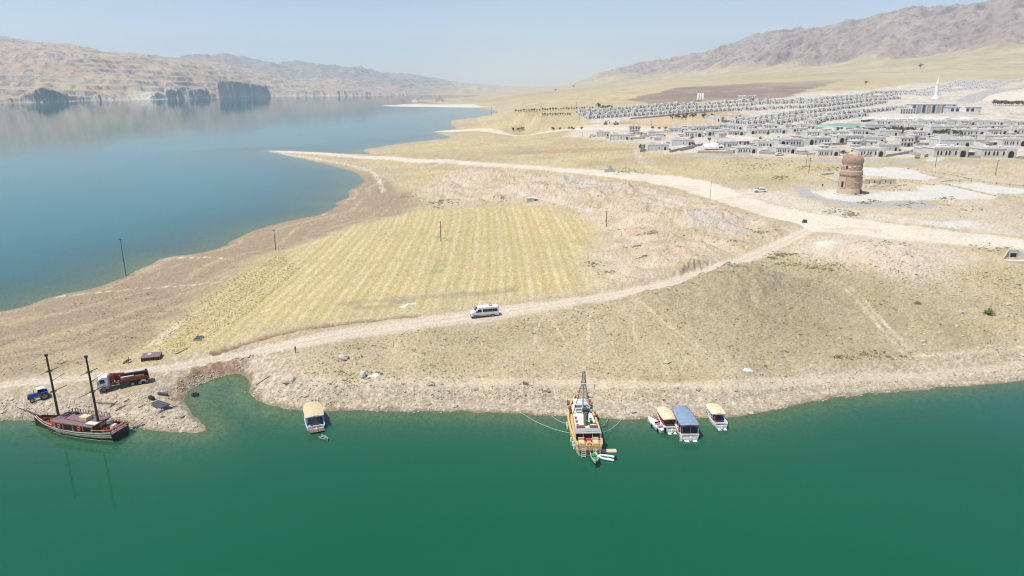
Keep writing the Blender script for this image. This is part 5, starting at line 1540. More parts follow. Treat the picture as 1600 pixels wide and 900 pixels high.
def house_parts(root, kind, wallmat):
    """facade looks along -y, footprint centred on the origin; a flat-roofed stone house with recess-free slabs set proud of the wall"""
    if kind == 'A' or kind == 'M':
        f = 1 if kind == 'A' else -1
        Wd, D, Hh = 17.0, 11.0, 4.6
        MB().box(0, 0, -1.5, Wd, D, Hh + 1.5).build('wall', wallmat, root)
        MB().box(0, 0, Hh, Wd + .5, D + .5, .28).build('cornice', 'frame', root)
        m = MB()
        for a in (-1, 1): m.box(a * (Wd / 2 - .1), 0, Hh + .28, .3, D + .1, .6); m.box(0, a * (D / 2 - .1), Hh + .28, Wd - .5, .3, .6)
        m.build('parapet', wallmat, root)
        MB().box(0, 0, Hh + .283, Wd - .6, D - .6, .05).build('roof', 'roof', root)
        for i, x in enumerate((-6.6, -4.9, -2.5, -.8, 2.2)):
            fr = MB().prism_y(arch_pts(f * x, 1.25, 1.0, 3.0), -D / 2 - .06, -D / 2 + .1).build('window', 'frame', root)
            MB().prism_y(arch_pts(f * x, .85, 1.15, 2.95), -D / 2 - .09, -D / 2 + .05).build('pane', 'glass', fr)
        po = MB().box(f * 5.5, -D / 2 - .4, -1, 4.6, .8, Hh + .9).build('porch', wallmat, root)
        MB().prism_y(arch_pts(f * 5.4, 2.6, 0, 2.3), -D / 2 - .84, -D / 2 - .6).build('arched_door', 'dark', root)
        MB().box(Wd / 2 + .02, 1.5, .6, .08, 4.2, 2.9).build('side_shade', 'solar', root)  # dark panel painting the shaded right wall, no real opening
        MB().tube((f * 3.5, 2.0, Hh + 1.0), (f * 4.9, 2.0, Hh + 1.0), .5, .5, 8).build('water_tank', 'white', root)
        if wallmat == 'stone2':
            MB().box(f * -4.5, 9.5, -1.5, 7.5, 8, 5.2).build('annex', wallmat, root)
            MB().box(f * -4.5, 9.5, 3.7, 7.9, 8.4, .3).build('annex_roof', 'roof', root)
            MB().box(f * 10.6, -2.0, 2.6, 3.6, 5.5, .2).build('carport_roof', 'white', root)
            for yy in (-4.4, .3): MB().bar((f * 12.2, yy, -1), (f * 12.2, yy, 2.7), .2).build('carport_post', 'steel', root)
        else:
            MB().box(f * 3.8, 9.0, -1.5, 8.5, 7, 4.9).build('annex', wallmat, root)
            MB().box(f * 3.8, 9.0, 3.4, 8.9, 7.4, .3).build('annex_roof', 'roof', root)
            MB().box(f * -10.2, 3, 2.2, 3.2, 6, .16).build('pergola', 'cream', root)
            for yy in (.3, 5.7): MB().bar((f * -11.6, yy, -1), (f * -11.6, yy, 2.3), .18).build('pergola_post', 'brown', root)
        MB().box(0, 15.5, -1.5, 23, .4, 3.0).build('yard_wall', 'gardenwall', root)
        MB().box(-11.6, 8, -1.5, .4, 14.6, 3.0).build('yard_wall', 'gardenwall', root)
        MB().box(f * -3, 1.0, Hh + .33, 2.4, 1.6, 1.0, 0, .7).build('solar_heater', 'frame', root)
    elif kind == 'B':
        Wd, D, Hh = 20.0, 11.0, 4.8
        MB().box(0, 0, -1.5, Wd, D, Hh + 1.5).build('wall', wallmat, root)
        MB().box(0, 0, Hh, Wd + .4, D + .4, .25).build('cornice', 'frame', root)
        m = MB()
        for a in (-1, 1): m.box(a * (Wd / 2 - .1), 0, Hh + .25, .3, D + .1, .6); m.box(0, a * (D / 2 - .1), Hh + .25, Wd - .5, .3, .6)
        m.build('parapet', wallmat, root)
        MB().box(0, 0, Hh + .253, Wd - .6, D - .6, .05).build('roof', 'roof', root)
        MB().prism_y(arch_pts(6.6, 2.0, 0, 2.2), -D / 2 - .06, -D / 2 + .1).build('arched_door', 'dark', root)
        MB().prism_y(arch_pts(0.9, .7, 1.5, 2.7), -D / 2 - .05, -D / 2 + .1).build('window', 'glass', root)
        MB().box(2.6, -D / 2 - .12, -1, .35, .3, Hh + 1).build('pilaster', 'frame', root)
        MB().box(-Wd / 2 + .2, -D / 2 - .12, -1, .5, .3, Hh + 1).build('pilaster', 'frame', root)
        MB().box(3.5, 9.5, -1.5, 9, 8, 5.0).build('annex', wallmat, root)
        MB().box(3.5, 9.5, 3.5, 9.4, 8.4, .3).build('annex_roof', 'roof', root)
        MB().box(0, 16, -1.5, 24, .4, 3.0).build('yard_wall', 'gardenwall', root)
        MB().box(12, 3, -1.5, .4, 16, 3.0).build('yard_wall', 'gardenwall', root)
        MB().box(-4, 2, Hh + .3, 5, 4, 2.2).build('stair_head', wallmat, root)
        MB().tube((4, 1.5, Hh + .9), (5.5, 1.5, Hh + .9), .55, .55, 8).build('water_tank', 'white', root)
    elif kind == 'C':   # stepped house of two blocks, used on the slopes
        MB().box(-1.8, 0, -2.5, 6.5, 9, 4.4 + 2.5).build('wall', wallmat, root)
        MB().box(3.6, 1.6, -2.5, 4.6, 7.4, 3.6 + 2.5).build('annex', wallmat, root)
        MB().box(-1.8, 0, 4.4, 6.9, 9.4, .3).build('cornice', 'frame', root)
        MB().box(3.62, 1.6, 3.6, 4.9, 7.7, .25).build('annex_roof', 'roof', root)
        m = MB()
        for a in (-1, 1): m.box(-1.8 + a * 3.2, 0, 4.7, .25, 9.2, .5); m.box(-1.8, a * 4.5, 4.7, 6.2, .25, .5)
        m.build('parapet', wallmat, root)
        MB().box(-1.8, 0, 4.703, 6.1, 8.8, .05).build('roof', 'roof', root)
        for x in (-3.7, -1.6): 
            MB().prism_y(arch_pts(x, .9, 1.2, 2.9), -4.56, -4.4).build('window', 'glass', root)
        MB().prism_y(arch_pts(3.6, 2.0, 0, 2.0), -2.18, -2.0).build('arched_door', 'dark', root)
        MB().box(1.5, -1.2, .5, .1, 4.4, 3.0).build('side_shade', 'solar', root)  # dark sheet standing in for shade on the right face
        if wallmat == 'stone2':
            MB().box(-1.5, 1.5, 4.75, 2.6, 2.6, 2.1).build('stair_head', wallmat, root)
        MB().box(3.0, -6.5, -2, 7.0, .35, 3.2).build('yard_wall', 'gardenwall', root)
        MB().tube((-3, -2.5, 5.2), (-1.8, -2.5, 5.2), .5, .5, 8).build('water_tank', 'white', root)
    elif kind == 'D':   # two storeys
        MB().box(0, 0, -2, 11, 10, 7.2 + 2).build('wall', wallmat, root)
        MB().box(0, 0, 7.2, 11.5, 10.5, .3).build('cornice', 'frame', root)
        m = MB()
        for a in (-1, 1): m.box(a * 5.4, 0, 7.5, .3, 10.1, .6); m.box(0, a * 4.9, 7.5, 10.5, .3, .6)
        m.build('parapet', wallmat, root)
        MB().box(0, 0, 7.503, 10.4, 9.4, .05).build('roof', 'roof', root)
        for z in (1.0, 4.3):
            for x in (-4, -1.5, 1.5, 4):
                if z < 2 and x == 1.5: continue
                MB().prism_y(arch_pts(x, 1.0, z, z + 1.5), -5.07, -4.9).build('window', 'glass', root)
        MB().prism_y(arch_pts(1.5, 1.8, 0, 2.1), -5.07, -4.9).build('arched_door', 'dark', root)
        MB().box(0, -5.6, 3.7, 7, 1.3, .25).build('balcony', 'frame', root)
        MB().tube((2, 1.5, 8.0), (3.3, 1.5, 8.0), .55, .55, 8).build('water_tank', 'white', root)

protos = {}
def house(kind, wm, loc, rz, sc, label, group=None):
    k = (kind, wm)
    if k not in protos:
        r = thing('stone_house', label, 'house', loc, rz)
        house_parts(r, kind, wm)
        r.scale = sc
        protos[k] = r
    else:
        r = copy_thing(protos[k], loc, rz, label, None, sc)
        if 'group' in r: del r['group']
    if group: r['group'] = group
    return r

# single houses read off the photograph: left, right, base pixel, kind, label
FRONT = [
 (1151, 1183, 239.8, 'A', 'front row stone house with five arched windows behind the white tent'),
 (1212, 1244, 240.6, 'A', 'front row house with arched porch behind the white car left of the tower'),
 (1277, 1312, 243.6, 'A', 'front row stone house just left of the tower dome'),
 (1341, 1383, 244.4, 'A', 'front row stone house just right of the tower dome'),
 (1457, 1513, 245.6, 'A', 'wide front row house right of the side street'),
 (1533, 1588, 246.4, 'A', 'rightmost wide front row house with arched porch'),
 (1011, 1045, 235.2, 'B', 'long blank grey-walled house at the left corner of the front row'),
 (953, 986, 218.8, 'B', 'long blank-walled house at the left tip of the lower village'),
 (932, 953, 213.5, 'B', 'grey house beside the white box truck'),
 (983, 1001, 208.5, 'D', 'taller stone house behind the left tip of the lower village'),
 (1013, 1038, 213.5, 'B', 'blank-walled house behind the front row, left of the twin houses'),
 (1050, 1084, 227.5, 'B', 'long plain house along the dirt street left of the white tent'),
 (1120, 1154, 230.8, 'M', 'second row house with mirrored porch right of the white tent'),
 (1184, 1208, 230.8, 'A', 'second row house between the two left front houses'),
 (1215, 1254, 228.5, 'M', 'wide second row house above the white car'),
 (1260, 1298, 226.2, 'M', 'second row house above and left of the tower'),
 (1306, 1349, 223.8, 'M', 'second row house straight above the tower dome'),
 (1351, 1384, 222.6, 'B', 'plain second row house above and right of the tower'),
 (1371, 1405, 236.5, 'B', 'high plain stone house on the left corner of the side street'),
 (1406, 1428, 229.5, 'D', 'two-storey house beside the side street'),
 (1467, 1520, 231.5, 'B', 'long plain house behind the wide front house'),
 (1566, 1604, 228.5, 'A', 'house with white porch near the right edge, second row'),
 (1498, 1541, 213.0, 'A', 'house with blue trim right of the little tree row'),
 (1453, 1490, 207.5, 'B', 'plain long house above the little tree row'),
 (1541, 1575, 212.0, 'A', 'third row house near the right edge'),
 (1580, 1612, 209.5, 'M', 'last third row house cut by the right edge'),
]
g = gps([((a + b) / 2, y) for a, b, y, k, l in FRONT])
rnd = random.Random(11)
ORD = ['leftmost', 'second', 'third', 'fourth', 'fifth', 'sixth', 'seventh', 'eighth', 'ninth', 'tenth', 'eleventh', 'twelfth', 'thirteenth', 'fourteenth', 'fifteenth', 'sixteenth', 'seventeenth', 'eighteenth', 'nineteenth', 'twentieth', 'twenty-first', 'twenty-second', 'twenty-third',
       'twenty-fourth', 'twenty-fifth', 'twenty-sixth', 'twenty-seventh', 'twenty-eighth', 'twenty-ninth', 'thirtieth']
def nth(i, n, what):
    """says which one of a row of look-alikes"""
    if i == 0: return 'leftmost ' + what
    if i == n - 1: return 'rightmost ' + what
    if n == 3: return 'middle ' + what
    return ORD[i] + ' from left, ' + what
for (a, b, y, k, l), p in zip(FRONT, g):
    w = {'A': 17.5, 'M': 17.5, 'B': 20.4, 'D': 11.5}[k]
    D = p.y / (CP - (y - 450) / F * SP)
    sc = (b - a) / F * D / w
    q = Vector(p); q.y += 5.5 * min(sc, 1.2)
    sz = max(min(sc, 1.15), .8)
    house(k, 'stone' if rnd.random() < .6 else 'stone2', q, math.radians(rnd.uniform(-4, 2)), (sc, min(sc, 1.2), sz), l)

ROWS = [  # x0, y0, x1, y1, count, kinds, turn, row label
 (1058, 207, 1092, 204.5, 2, 'AM', -4, 'stone house in the pair above the white tent'),
 (1085, 213.5, 1250, 207.5, 6, 'AM', -4, 'stone house in the middle row below the empty terrace'),
 (1086, 204.5, 1136, 202.5, 3, 'AM', -6, 'stone house at the left end of the middle rows'),
 (1150, 203.5, 1262, 199.5, 5, 'AC', -8, 'stone house in the row just under the terraced slope'),
 (1275, 213.5, 1345, 211, 3, 'AM', -3, 'stone house in front of the green pitch'),
 (1366, 202.5, 1432, 200.5, 3, 'BA', -3, 'long stone house right of the green pitch'),
 (1440, 202.5, 1600, 203.5, 6, 'AM', -3, 'stone house in the upper rows near the right edge'),
 (1380, 194.5, 1600, 196.5, 11, 'AB', -3, 'stone house in the row under the white canopies'),
 (1390, 212.5, 1440, 214, 2, 'BA', -3, 'plain stone house above the side street'),
 (1556, 221, 1600, 221, 2, 'BA', -3, 'stone house near the right edge between two rows'),
 (1119, 190, 1146, 186, 2, 'BB', -30, 'big plain house alone on the terrace'),
 (1152, 193.5, 1262, 176.5, 13, 'CC', -34, 'stepped stone house on the terraced slope, first line'),
 (1169, 195.5, 1262, 182.5, 11, 'CC', -34, 'stepped stone house on the terraced slope, second line'),
 (1214, 194.5, 1262, 187.0, 6, 'CC', -34, 'stepped stone house on the terraced slope, third line'),
 (1266, 178.0, 1382, 161.5, 17, 'CC', -34, 'stepped house on the slope left of the school, first line'),
 (1266, 185.0, 1424, 169.5, 22, 'CC', -34, 'stepped house on the slope left of the school, second line'),
 (1264, 196.0, 1294, 186.0, 4, 'CC', -34, 'stepped house above the green pitch'),
 (1270, 191.5, 1350, 181.5, 9, 'CC', -34, 'stepped house between the slope and the green pitch'),
 (908, 177.5, 1083, 164.5, 16, 'CC', -34, 'stone house in the top row of the upper village, left half'),
 (912, 181.5, 1100, 169.0, 17, 'CC', -34, 'stone house in the middle row of the upper village, left half'),
 (921, 186.5, 1102, 174.5, 14, 'CC', -34, 'stone house in the lowest row of the upper village, left half'),
 (1108, 163.5, 1250, 157.0, 12, 'CC', -34, 'stone house in the top row of the upper village near the silos'),
 (1112, 169.0, 1262, 159.5, 13, 'CC', -34, 'stone house in the second row of the upper village, middle'),
 (1112, 174.5, 1262, 169.5, 12, 'CC', -34, 'stone house in the lowest row of the upper village, middle'),
 (1160, 158.5, 1176, 156.5, 2, 'DD', -20, 'white two-storey block above the upper village'),
 (1266, 168.0, 1403, 155.5, 20, 'CC', -34, 'stone house in the upper village right part, lower line'),
 (1268, 162.5, 1400, 150.5, 18, 'CC', -34, 'stone house in the upper village right part, second line'),
 (1268, 159.0, 1430, 142.5, 22, 'CC', -34, 'stone house in the upper village right part, top line'),
]
FAR_ROWS = [  # past the three hundred largest: one joined mass
 (1434, 150.5, 1462, 147.5, 5), (1405, 150, 1460, 143, 8), (1434, 143.5, 1474, 138, 6), (1440, 147, 1478, 141.5, 6), (1473, 137.5, 1497, 128, 9), (1480, 139, 1506, 130, 8), (1501, 136, 1531, 126.5, 10), (1509, 137, 1538, 128, 8),
 (1532, 136, 1554, 126, 9), (1540, 137, 1562, 128, 8), (1549, 139, 1582, 126, 11), (1585, 128, 1602, 124.5, 5), (1480, 143, 1540, 139, 8),
]
pts = []; info = []
for (x0, y0, x1, y1, n, kinds, rot, lab) in ROWS:
    for i in range(n):
        t = i / max(n - 1, 1)
        pts.append((x0 + (x1 - x0) * t + rnd.uniform(-1.2, 1.2), y0 + (y1 - y0) * t + rnd.uniform(-.35, .35)))
        info.append((kinds[i % len(kinds)], rot, lab, nth(i, n, lab)))
P = gps(pts)
print("houses", len(P) + len(FRONT))
for p, (k, rot, lab, sp) in zip(P, info):
    sc = {'A': .92, 'M': .92, 'B': .95, 'C': 1.0, 'D': 1.15}[k] * rnd.uniform(.9, 1.06)
    q = Vector(p); q.y += 4
    house(k, 'stone' if rnd.random() < .65 else 'stone2', q, math.radians(rot + rnd.uniform(-3, 3)), (sc, sc, sc * rnd.uniform(.92, 1.05)), sp, lab.replace('stepped stone house', 'houses').replace('stone house', 'houses').replace('stepped house', 'houses'))
fp = []
for (x0, y0, x1, y1, n) in FAR_ROWS:
    for i in range(n):
        t = i / max(n - 1, 1); fp.append((x0 + (x1 - x0) * t + rnd.uniform(-.8, .8), y0 + (y1 - y0) * t))
FP = gps(fp)
m = MB(); mw = MB()
for p in FP:
    r = math.radians(-34 + rnd.uniform(-4, 4)); c, s_ = math.cos(r), math.sin(r)
    m.box(p.x, p.y, p.z - 3, 8.5, 9, 7.6, r); m.box(p.x + 6.2 * c, p.y + 6.2 * s_ + 1, p.z - 3, 4.4, 7, 6.4, r)
    for u in (-2, 2):
        mw.box(p.x + u * c + 4.5 * s_, p.y + u * s_ - 4.5 * c, p.z + 1.2, 1.2, .2, 1.8, r)
    mw.box(p.x + 4.3 * c, p.y + 4.3 * s_, p.z + .6, .2, 3.5, 2.8, r)  # dark slab on right wall imitating its shaded side, not a window
far = m.build('houses', 'stone'); far['kind'] = 'stuff'; tag(far, 'rows of small pale houses high on the far right slope', 'houses')
fw = mw.build('window', 'solar', far); fw['kind'] = 'stuff'

# garden walls along the streets
WALLS = [((1000, 238), (1010, 236.5)), ((1046, 238.5), (1098, 227)), ((1090, 239.5), (1146, 240.5)), ((1062, 236.5), (1085, 231.5)), ((1186, 241), (1210, 241.5)), ((1246, 242), (1275, 243)), ((1384, 245), (1420, 240.5)), ((1420, 240.5), (1456, 224)),
         ((1444, 246.5), (1458, 240)), ((1514, 247), (1532, 247.5)), ((1589, 248), (1612, 248.5)), ((1300, 227), (1345, 225.5)), ((1350, 224.5), (1385, 224)), ((1210, 229.5), (1256, 229.5)), ((960, 218.8), (1008, 217)), ((1000, 214.5), (1036, 214.6)),
         ((985, 186.5), (1105, 175.5)), ((1105, 175.5), (1165, 171.5)), ((1272, 197), (1302, 184.5)), ((1540, 229), (1568, 223)), ((1480, 215), (1530, 214.5)), ((1545, 214), (1600, 212)), ((1395, 209), (1440, 209.5)), ((1130, 192), (1160, 187))]
WP = gps([p for w in WALLS for p in w])
desc = ['at the left corner house', 'along the dirt street', 'in front of the white tent', 'behind the white tent', 'between the two left front houses', 'left of the house by the tower dome', 'below the corner house of the side street', 'rising along the side street',
        'right of the side street mouth', 'between the two right front houses', 'at the right edge of the front row', 'above the tower dome', 'above and right of the tower dome', 'above the white car', 'at the left tip of the lower village', 'behind the left tip of the lower village',
        'under the upper village, left', 'under the upper village, middle', 'left of the green pitch', 'near the right edge, second row', 'right of the tree row', 'in the third row at the right edge', 'below the tree row', 'beside the lone terrace house']
for i, d in enumerate(desc):
    a, b = WP[2 * i], WP[2 * i + 1]
    m = MB(); n = max(1, int((b - a).length / 14))
    for j in range(n):
        p0 = a.lerp(b, j / n); p1 = a.lerp(b, (j + 1) / n)
        m.add([(p0.x, p0.y - .2, p0.z - 1.5), (p1.x, p1.y - .2, p1.z - 1.5), (p1.x, p1.y + .2, p1.z - 1.5), (p0.x, p0.y + .2, p0.z - 1.5), (p0.x, p0.y - .2, p0.z + 1.7), (p1.x, p1.y - .2, p1.z + 1.7), (p1.x, p1.y + .2, p1.z + 1.7), (p0.x, p0.y + .2, p0.z + 1.7)],
              [(3, 2, 1, 0), (4, 5, 6, 7), (0, 1, 5, 4), (1, 2, 6, 5), (2, 3, 7, 6), (3, 0, 4, 7)])
    o = m.build('garden_wall', 'gardenwall')
    tag(o, 'low grey-brown garden wall ' + d, 'wall', 'garden walls of the village')

def school():
    p = gps([(1460, 177.5), (1506, 179)])
    a = p[0]; s = thing('school_building', 'large grey school building with dark window bays below the minaret', 'building', (a.x, a.y + 10, a.z), math.radians(-4))
    MB().box(0, 0, -2, 56, 16, 13.5).build('main_block', 'greywall', s)
    MB().box(0, 0, 11.5, 57, 17, .6).build('roof', 'roof', s)
    for i in range(9):
        x = -25 + i * 6.2
        MB().box(x, -8.3, 1.2, 2.6, .8, 9.2).build('window_bay', 'solar' if i % 2 == 0 else 'gardenwall', s)
        MB().box(x + 3.1, -8.4, -1, .9, 1.0, 12).build('pillar', 'greywall', s)
    MB().box(-34, -6, -2, 20, 12, 8.5).build('side_wing', 'stone', s)
    for i in range(6):
        for z in (1, 3.8): MB().box(-42 + i * 3.2, -12.1, z, 1.5, .3, 1.6).build('window', 'glass', s)
    b = p[1]; s = thing('arcade_building', 'grey civic building with white arched front right of the school', 'building', (b.x, b.y + 8, b.z), math.radians(-8))
    MB().box(0, 0, -2, 40, 18, 11.0).build('main_block', 'greywall', s)
    MB().box(0, 0, 9.0, 41, 19, .5).build('roof', 'roof', s)
    MB().box(-2, -11, -2, 36, 4, 5.2).build('front_wing', 'frame', s)
    for i in range(5):
        MB().prism_y(arch_pts(-14 + i * 6.0, 3.4, 3.4, 5.6), -9.35, -8.8).build('arched_window', 'glass', s)
    MB().prism_y(arch_pts(-2, 8.5, 3.3, 5.0), -10.1, -9.4).build('gable', 'white', s)
    MB().prism_y(arch_pts(14.5, 5, 2.5, 4.6), -9.45, -8.9).build('portal', 'greywall', s)
    MB().box(20.1, 0, 1, .3, 12, 6).build('side_window', 'solar', s)
school()

def minaret():
    p = gps([(1461.5, 154)])[0]
    k = p.y / 1000.0 * .86
    s = thing('minaret', 'tall slim white minaret on a flared base above the school', 'minaret', p, 0)
    MB().revolve([(6.5 * k, -2), (6.2 * k, 1), (4.2 * k, 3.5), (3.2 * k, 6)], 12).build('base', 'white', s, True)
    MB().revolve([(3.1 * k, 5.9), (2.5 * k, 22 * k)], 12).build('shaft', 'white', s, True)
    MB().revolve([(2.1 * k, 21 * k), (3.0 * k, 22.2 * k), (3.0 * k, 23.4 * k), (2.6 * k, 23.4 * k)], 14).build('balcony', 'white', s, True)
    MB().revolve([(2.1 * k, 22 * k), (2.0 * k, 28 * k)], 12).build('upper_shaft', 'white', s, True)
    MB().revolve([(1.9 * k, 28 * k), (1.9 * k, 28.6 * k), (1.2 * k, 31 * k), (.15, 34 * k)], 12).build('cone_roof', 'white', s, True)
minaret()

def silos():
    p = gps([(1094, 159)])[0]
    s = thing('silo_plant', 'three tall white silos side by side above the upper village', 'silo', p, 0)
    h = 11.5 / F * p.y
    r = 1.45 / F * p.y
    for i in range(3):
        x = (i - 1) * 3.7 / F * p.y
        c = MB().revolve([(r, 2), (r, h * .92), (r * .5, h)], 14, x, 0).build('silo', 'white', s, True)
        m = MB()
        for a in range(4): m.bar((x + r * .8 * math.cos(a * 1.57 + .7), r * .8 * math.sin(a * 1.57 + .7), -2), (x + r * .8 * math.cos(a * 1.57 + .7), r * .8 * math.sin(a * 1.57 + .7), 2.2), .4)
        m.build('support_leg', 'steel', c)
    MB().box(r * 4.5, -2, -2, r * 5, 5, 5).build('mixing_house', 'greywall', s)
silos()

def pitch_and_canopies():
    g = gps([(1272, 197.5), (1330, 203.2), (1361, 201.5), (1364, 194.2), (1307, 193.8)])
    m = MB(); n = len(g)
    m.add([(p.x, p.y, p.z + .9) for p in g] + [(p.x, p.y, p.z - 1.5) for p in g], [tuple(range(n))] + [(i, (i + 1) % n, n + (i + 1) % n, n + i) for i in range(n)])
    s = m.build('sports_pitch', 'turf'); s['kind'] = 'structure'
    a = thing('pitch_fence', 'pale blue fence along the lower edge of the green pitch', 'fence', (0, 0, 0))
    for i in range(2):
        p, q = g[i], g[i + 1]; k = 6
        for j in range(k):
            u = p.lerp(q, j / k); v = p.lerp(q, (j + 1) / k); w = (v - u) * .02
            MB().add([(u.x + w.x, u.y - .5, u.z - .5), (v.x - w.x, v.y - .5, v.z - .5), (v.x - w.x, v.y - .4, v.z - .5), (u.x + w.x, u.y - .4, u.z - .5), (u.x + w.x, u.y - .5, u.z + 2.2), (v.x - w.x, v.y - .5, v.z + 2.2), (v.x - w.x, v.y - .4, v.z + 2.2), (u.x + w.x, u.y - .4, u.z + 2.2)],
                     [(3, 2, 1, 0), (4, 5, 6, 7), (0, 1, 5, 4), (1, 2, 6, 5), (2, 3, 7, 6), (3, 0, 4, 7)]).build('fence_panel', 'paleblue', a)
    c = None
    xs = [1352, 1362, 1372, 1383, 1393, 1404, 1414, 1425, 1437, 1450, 1463, 1476, 1490, 1504]
    gg = gps([(x, 190.2 - (1 if i % 2 else 0) + (.4 if x > 1440 else 0)) for i, x in enumerate(xs)])
    for i, p in enumerate(gg):
        lab = nth(i, len(gg), 'white market canopy in the line below the school')
        if c is None:
            c = thing('market_canopy', lab, 'canopy', p, 0, 'white canopies below the school')
            MB().loft([[(x, -3.5, 3.2), (x, 0, 4.1), (x, 3.5, 3.2), (x, 3.5, 3.0), (x, 0, 3.8), (x, -3.5, 3.0)] for x in (-5, 5)]).build('cover', 'white', c)
            for x in (-4.8, 4.8):
                for y in (-3.3, 3.3): MB().bar((x, y, -.5), (x, y, 3.1), .2).build('post', 'steel', c)
            MB().box(0, 1.5, 0, 8, 2, 1.6).build('stall', 'dark', c)
        else:
            copy_thing(c, p, rnd.uniform(-.1, .1), lab)
    # tent in the front row
    p = gps([(1114, 233.5)])[0]
    s = thing('white_tent', 'white peaked tent with turquoise cloth in the front row', 'tent', p, .1)
    MB().loft([[(-7 * k, -4 * k, z), (7 * k, -4 * k, z), (7 * k, 4 * k, z), (-7 * k, 4 * k, z)] for k, z in ((1, 2.6), (.7, 3.9), (.12, 5.2))]).build('cover', 'white', s)
    for x in (-6.8, 6.8):
        for y in (-3.8, 3.8): MB().bar((x, y, 0), (x, y, 2.7), .15).build('post', 'steel', s)
    MB().box(3.5, -2.2, 3.0, 3.2, 2.2, 1.6, .3, .6).build('side_cloth', 'teal', s)
    for (px, py, sx, lab) in ((1196, 235.5, 6, 'white awning beside the second front house'), (1252, 236, 8, 'white roofed shed right of the second front house'), (1524, 238, 9, 'white flat canopy between the two right front houses'), (1470, 232.5, 8, 'white roofed shelter above the wide front house')):
        p = gps([(px, py)])[0]
        s = thing('awning', lab, 'awning', p, 0)
        MB().box(0, 0, 2.6, sx, 5, .25).build('roof', 'white', s)
        for x in (-.45, .45):
            for y in (-2.2, 2.2): MB().bar((x * sx, y, -.5), (x * sx, y, 2.6), .15).build('post', 'steel', s)
pitch_and_canopies()

# ------------------------------------------------------------------ the cylindrical brick tomb tower
def tomb():
    p = gps([(1325.5, 303.0)])[0]
    D = p.y / (CP - (303 - 450) / F * SP)
    k = D / F            # metres per pixel there
    R = 17.0 * k
    s = thing('tomb_tower', 'round brick tomb tower with ribbed bulbous dome on the white plaza', 'tower', p, 0)
    N = 40
    MB().revolve([(R * 1.28, -.6), (R * 1.28, .32), (R * 1.22, .34)], 36).build('plinth_step', 'inlay', s)
    MB().revolve([(R * 1.02, .3), (R * 1.0, 2.7), (R * .985, 2.9)], N).build('base', 'brickpale', s, True)
    MB().revolve([(R * .975, 2.85), (R * .93, 8.3)], N).build('shaft', 'brick', s, True)
    MB().revolve([(R * .96, 2.78), (R * .96, 3.0)], N).build('string_course', 'brickpale', s, True)
    MB().revolve([(R * .93, 8.25), (R * 1.0, 8.5), (R * .99, 9.0), (R * .94, 9.15)], N).build('cornice', 'brick2', s, True)
    MB().revolve([(R * .93, 9.1), (R * .955, 9.9), (R * .955, 10.2), (R * .9, 10.35)], N).build('cornice', 'brickpale', s, True)
    MB().revolve([(R * .875, 10.2), (R * .86, 13.3)], N).build('drum', 'brick', s, True)
    ins = MB()
    for i in range(14):
        a = 2 * math.pi * i / 14; r = R * .875
        ins.box(r * math.cos(a), r * math.sin(a), 11.7 + .25 * (i % 3), .12, 1.1, .55, a)
    o = ins.build('drum_inlay', 'inlay', s)
    for a in (-.75, -2.5):
        r = R * .87; MB().box(r * math.cos(a), r * math.sin(a), 11.2, .2, .7, 1.2, a).build('drum_window', 'dark', s)
    # dome, bulging over the drum and drawn to a low point
    prof = [(.86, 13.2), (.885, 13.5), (.89, 14.1), (.87, 15.0), (.81, 15.8), (.68, 16.6), (.50, 17.15), (.40, 17.4), (.33, 17.8), (.22, 18.2), (.06, 18.4)]
    MB().revolve([(R * a, b) for a, b in prof], N).build('dome', 'brick2', s, True)
    for i in range(30):
        a = 2 * math.pi * i / 30; m = MB()
        pp = [(R * r * 1.01 * math.cos(a), R * r * 1.01 * math.sin(a), z) for r, z in prof[1:7]]
        for u, v in zip(pp[:-1], pp[1:]): m.bar(u, v, .16, .14)
        q = m.build('dome_rib', 'brick', s); 
        if 'kind' in q: del q['kind']
    MB().revolve([(R * .46, 17.2), (R * .38, 17.75), (R * .24, 18.2)], 20).build('dome_cap', 'brickpale', s, True)
    # inlaid zigzag band round the shaft
    pat = [(0, 6.9), (20, 6.5), (34, 5.6), (46, 5.2), (62, 5.5), (74, 6.3), (90, 7.0)]
    def rad(z): return R * (.975 - .045 * (z - 2.85) / 5.45) + .03
    for q in range(4):
        for (a0, z0), (a1, z1) in zip(pat[:-1], pat[1:]):
            A0, A1 = math.radians(a0 + q * 90 - 125), math.radians(a1 + q * 90 - 125)
            m = MB()
            am = (A0 + A1) / 2; zm = (z0 + z1) / 2
            ptsz = [(rad(z) * math.cos(a), rad(z) * math.sin(a), z) for a, z in ((A0, z0), (am, zm), (A1, z1))]
            m.bar(ptsz[0], ptsz[1], .12, .22); m.bar(ptsz[1], ptsz[2], .12, .22)
            m.build('inlay_band', 'inlay', s)
    # lower dark band of brickwork, portals
    for a_deg, w, h in ((-152, 1.9, 4.0), (-30, 1.9, 4.0)):
        a = math.radians(a_deg); r = R * .965
        f = MB().box(r * math.cos(a), r * math.sin(a), 2.9, .5, w + .8, h + .6, a).build('portal', 'brickpale', s)
        MB().box((r + .22) * math.cos(a), (r + .22) * math.sin(a), 3.3, .2, w * .55, h * .62, a).build('niche', 'dark', f)
    a = math.radians(-40); MB().box(R * 1.02 * math.cos(a), R * 1.02 * math.sin(a), .35, .4, 1.5, 2.0, a).build('crypt_door', 'dark', s)
    a = math.radians(-80); MB().box(R * 1.02 * math.cos(a), R * 1.02 * math.sin(a), .4, .2, .8, .5, a).build('vent', 'dark', s)
tomb()

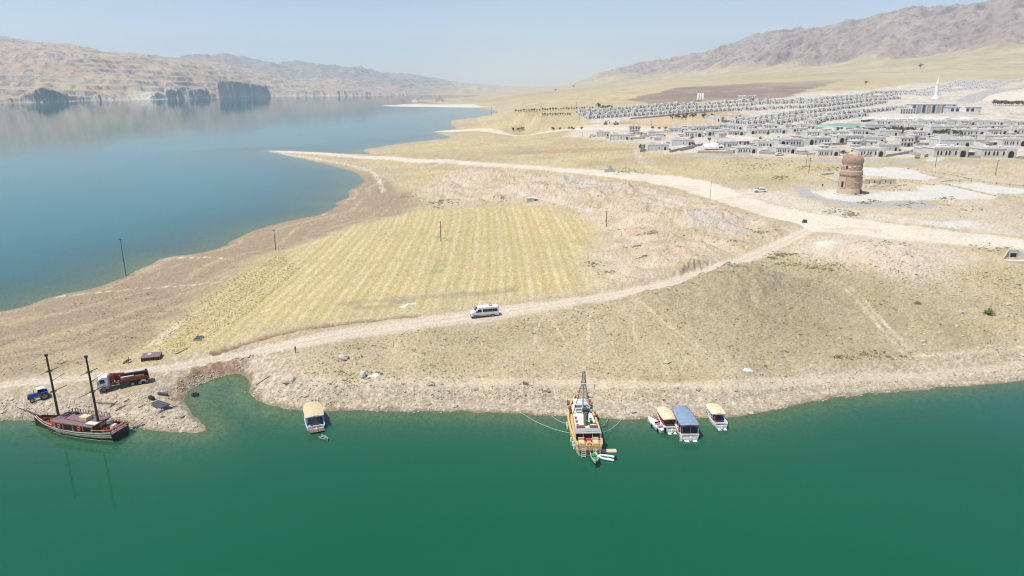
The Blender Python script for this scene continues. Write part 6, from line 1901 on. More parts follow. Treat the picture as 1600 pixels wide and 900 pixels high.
def ruins():
    # foundations beside the tomb: a wall with small doorways, then low footings
    g = gps([(1349, 287), (1400, 287.5)])
    a, b = g; L = (b - a).length
    s = thing('ruin_wall', 'low ruined stone wall with five small doorways right of the tower', 'ruin', (a + b) / 2, math.atan2(b.y - a.y, b.x - a.x))
    n = 6
    for i in range(n):
        x = -L / 2 + L * (i + .5) / n
        MB().box(x, 0, -.5, L / n * .74, 1.0, 2.7 + .2 * (i % 2)).build('wall_section', 'stonecream', s)
    for i in range(5): 
        x = -L / 2 + L * (i + 1) / n
        MB().box(x, .4, -.5, L / n * .26, .25, 2.2).build('doorway', 'brown', s)
    MB().box(0, 3.0, -.5, L * .95, 5.0, 1.6).build('inner_fill', 'brickpale', s)
    lines = [(1352, 292, 1422, 299, 'near the plaza edge'), (1362, 290, 1400, 294.5, 'in front of the doorways'), (1348, 285, 1392, 281, 'behind the doorways'), (1405, 283, 1460, 290, 'right of the doorways'), (1437, 270, 1500, 285, 'along the upper white plaza'),
             (1408, 262, 1478, 272, 'behind the upper white plaza'), (1478, 272, 1530, 283, 'leading to the right plaza'), (1405, 281.5, 1440, 284, 'between the two white plazas'), (1500, 282, 1600, 291, 'behind the right plaza'), (1470, 284, 1520, 279.5, 'in the upper right ruins'), (1278, 275, 1308, 285, 'left of the tower'),
             (1278, 275, 1302, 271, 'left behind the tower'), (1560, 304, 1602, 311, 'right below the right plaza'), (1470, 287, 1556, 307, 'sloping edge between the two plazas'), (1360, 296, 1398, 299, 'nearest the white plaza')]
    G = gps([(a, b) for l in lines for a, b in ((l[0], l[1]), (l[2], l[3]))])
    for i, l in enumerate(lines):
        p, q = G[2 * i], G[2 * i + 1]
        m = thing('footing_wall', 'low pale stone footing ' + l[4], 'ruin', (p + q) / 2, 0)
        k = 5; d = (p + q) / 2
        for j in range(k):
            u = p.lerp(q, j / k) - d; v = p.lerp(q, (j + .93) / k) - d
            MB().bar(u + Vector((0, 0, .15)), v + Vector((0, 0, .15)), 1.1, .9 + .35 * rnd.random()).build('stone_block', 'stonecream', m)
    # scattered cut blocks between the walls
    bl = gps([(1352 + rnd.random() * 62, 288.5 + rnd.random() * 7) for _ in range(26)])
    for p in bl:
        o = MB().box(0, 0, -.2, rnd.uniform(1.4, 3.0), rnd.uniform(1, 2), rnd.uniform(.8, 1.6), 0, .9).build('cut_block', 'inlay' if rnd.random() < .4 else 'stonecream')
        o.location = p; o.rotation_euler = (0, 0, rnd.uniform(-.3, .3)); tag(o, 'pale cut stone block lying among the ruin walls right of the tower', 'stone block', 'cut blocks in the ruins')
ruins()

def outbuildings():
    """sheds and garden plots that fill the yards of the lower village"""
    R = random.Random(23); spots = []
    bands = [(1060, 1450, 199, 215, 46), (1100, 1440, 218, 236, 26), (1450, 1600, 200, 226, 30), (1380, 1600, 190, 199, 14), (940, 1050, 207, 222, 10)]
    for x0, x1, y0, y1, n in bands:
        for _ in range(n): spots.append((R.uniform(x0, x1), R.uniform(y0, y1)))
    H = [o.location.copy() for o in COL.objects if o.name.startswith('stone_house') and o.parent is None]
    first = None
    for p in gps(spots):
        if min((h - p).length for h in H) < 11.5: continue
        if first is None:
            first = thing('yard_shed', 'small pale stone shed in a yard of the lower village', 'shed', p, 0, 'yard sheds of the lower village')
            MB().box(0, 0, -1.5, 6.5, 5.5, 4.3).build('wall', 'stone2', first)
            MB().box(0, 0, 2.8, 7.0, 6.0, .25).build('roof', 'roof', first)
            MB().box(1.2, -2.78, 0, 1.3, .1, 2.1).build('door', 'brown', first)
            MB().box(-1.6, -2.78, 1.1, 1.1, .1, .9).build('window', 'glass', first)
            MB().box(6.5, 1, -1, 5.5, .35, 2.4).build('yard_wall', 'gardenwall', first)
        else:
            q = R.uniform(.7, 1.25)
            copy_thing(first, p, R.uniform(-.2, .2) + (1.57 if R.random() < .3 else 0), None, None, (q * R.uniform(.8, 1.3), q, q * R.uniform(.8, 1.2)))
outbuildings()
# ------------------------------------------------------------------ poles, boulders, debris, plants
def poles():
    L = [((197, 430), (190, 372), .12, 'tall bare pole standing at the lake edge on the left', 'wet'), ((431, 390), (429.5, 358), .16, 'bare pole on the mud flat between the lake and the field', 'pole'),
         ((689, 377), (687, 345), .18, 'bare wooden pole in the middle of the striped field', 'pole'), ((947, 357), (945.5, 329), .18, 'bare pole at the right edge of the field below the rubble bank', 'pole'), ((1109, 316), (1107.5, 281), .13, 'slim pole on the bank beside the wide gravel road', 'grey_mast'),
         ((1263.5, 271), (1262, 246), .16, 'dark pole on the grass left of the tower, nearer one', 'pole'), ((1259.5, 259), (1258.5, 240), .14, 'dark pole on the grass left of the tower, farther one', 'pole'), ((1461, 262), (1461.5, 244), .16, 'pole on the verge below the wide front house', 'pole'),
         ((1555, 275), (1557, 250), .16, 'pole on the verge below the rightmost front house', 'pole'), ((1017.5, 200), (1017, 189), .2, 'pole on the bare strip behind the lower village', 'pole'), ((768, 181), (768, 165), .3, 'thin pole on the bay shore below the far spit', 'pole'),
         ((905, 190), (905, 178), .25, 'pole at the left end of the upper village', 'pole'), ((900, 176), (900, 160), .3, 'taller pole above the hedgerow', 'pole'), ((910, 214), (910, 206), .15, 'pole left of the white box truck', 'pole'), ((844, 174), (844, 165), .25, 'thin pole above the hedge bushes', 'pole')]
    bs = gps([a for a, *_ in L])
    for (a, b, r, lab, mat), p in zip(L, bs):
        D = p.y / (CP - (b[1] - 450) / F * SP)
        z = CAM_Z - D * (SP + (b[1] - 450) / F * CP)
        s = thing('utility_pole', lab, 'pole', p, 0, 'utility poles')
        h = max(z - p.z, 4)
        MB().tube((0, 0, -.6), (.0, 0, h), r, r * .65, 7).build('shaft', mat, s, True)
        MB().bar((-.7, 0, h - .5), (.7, 0, h - .5), .12).build('crossarm', mat, s)
        for x in (-.6, .6): MB().tube((x, 0, h - .45), (x, 0, h - .2), .06).build('insulator', 'steel', s)
poles()

def rock_mesh(seed, flat=.65, sub=2):
    bm = bmesh.new()
    bmesh.ops.create_icosphere(bm, subdivisions=sub, radius=1)
    R = np.random.RandomState(seed); off = R.rand(3) * 50
    for v in bm.verts:
        c = v.co
        n = float(fbm(np.array([c.x * 1.1 + off[0] + c.z]), np.array([c.y * 1.1 + off[1] - c.z * .7]), 3, seed % 50)[0])
        c *= 1 + .55 * n
        c.z *= flat
        if c.z < -.3: c.z = -.3
    for i in range(3):   # a few broken faces
        nrm = Vector(R.randn(3)).normalized(); d = .62 + .2 * R.rand()
        for v in bm.verts:
            t = v.co.dot(nrm) - d
            if t > 0: v.co -= nrm * t * .85
    for f in bm.faces: f.smooth = False
    me = bpy.data.meshes.new("boulder"); bm.to_mesh(me); bm.free()
    return me

rocks_big = [rock_mesh(i, .62 + .06 * (i % 4), 3) for i in range(6)]
for m_ in rocks_big: m_.materials.append(W['rockpale'])
rocks_mid = [rock_mesh(20 + i, .6 + .06 * (i % 4), 2) for i in range(6)]
for m_ in rocks_mid: m_.materials.append(W['rock'])

def boulders():
    L = [(451, 596, 21, 'largest pale boulder on the inlet headland', 1), (536, 563, 17, 'pale rounded boulder on the slope under the bend of the road', 1), (673, 602, 12, 'rounded boulder on the shore above the lower track, left of a pair', 0), (689, 601, 8, 'smaller boulder of the pair on the shore above the water', 0),
         (744, 608, 9, 'dark topped boulder midway between the small boat and the gulet', 0), (854, 612, 12, 'brown boulder on the shore just left of the gulet', 0), (808, 621, 8, 'small boulder near the water left of the gulet', 0), (670, 632, 9, 'dark boulder at the waterline between the small boat and the gulet', 0),
         (711, 636, 9, 'pale boulder at the waterline left of the gulet ropes', 1), (591, 636, 6, 'small pale stone at the waterline right of the tan boat', 1), (755, 637, 5, 'small pale stone at the waterline in mid beach', 1), (986, 645, 13, 'white boulder at the waterline right of the gulet', 1), (978, 647, 8, 'white stone touching the white boulder right of the gulet', 1),
         (1043, 569, 10, 'pale flat boulder on the slope above the canopied boats', 1), (832, 569, 6, 'small dark boulder on the slope above the gulet', 0), (1092, 610, 9, 'pale boulder on the shore above the canopied boats', 0), (1058, 606, 6, 'little boulder above the blue-roofed boat', 0), (1150, 611, 8, 'boulder near the right end of the rubble beach', 0),
         (248, 643, 12, 'grey boulder beside the dark mat', 0), (280, 652, 11, 'round grey boulder on the spit of the inlet', 0), (252, 652, 8, 'boulder below the dark mat on the spit', 0), (304, 668, 8, 'white boulder at the tip of the inlet spit', 1), (283, 675, 6, 'pale stone in the shallows at the spit', 1), (245, 615, 10, 'white stone above the dark mat', 1), (4, 645, 8, 'pale boulder on the beach at the left edge', 1), (18, 625, 6, 'dark small boulder left of the tractor', 0),
         (477, 620, 9, 'pale stone at the headland corner', 1), (398, 618, 8, 'pale stone at the inlet mouth', 1), (1175, 646, 7, 'pale stone at the right end of the rubble beach', 1), (1219, 571, 6, 'white stone on the grassy slope at right', 1), (1468, 522, 6, 'white boulder high on the right slope', 1), (1443, 535, 7, 'white boulder lower on the right slope', 1), (1444, 540, 5, 'small white stone below the right slope boulder', 1),
         (1590, 444, 10, 'grey boulder below the concrete culvert', 0), (1574, 495, 7, 'white stone at the right edge of the slope', 1), (1575, 476, 9, 'white flat stone near the right edge', 1), (1496, 510, 7, 'white stone beside the green bush on the right slope', 1), (1502, 488, 8, 'white stone above the green bush', 1), (1530, 544, 6, 'white stone near the right track', 1), (1549, 542, 6, 'pale stone further along the right track', 1), (1598, 556, 8, 'pale boulder at the right edge above the shore', 1)]
    g = gps([(a, b) for a, b, *_ in L])
    for i, ((px, py, w, lab, pale), p) in enumerate(zip(L, g)):
        D = p.y / (CP - (py - 450) / F * SP)
        me = (rocks_big if pale or w > 9 else rocks_mid)[i % 6]
        o = bpy.data.objects.new('boulder', me); COL.objects.link(o)
        s = w / 2 / F * D * 1.08
        o.location = (p.x, p.y + s * .3, p.z + s * .12); o.scale = (s, s * .85, s * .9); o.rotation_euler = (0, 0, (i * 1.7) % 6.28)
        if not pale and w > 9: o.material_slots[0].link = 'OBJECT'; o.material_slots[0].material = W['rock']
        tag(o, lab, 'boulder', 'boulders on the slope and shore')
boulders()

def person():
    p = gps([(462, 551.5)])[0]
    s = thing('person', 'person in dark clothing standing beside the dirt road', 'person', p, 1.2)
    me = bpy.data.meshes.new('body'); 
    J = [((0, 0, .95), .13), ((0, 0, 1.2), .14), ((0, 0, 1.42), .12), ((0, 0, 1.52), .055), ((0, .01, 1.62), .09), ((0, .01, 1.72), .08),
         ((.2, 0, 1.42), .06), ((.26, .02, 1.15), .045), ((.25, .10, .9), .035), ((-.2, 0, 1.42), .06), ((-.26, .02, 1.15), .045), ((-.25, .10, .9), .035),
         ((.1, 0, .9), .09), ((.12, .03, .5), .065), ((.12, 0, .08), .05), ((.12, .14, .03), .04), ((-.1, 0, .9), .09), ((-.12, .03, .5), .065), ((-.12, 0, .08), .05), ((-.12, .14, .03), .04)]
    Ed = [(0, 1), (1, 2), (2, 3), (3, 4), (4, 5), (2, 6), (6, 7), (7, 8), (2, 9), (9, 10), (10, 11), (0, 12), (12, 13), (13, 14), (14, 15), (0, 16), (16, 17), (17, 18), (18, 19)]
    me.from_pydata([j[0] for j in J], Ed, [])
    o = bpy.data.objects.new('body', me); COL.objects.link(o); o.parent = s
    md = o.modifiers.new('skin', 'SKIN'); 
    for i, j in enumerate(J): me.skin_vertices[0].data[i].radius = (j[1], j[1])
    me.skin_vertices[0].data[0].use_root = True
    sb = o.modifiers.new('sub', 'SUBSURF'); sb.levels = 1; sb.render_levels = 1
    me.materials.append(W['cloth_blue'])
    MB().revolve([(.09, 1.6), (.105, 1.68), (.09, 1.76), (.03, 1.8)], 10).build('hair', 'black', s, True)
    MB().box(0, .085, 1.58, .11, .03, .12).build('face', 'skin', s)
person()

def sheet_mesh(name, pts, mat, thick, seed, hump):
    """a crumpled sheet lying on the ground (pixel outline -> ground), with real folds"""
    G = gps(pts); c = sum(G, Vector()) / len(G)
    m = MB(); n = len(G); rings = []
    R = random.Random(seed)
    for k in (1.0, .75, .45, .15):
        ring = []
        for p in G:
            q = c.lerp(p, k); z = ground_z(q.x, q.y) + thick + hump * (1 - k) * (.6 + .8 * R.random())
            ring.append((q.x - c.x, q.y - c.y, z - c.z))
        rings.append(ring)
    base = [(p.x - c.x, p.y - c.y, p.z - c.z - .05) for p in G]
    m.loft([base] + rings)
    o = m.build(name, mat); o.location = c
    return o

def debris():
    # rusty bin-like trailer bed
    a, b = gps([(218, 566), (247, 563)]); L = (b - a).length
    s = thing('trailer_bed', 'rusty purple-brown trailer bed lying beside the dirt track behind the truck', 'trailer', (a + b) / 2 + Vector((0, 1.4, 0)), math.atan2(b.y - a.y, b.x - a.x) + .05)
    MB().box(0, 0, .05, L, 3.0, .75, 0, .97).build('body', 'rust', s)
    MB().box(0, 0, .8, L * 1.02, 3.1, .12).build('top_plate', 'violetdeck', s)
    for i in range(8): MB().box(-L / 2 + L * (i + .5) / 8, -1.56, .1, .12, .1, .68).build('stake', 'dark', s)
    MB().box(-.4, .3, .92, .7, .8, .12, .4).build('scrap_sheet', 'offwhite', s)
    p = gps([(249, 634)])[0]
    s = thing('dark_mat', 'dark grey ribbed mat lying on the stones left of the inlet', 'mat', p + Vector((0, 0, .15)), -.5)
    MB().box(0, 0, 0, 3.6, 2.2, .18).build('sheet', 'mat', s)
    for i in range(5): MB().box(-1.5 + .75 * i, 0, .18, .08, 2.15, .05).build('rib', 'solar', s)
    items = [((234, 622), (240, 625), .7, 'black', 'black box beside the dark mat', 'box'), ((247, 616), (262, 619), .6, 'mat', 'dark grey rolled cover above the dark mat', 'roll')]
    for q, w, t, mat, lab, cat in items:
        a, b = gps([q, w]); o = MB().bar(a + Vector((0, 0, t / 2)), b + Vector((0, 0, t / 2)), t, t).build('scrap_box' if cat == 'box' else 'rolled_cover', mat, None, False, .08); tag(o, lab, cat)
    planks = [((150, 630), (180, 631), 'long thin beam on the beach above the ship stern'), ((172, 636), (183, 627), 'slanting plank crossing the long beam'), ((193, 628), (202, 625), 'short dark plank right of the long beam'), ((186, 638), (198, 633), 'bent bar on the beach right of the ship mast'), ((216, 637), (227, 632), 'broken board left of the dark mat'),
              ((262, 638), (277, 635), 'thin stick right of the dark mat'), ((180, 642), (190, 638), 'rusty bar nearest the ship stern'), ((275, 554), (293, 545), 'dark branch on the field edge near the trailer bed'), ((94, 569), (103, 566), 'stick on the mud flat left of the trailer bed'), ((400, 603), (422, 588), 'long dead branch on the inlet headland')]
    G = gps([p for a, b, _ in planks for p in (a, b)])
    for i, (_, _, lab) in enumerate(planks):
        a, b = G[2 * i] + Vector((0, 0, .12)), G[2 * i + 1] + Vector((0, 0, .2))
        o = MB().bar(a, b, .14, .12).build('plank', 'pole' if i % 2 else 'rust'); tag(o, lab, 'plank', 'scrap timber on the beach')
    p = gps([(198, 567)])[0]
    s = thing('scrap_heap', 'rusty red scrap heap left of the trailer bed', 'scrap', p, .5)
    m = [((-.8, -.5, 0), (.9, .4, .5)), ((-.6, .6, 0), (.5, -.5, .8)), ((.3, -.7, 0), (.5, .6, .9)), ((-.4, 0, .3), (.6, .2, .7))]
    for a, b in m: MB().bar(a, b, .16).build('bar', 'rust', s)
    p = gps([(310.5, 530)])[0]
    s = thing('trough', 'small dark double trough on the field edge', 'trough', p, .1)
    for y in (-.8, .8): MB().box(0, y, 0, 1.7, .9, .5, 0, .95).build('basin', 'steel', s); MB().box(0, y, .5, 1.4, .65, .04).build('filling', 'dark', s)
    p = gps([(567.5, 589.5)])[0]
    s = thing('water_tank', 'upright white water tank beside the crumpled white sheet', 'tank', p, .2)
    MB().box(0, 0, 0, .95, .85, .2).build('pallet', 'offwhite', s)
    MB().revolve([(.46, .2), (.5, .3), (.5, 1.15), (.42, 1.28), (.15, 1.3)], 14).build('barrel', 'white', s, True)
    MB().revolve([(.15, 1.3), (.15, 1.38)], 10).build('lid', 'dark', s)
    MB().box(.5, 0, .3, .08, .3, .7).build('tap_panel', 'dark', s)
    tag(sheet_mesh('white_sheet', [(573, 589.5), (580, 588), (585, 585), (591, 583.5), (592, 588), (588, 590.6), (580, 590.6)], 'plastic', .06, 3, .25), 'crumpled white plastic sheet right of the water tank', 'sheet')
    tag(sheet_mesh('pale_tarp', [(623, 479.5), (634, 475.5), (650, 473.8), (652, 476), (640, 477.2), (632, 480.5)], 'offwhite', .08, 5, .5), 'long pale tarpaulin lying at the field edge near the road', 'tarpaulin')
    tag(sheet_mesh('plastic_litter', [(1159, 582), (1163, 577.5), (1172, 577), (1177, 581), (1170, 583)], 'plastic', .05, 8, .35), 'bluish white plastic litter above the beach at right', 'litter')
    # concrete blocks by the main road
    a, b = gps([(945, 268.5), (960, 269)]); D = a.y
    s = thing('concrete_block_stack', 'stack of four grey concrete blocks beside the main gravel road', 'concrete blocks', (a + b) / 2, 0)
    k = 5.3 / F * (D + 10)
    for x, z in ((-1, 0), (0, 0), (1, 0), (0, 1), (-.05, 1.0)):
        if (x, z) == (-.05, 1.0): continue
        MB().box(x * k * 1.02, .1 * x, z * k - .3 * (z == 0), k * .96, k * .96, k * (1.0 if z else 1.0) + .3 * (z == 0)).build('block', 'concrete', s, False, .06)
    p = gps([(829, 318)])[0]
    s = thing('concrete_tank', 'small grey concrete box at the foot of the rubble bank', 'box', p, .1)
    MB().box(0, 0, -.3, 3.6, 2.4, 2.0).build('body', 'concrete', s); MB().box(0, 0, 1.7, 3.8, 2.6, .15).build('lid', 'stone', s); MB().box(2.6, .4, -.2, 1.5, 1.6, 1.3).build('side_box', 'brown', s)
    p = gps([(1257, 348)])[0]
    o = MB().box(0, 0, 0, 1.4, 1.0, 1.1, .3, .8).build('road_marker', 'solar'); o.location = p; tag(o, 'small dark marker block at the road junction', 'marker')
    p = gps([(1284.5, 295)])[0]
    s = thing('signpost', 'short dark signpost beside the plaza left of the tower', 'sign', p, 0)
    MB().tube((0, 0, -.2), (0, 0, 2.2), .07).build('post', 'steel', s); MB().box(0, -.08, 1.4, .6, .05, .9).build('panel', 'dark', s)
    # culvert head wall
    p = gps([(1582, 405)])[0]
    s = thing('culvert', 'grey concrete culvert headwall with dark square opening and wing walls', 'culvert', p + Vector((.9, 1.2, -.2)), math.radians(-8))
    s.scale = (.85, .85, .85)
    face = [(-1.25, 0), (-1.25, 2.9), (1.25, 2.9), (1.25, 0)]
    MB().box(0, .3, -.5, 2.9, .4, 3.5).build('headwall', 'concrete', s)
    MB().box(0, .05, .15, 1.7, .2, 1.75).build('opening', 'dark', s)
    MB().box(0, -.02, 1.9, 2.0, .16, .22).build('lintel', 'inlay', s)
    for sd in (-1, 1):
        MB().add([(sd * 1.4, .3, -.5), (sd * 4.0, -2.2, -.5), (sd * 4.0, -2.2, .35), (sd * 1.4, .3, 3.0), (sd * 1.65, .55, -.5), (sd * 4.25, -1.95, -.5), (sd * 4.25, -1.95, .35), (sd * 1.65, .55, 3.0)],
                 [(0, 1, 2, 3), (7, 6, 5, 4), (0, 4, 5, 1), (1, 5, 6, 2), (2, 6, 7, 3), (3, 7, 4, 0)]).build('wing_wall', 'concrete', s)
    MB().box(0, -2.2, -1.0, 8.0, 3.6, 1.05).build('apron', 'inlay', s)
    MB().box(.8, -4.1, -1.5, 7.6, .4, 1.3).build('apron_edge', 'concrete', s)
debris()

# ------------------------------------------------------------------ loose stones, dry tufts and weeds (too many to count)
def scatter_mesh(name, locs, sizes, protos_, mat, label, cat, flat=None):
    V = []; Fc = []; off = 0
    R = np.random.RandomState(5)
    for i, p in enumerate(locs):
        pv, pf = protos_[i % len(protos_)]
        a = R.rand() * 6.28; c, s = math.cos(a), math.sin(a)
        q = pv * sizes[i]
        w = np.stack([q[:, 0] * c - q[:, 1] * s + p[0], q[:, 0] * s + q[:, 1] * c + p[1], q[:, 2] + p[2]], 1)
        V.append(w); Fc.append(pf + off); off += len(pv)
    V = np.concatenate(V); Fc = np.concatenate(Fc)
    me = bpy.data.meshes.new(name)
    k = Fc.shape[1]
    me.vertices.add(len(V)); me.vertices.foreach_set("co", V.astype(np.float32).ravel())
    me.loops.add(len(Fc) * k); me.loops.foreach_set("vertex_index", Fc.astype(np.int32).ravel())
    me.polygons.add(len(Fc)); me.polygons.foreach_set("loop_start", np.arange(0, len(Fc) * k, k, dtype=np.int32)); me.polygons.foreach_set("loop_total", np.full(len(Fc), k, np.int32))
    me.update(calc_edges=True); me.materials.append(mat)
    o = bpy.data.objects.new(name, me); COL.objects.link(o); o['kind'] = 'stuff'
    tag(o, label, cat)
    return o

def ico_proto(seed, flat):
    me = rock_mesh(seed, flat, 1)
    v = np.array([list(x.co) for x in me.vertices]); f = np.array([list(p.vertices) for p in me.polygons])
    return v, f
stone_p = [ico_proto(60 + i, .7) for i in range(6)]

def tuft_proto(seed, n, h, spread):
    R = np.random.RandomState(seed); v = []; f = []
    for i in range(n):
        a = R.rand() * 6.28; r = R.rand() ** .6 * spread; x, y = r * math.cos(a), r * math.sin(a)
        b = R.rand() * 6.28; w = .12 + .12 * R.rand(); hh = h * (.5 + .7 * R.rand()); lean = .35
        dx, dy = math.cos(b) * w, math.sin(b) * w
        k = len(v); tx, ty = x + (R.rand() - .5) * lean * 2, y + (R.rand() - .5) * lean * 2
        v += [(x - dx, y - dy, -.05), (x + dx, y + dy, -.05), (tx, ty, hh)]; f.append((k, k + 1, k + 2))
    return np.array(v), np.array(f)
dry_p = [tuft_proto(80 + i, 9, .6, .6) for i in range(5)]
weed_p = [tuft_proto(90 + i, 18, .55, .9) for i in range(5)]

def foliage_mat(name, c1, c2):
    m, nt, b, lk = new_mat(name)
    tc = node(nt, "ShaderNodeTexCoord"); n1 = node(nt, "ShaderNodeTexNoise"); n1.inputs["Scale"].default_value = .9; n1.inputs["Detail"].default_value = 3
    lk.new(tc.outputs["Object"], n1.inputs["Vector"])
    mx = node(nt, "ShaderNodeMix", data_type='RGBA'); mx.inputs[6].default_value = (*c1, 1); mx.inputs[7].default_value = (*c2, 1)
    lk.new(n1.outputs["Fac"], mx.inputs[0]); lk.new(mx.outputs[2], b.inputs["Base Color"])
    b.inputs["Roughness"].default_value = .9; b.inputs["Specular IOR Level"].default_value = .1
    return m
MAT_DRY = foliage_mat("dry_grass", (.40, .33, .16), (.50, .42, .23)); MAT_SCRUB = foliage_mat("dark_scrub", (.17, .145, .085), (.27, .23, .13))
MAT_WEED = foliage_mat("green_weed", (.21, .235, .11), (.31, .305, .16)); MAT_LEAF = foliage_mat("tree_leaf", (.06, .08, .04), (.11, .125, .065)); MAT_STONE = W['rockpale']

def region_points(rs, n, poly, seed, dens=None):
    """random points of the ground inside a pixel outline (even over the ground, not over the picture)"""
    G = ground_px(chaikin(poly + [poly[0]], 0)); R = np.random.RandomState(seed)
    x0, x1, y0, y1 = G[:, 0].min(), G[:, 0].max(), G[:, 1].min(), G[:, 1].max()
    X = x0 + (x1 - x0) * R.rand(n * 4); Y = y0 + (y1 - y0) * R.rand(n * 4)
    d = poly_sdf(G, X, Y, 1.0)
    m = d < 0
    return X[m][:n], Y[m][:n]

def scatter_all():
    R = np.random.RandomState(17)
    BEACH = [(380, 612), (395, 600), (440, 598), (600, 596), (800, 600), (1000, 604), (1150, 606), (1260, 600), (1330, 596), (1600, 575), (1600, 596), (1400, 612), (1240, 636), (1160, 652), (1000, 657), (800, 648), (600, 644), (450, 641)]
    LEFT = [(-60, 620), (60, 625), (160, 622), (230, 612), (262, 600), (285, 626), (310, 660), (318, 674), (262, 675), (130, 662), (-60, 658)]
    RED = [(262, 612), (300, 575), (345, 562), (400, 552), (386, 572), (340, 590), (300, 606), (284, 622)]
    SLOPE = [(430, 590), (470, 552), (640, 518), (780, 502), (920, 478), (1110, 438), (1230, 395), (1330, 400), (1600, 420), (1600, 560), (1330, 592), (1150, 600), (900, 594), (600, 592)]
    BANK = [(760, 280), (870, 274), (1000, 290), (1100, 316), (1200, 346), (1240, 358), (1180, 385), (1100, 412), (1000, 444), (950, 452), (920, 408), (950, 362), (920, 342), (860, 322), (800, 316)]
    RSTONES = [(1330, 425), (1480, 440), (1600, 440), (1600, 545), (1460, 545), (1400, 510), (1420, 470)]
    MUD = [(40, 480), (140, 455), (260, 404), (345, 390), (350, 400), (260, 410), (150, 462), (60, 490)]
    sets = [(BEACH, 5200, .07, .30, 1), (LEFT, 2600, .07, .32, 2), (RED, 900, .08, .30, 3), (SLOPE, 2600, .06, .22, 4), (BANK, 2600, .10, .42, 5), (RSTONES, 420, .14, .42, 6), (MUD, 260, .08, .25, 7)]
    loc = []; sz = []
    for poly, n, a, b, sd in sets:
        X, Y = region_points(None, n, poly, sd)
        clump = fbm(X / 7, Y / 7, 3, 30 + sd)
        keep = R.rand(len(X)) < np.clip(.55 + clump * 1.4, .12, 1)
        X, Y = X[keep], Y[keep]
        H, _, lab, df, db = terrain(X, Y)
        ok = (lab != 2) & (lab != 3) & (H > -.4)
        s = a + (b - a) * R.rand(len(X)) ** 4.0
        for i in np.nonzero(ok)[0]:
            loc.append((X[i], Y[i], H[i] + s[i] * .1)); sz.append(s[i])
    scatter_mesh('stones', loc, sz, stone_p, W['rockpale'], 'loose pale stones strewn over the beach and slopes', 'stones')
    print('stones', len(loc))
    # dry tufts and dark scrub over the hillside
    loc = []; sz = []; loc2 = []; sz2 = []
    for poly, n, sd in ((SLOPE, 10000, 11), (BEACH, 1800, 12), (BANK, 5200, 13), ([(0, 520), (200, 440), (300, 480), (230, 540), (180, 565), (0, 590)], 900, 14)):
        X, Y = region_points(None, n, poly, sd)
        g = fbm(X / 14, Y / 14, 3, 33)
        keep = R.rand(len(X)) < np.clip(.5 + g * 1.5, .05, 1)
        X, Y = X[keep], Y[keep]
        H, _, lab, df, db = terrain(X, Y)
        for i in range(len(X)):
            if lab[i] in (2, 3) or H[i] < .3: continue
            if R.rand() < .10: loc2.append((X[i], Y[i], H[i])); sz2.append(.16 + .38 * R.rand() ** 3)
            else: loc.append((X[i], Y[i], H[i])); sz.append(.18 + .26 * R.rand())
    X, Y = region_points(None, 2600, [(235, 540), (300, 480), (370, 430), (440, 397), (470, 420), (400, 480), (330, 530), (270, 556)], 15)
    H = terrain(X, Y, False)
    for i in range(len(X)): loc.append((X[i], Y[i], H[i])); sz.append(.16 + .2 * R.rand())
    scatter_mesh('dry_grass', loc, sz, dry_p, MAT_DRY, 'dry straw coloured grass tufts on the hillside', 'grass')
    scatter_mesh('dark_scrub', loc2, sz2, weed_p, MAT_SCRUB, 'dark dried scrub dotted over the hillside', 'scrub')
    # green weeds
    blobs = [(1005, 372, 16, 30), (992, 389, 6, 10), (1005, 412, 6, 9), (1020, 370, 8, 14), (1190, 365, 18, 26), (1150, 384, 12, 12), (1218, 400, 14, 22), (1205, 405, 8, 10), (1330, 335, 14, 40), (1300, 330, 12, 16), (1360, 315, 12, 14), (1350, 318, 10, 10), (1476, 310, 14, 20), (1545, 488, 6, 26), (1435, 475, 7, 12), (1320, 560, 14, 10), (1350, 552, 24, 14), (1400, 555, 30, 14),
             (690, 318, 26, 50), (640, 305, 14, 16), (780, 314, 16, 26), (1220, 277, 14, 30), (1255, 262, 12, 16), (1290, 265, 22, 26), (980, 268, 18, 36), (1180, 258, 40, 40), (1240, 252, 30, 16), (1390, 385, 40, 22), (1550, 390, 30, 26), (1290, 420, 26, 34), (1240, 400, 14, 18), (1420, 320, 20, 16), (590, 592, 60, 12), (1240, 415, 26, 24), (930, 415, 14, 14), (950, 430, 12, 12), (560, 596, 30, 10), (1140, 430, 30, 14), (1500, 330, 60, 18), (820, 600, 10, 6)]
    pp = []
    for (px, py, w, n) in blobs:
        for _ in range(n * 2): pp.append((px + R.randn() * w * .6, py + R.randn() * w * .13))
    G = gps(pp); loc = [tuple(q) for q in G if q.z > .2]; sz = [(.22 + .45 * R.rand() ** 1.8) * (1 + max(q.y - 200, 0) / 500) for q in G if q.z > .2]
    scatter_mesh('green_weeds', loc, sz, weed_p, MAT_WEED, 'patches of low green weeds on bare soil', 'weeds')
scatter_all()

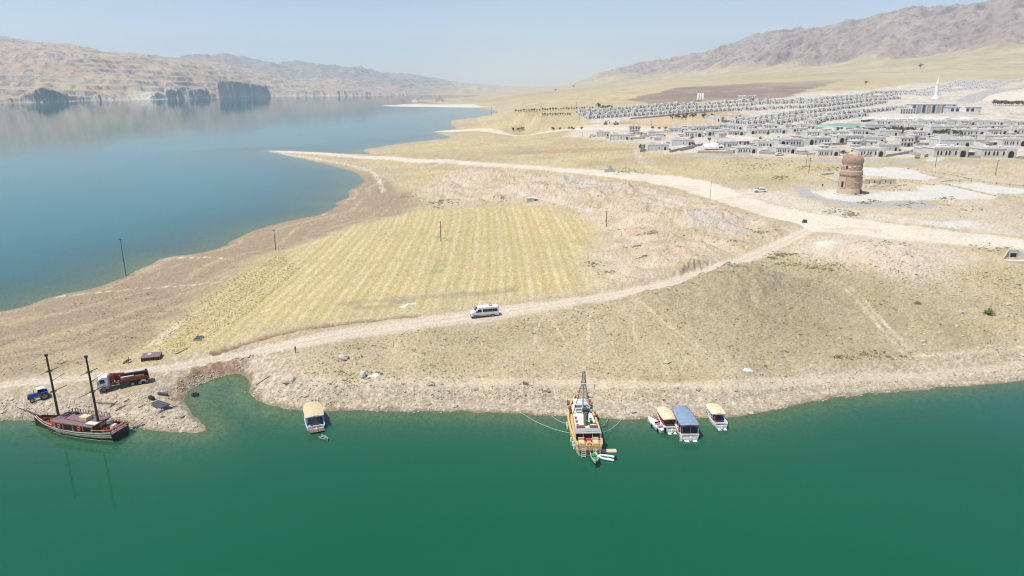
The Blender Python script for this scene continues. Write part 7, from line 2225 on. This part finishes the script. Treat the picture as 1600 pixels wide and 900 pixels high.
def trees():
    def proto(seed, hgt, wid, n, mat, label, loc, name='small_tree', cat='tree', group=None):
        R = np.random.RandomState(seed)
        s = thing(name, label, cat, loc, 0, group)
        m = MB().tube((0, 0, -.5), (.05, 0, hgt * .5), .12 * hgt / 4, .07 * hgt / 4, 6)
        for i in range(4):
            a = i * 1.6 + R.rand(); m.tube((.03, 0, hgt * (.3 + .04 * i)), (math.cos(a) * wid * .3, math.sin(a) * wid * .3, hgt * (.55 + .08 * R.rand())), .05 * hgt / 4, .02, 5)
        o = m.build('trunk', 'bark', s); 
        if 'kind' in o: del o['kind']
        v = []; f = []
        cl = [(R.randn() * wid * .22, R.randn() * wid * .22, hgt * (.5 + .38 * R.rand()), wid * (.16 + .14 * R.rand())) for _ in range(9)]
        for i in range(n):
            cx, cy_, cz, cr = cl[R.randint(9)]
            d = R.randn(3); d /= np.linalg.norm(d); c = np.array([cx, cy_, cz]) + d * cr * (.5 + .6 * R.rand())
            u = R.randn(3); u /= np.linalg.norm(u); w = np.cross(u, R.randn(3)); w /= np.linalg.norm(w); q = wid * .075 * (.7 + .7 * R.rand())
            k = len(v); v += [tuple(c - u * q), tuple(c + w * q * .8), tuple(c + u * q), tuple(c - w * q * .8)]; f.append((k, k + 1, k + 2, k + 3))
        me = bpy.data.meshes.new('crown'); me.from_pydata(v, [], f); me.materials.append(mat)
        c = bpy.data.objects.new('crown', me); COL.objects.link(c); c.parent = s
        return s
    T = [proto(3 + i, 4.2, 3.6, 200, MAT_LEAF, '', (0, 0, 0)) for i in range(3)]
    used = [0, 0, 0]
    def put(px, py, sc, label, group, i):
        p = PT.pop(0); k = i % 3
        if not used[k]:
            used[k] = 1; t = T[k]; t.location = p; t['label'] = label; t['group'] = group
        else: t = copy_thing(T[k], p, rnd.uniform(0, 6), label, group)
        t.scale = (sc, sc, sc * rnd.uniform(.85, 1.15))
    spec = []
    for i in range(30):   # hedgerow below the plain
        t = i / 29; spec.append((806 + t * 120, 175.5 - t * 5.3, .75 + .3 * rnd.random(), nth(i, 30, 'dark low tree in the long hedgerow beside the upper village'), 'hedgerow trees'))
    for i in range(12): spec.append((848 + i * 3.9, 181 + rnd.uniform(-.8, .5), 0.7 + .3 * rnd.random(), nth(i, 12, 'dark bush in the short hedge below the hedgerow'), 'short hedge bushes'))
    spec.append((935, 170.5, 2.3, 'tallest dark tree above the left end of the upper village', 'trees above the upper village'))
    for i in range(7): spec.append((940 + i * 2.6, 170.6 - rnd.random(), 1.2, nth(i, 7, 'dark tree right of the tallest tree above the upper village'), 'trees above the upper village'))
    for i in range(26): spec.append((1046 + rnd.random() * 70, 181.5 + rnd.random() * 6, .8 + .4 * rnd.random(), 'young tree on the terrace below the upper village', 'young terrace trees'))
    for i in range(22): spec.append((1340 + i * 4.2, 206.5 + rnd.uniform(-1.5, 1.5), .85 + .4 * rnd.random(), nth(i, 22, 'small tree in the row right of the pitch'), 'street trees right of the pitch'))
    for i in range(16): spec.append((1446 + i * 3.6, 211.5 + rnd.uniform(-1.2, 1.4), 1.0 + .4 * rnd.random(), nth(i, 16, 'small green tree under the plain long house'), 'street trees at the right'))
    for i, x in enumerate((1030, 1040, 1048, 1150, 1200, 1330, 1020, 1006, 1000, 1317)): spec.append((x, (203 if x < 1100 else 213) if x not in (1006, 1000, 1317, 1330) else (233 if x < 1100 else 244), .9, ['garden tree left in the lower village', 'garden tree second in the lower village', 'garden tree behind the blank lower houses', 'garden tree in the middle row, left', 'garden tree in the middle row, right', 'green garden tree just right of the tower dome', 'garden tree behind the left corner house', 'dark garden tree left of the corner house', 'bushy garden tree at the corner house wall', 'green garden tree between the houses by the tower dome'][i], 'garden trees'))
    for i in range(46): spec.append((1050 + rnd.random() * 550, (199 if i % 2 else 216) + rnd.random() * 14, .55 + .35 * rnd.random(), 'small green garden tree in a yard of the lower village', 'yard trees of the lower village'))
    for i in range(18): spec.append((1552 + i * 3.2, 164.5 + rnd.uniform(-.6, .6), 1.7, nth(i, 18, 'dark tree in the grove below the white terrace'), 'grove at the right edge'))
    for i in range(20): spec.append((1262 + rnd.random() * 150, 203 + rnd.random() * 4, .7, 'shrub-sized tree along the lower edge of the pitch', 'trees by the pitch'))
    for x, y, s_, l in ((896, 137.8, 5, 'lone dark tree on the crest of the yellow hill'), (868, 142.5, 2.4, 'small lone tree on the yellow hill left of the crest'), (1438, 107.5, 4.5, 'lone dark clump on the foothill at right'), (1352, 131.5, 2.5, 'lone small tree above the upper village')): spec.append((x, y, s_, l, None))
    for i in range(14): spec.append((850 + rnd.random() * 60 if i < 7 else 778 + rnd.random() * 40, 202.5 + rnd.random() * 2.5, .9, 'grey-green shrub on the stony rise beside the bay', 'shrubs on the stony rise'))
    PT = gps([(a, b) for a, b, *_ in spec])
    for i, (a, b, s_, l, gname) in enumerate(spec):
        p = PT.pop(0); k = i % 3
        if not used[k]:
            used[k] = 1; t = T[k]; t.location = p; t['label'] = l
        else:
            t = copy_thing(T[k], p, rnd.uniform(0, 6), l)
            if 'group' in t: del t['group']
        if gname: t['group'] = gname
        t.scale = (s_, s_, s_ * rnd.uniform(.85, 1.1))
    # one bushy shrub on the right slope
    p = gps([(1545, 491)])[0]
    t = proto(40, 1.5, 2.2, 160, MAT_WEED, 'grey-green bush on the right slope among white stones', p, 'green_bush', 'bush')
trees()
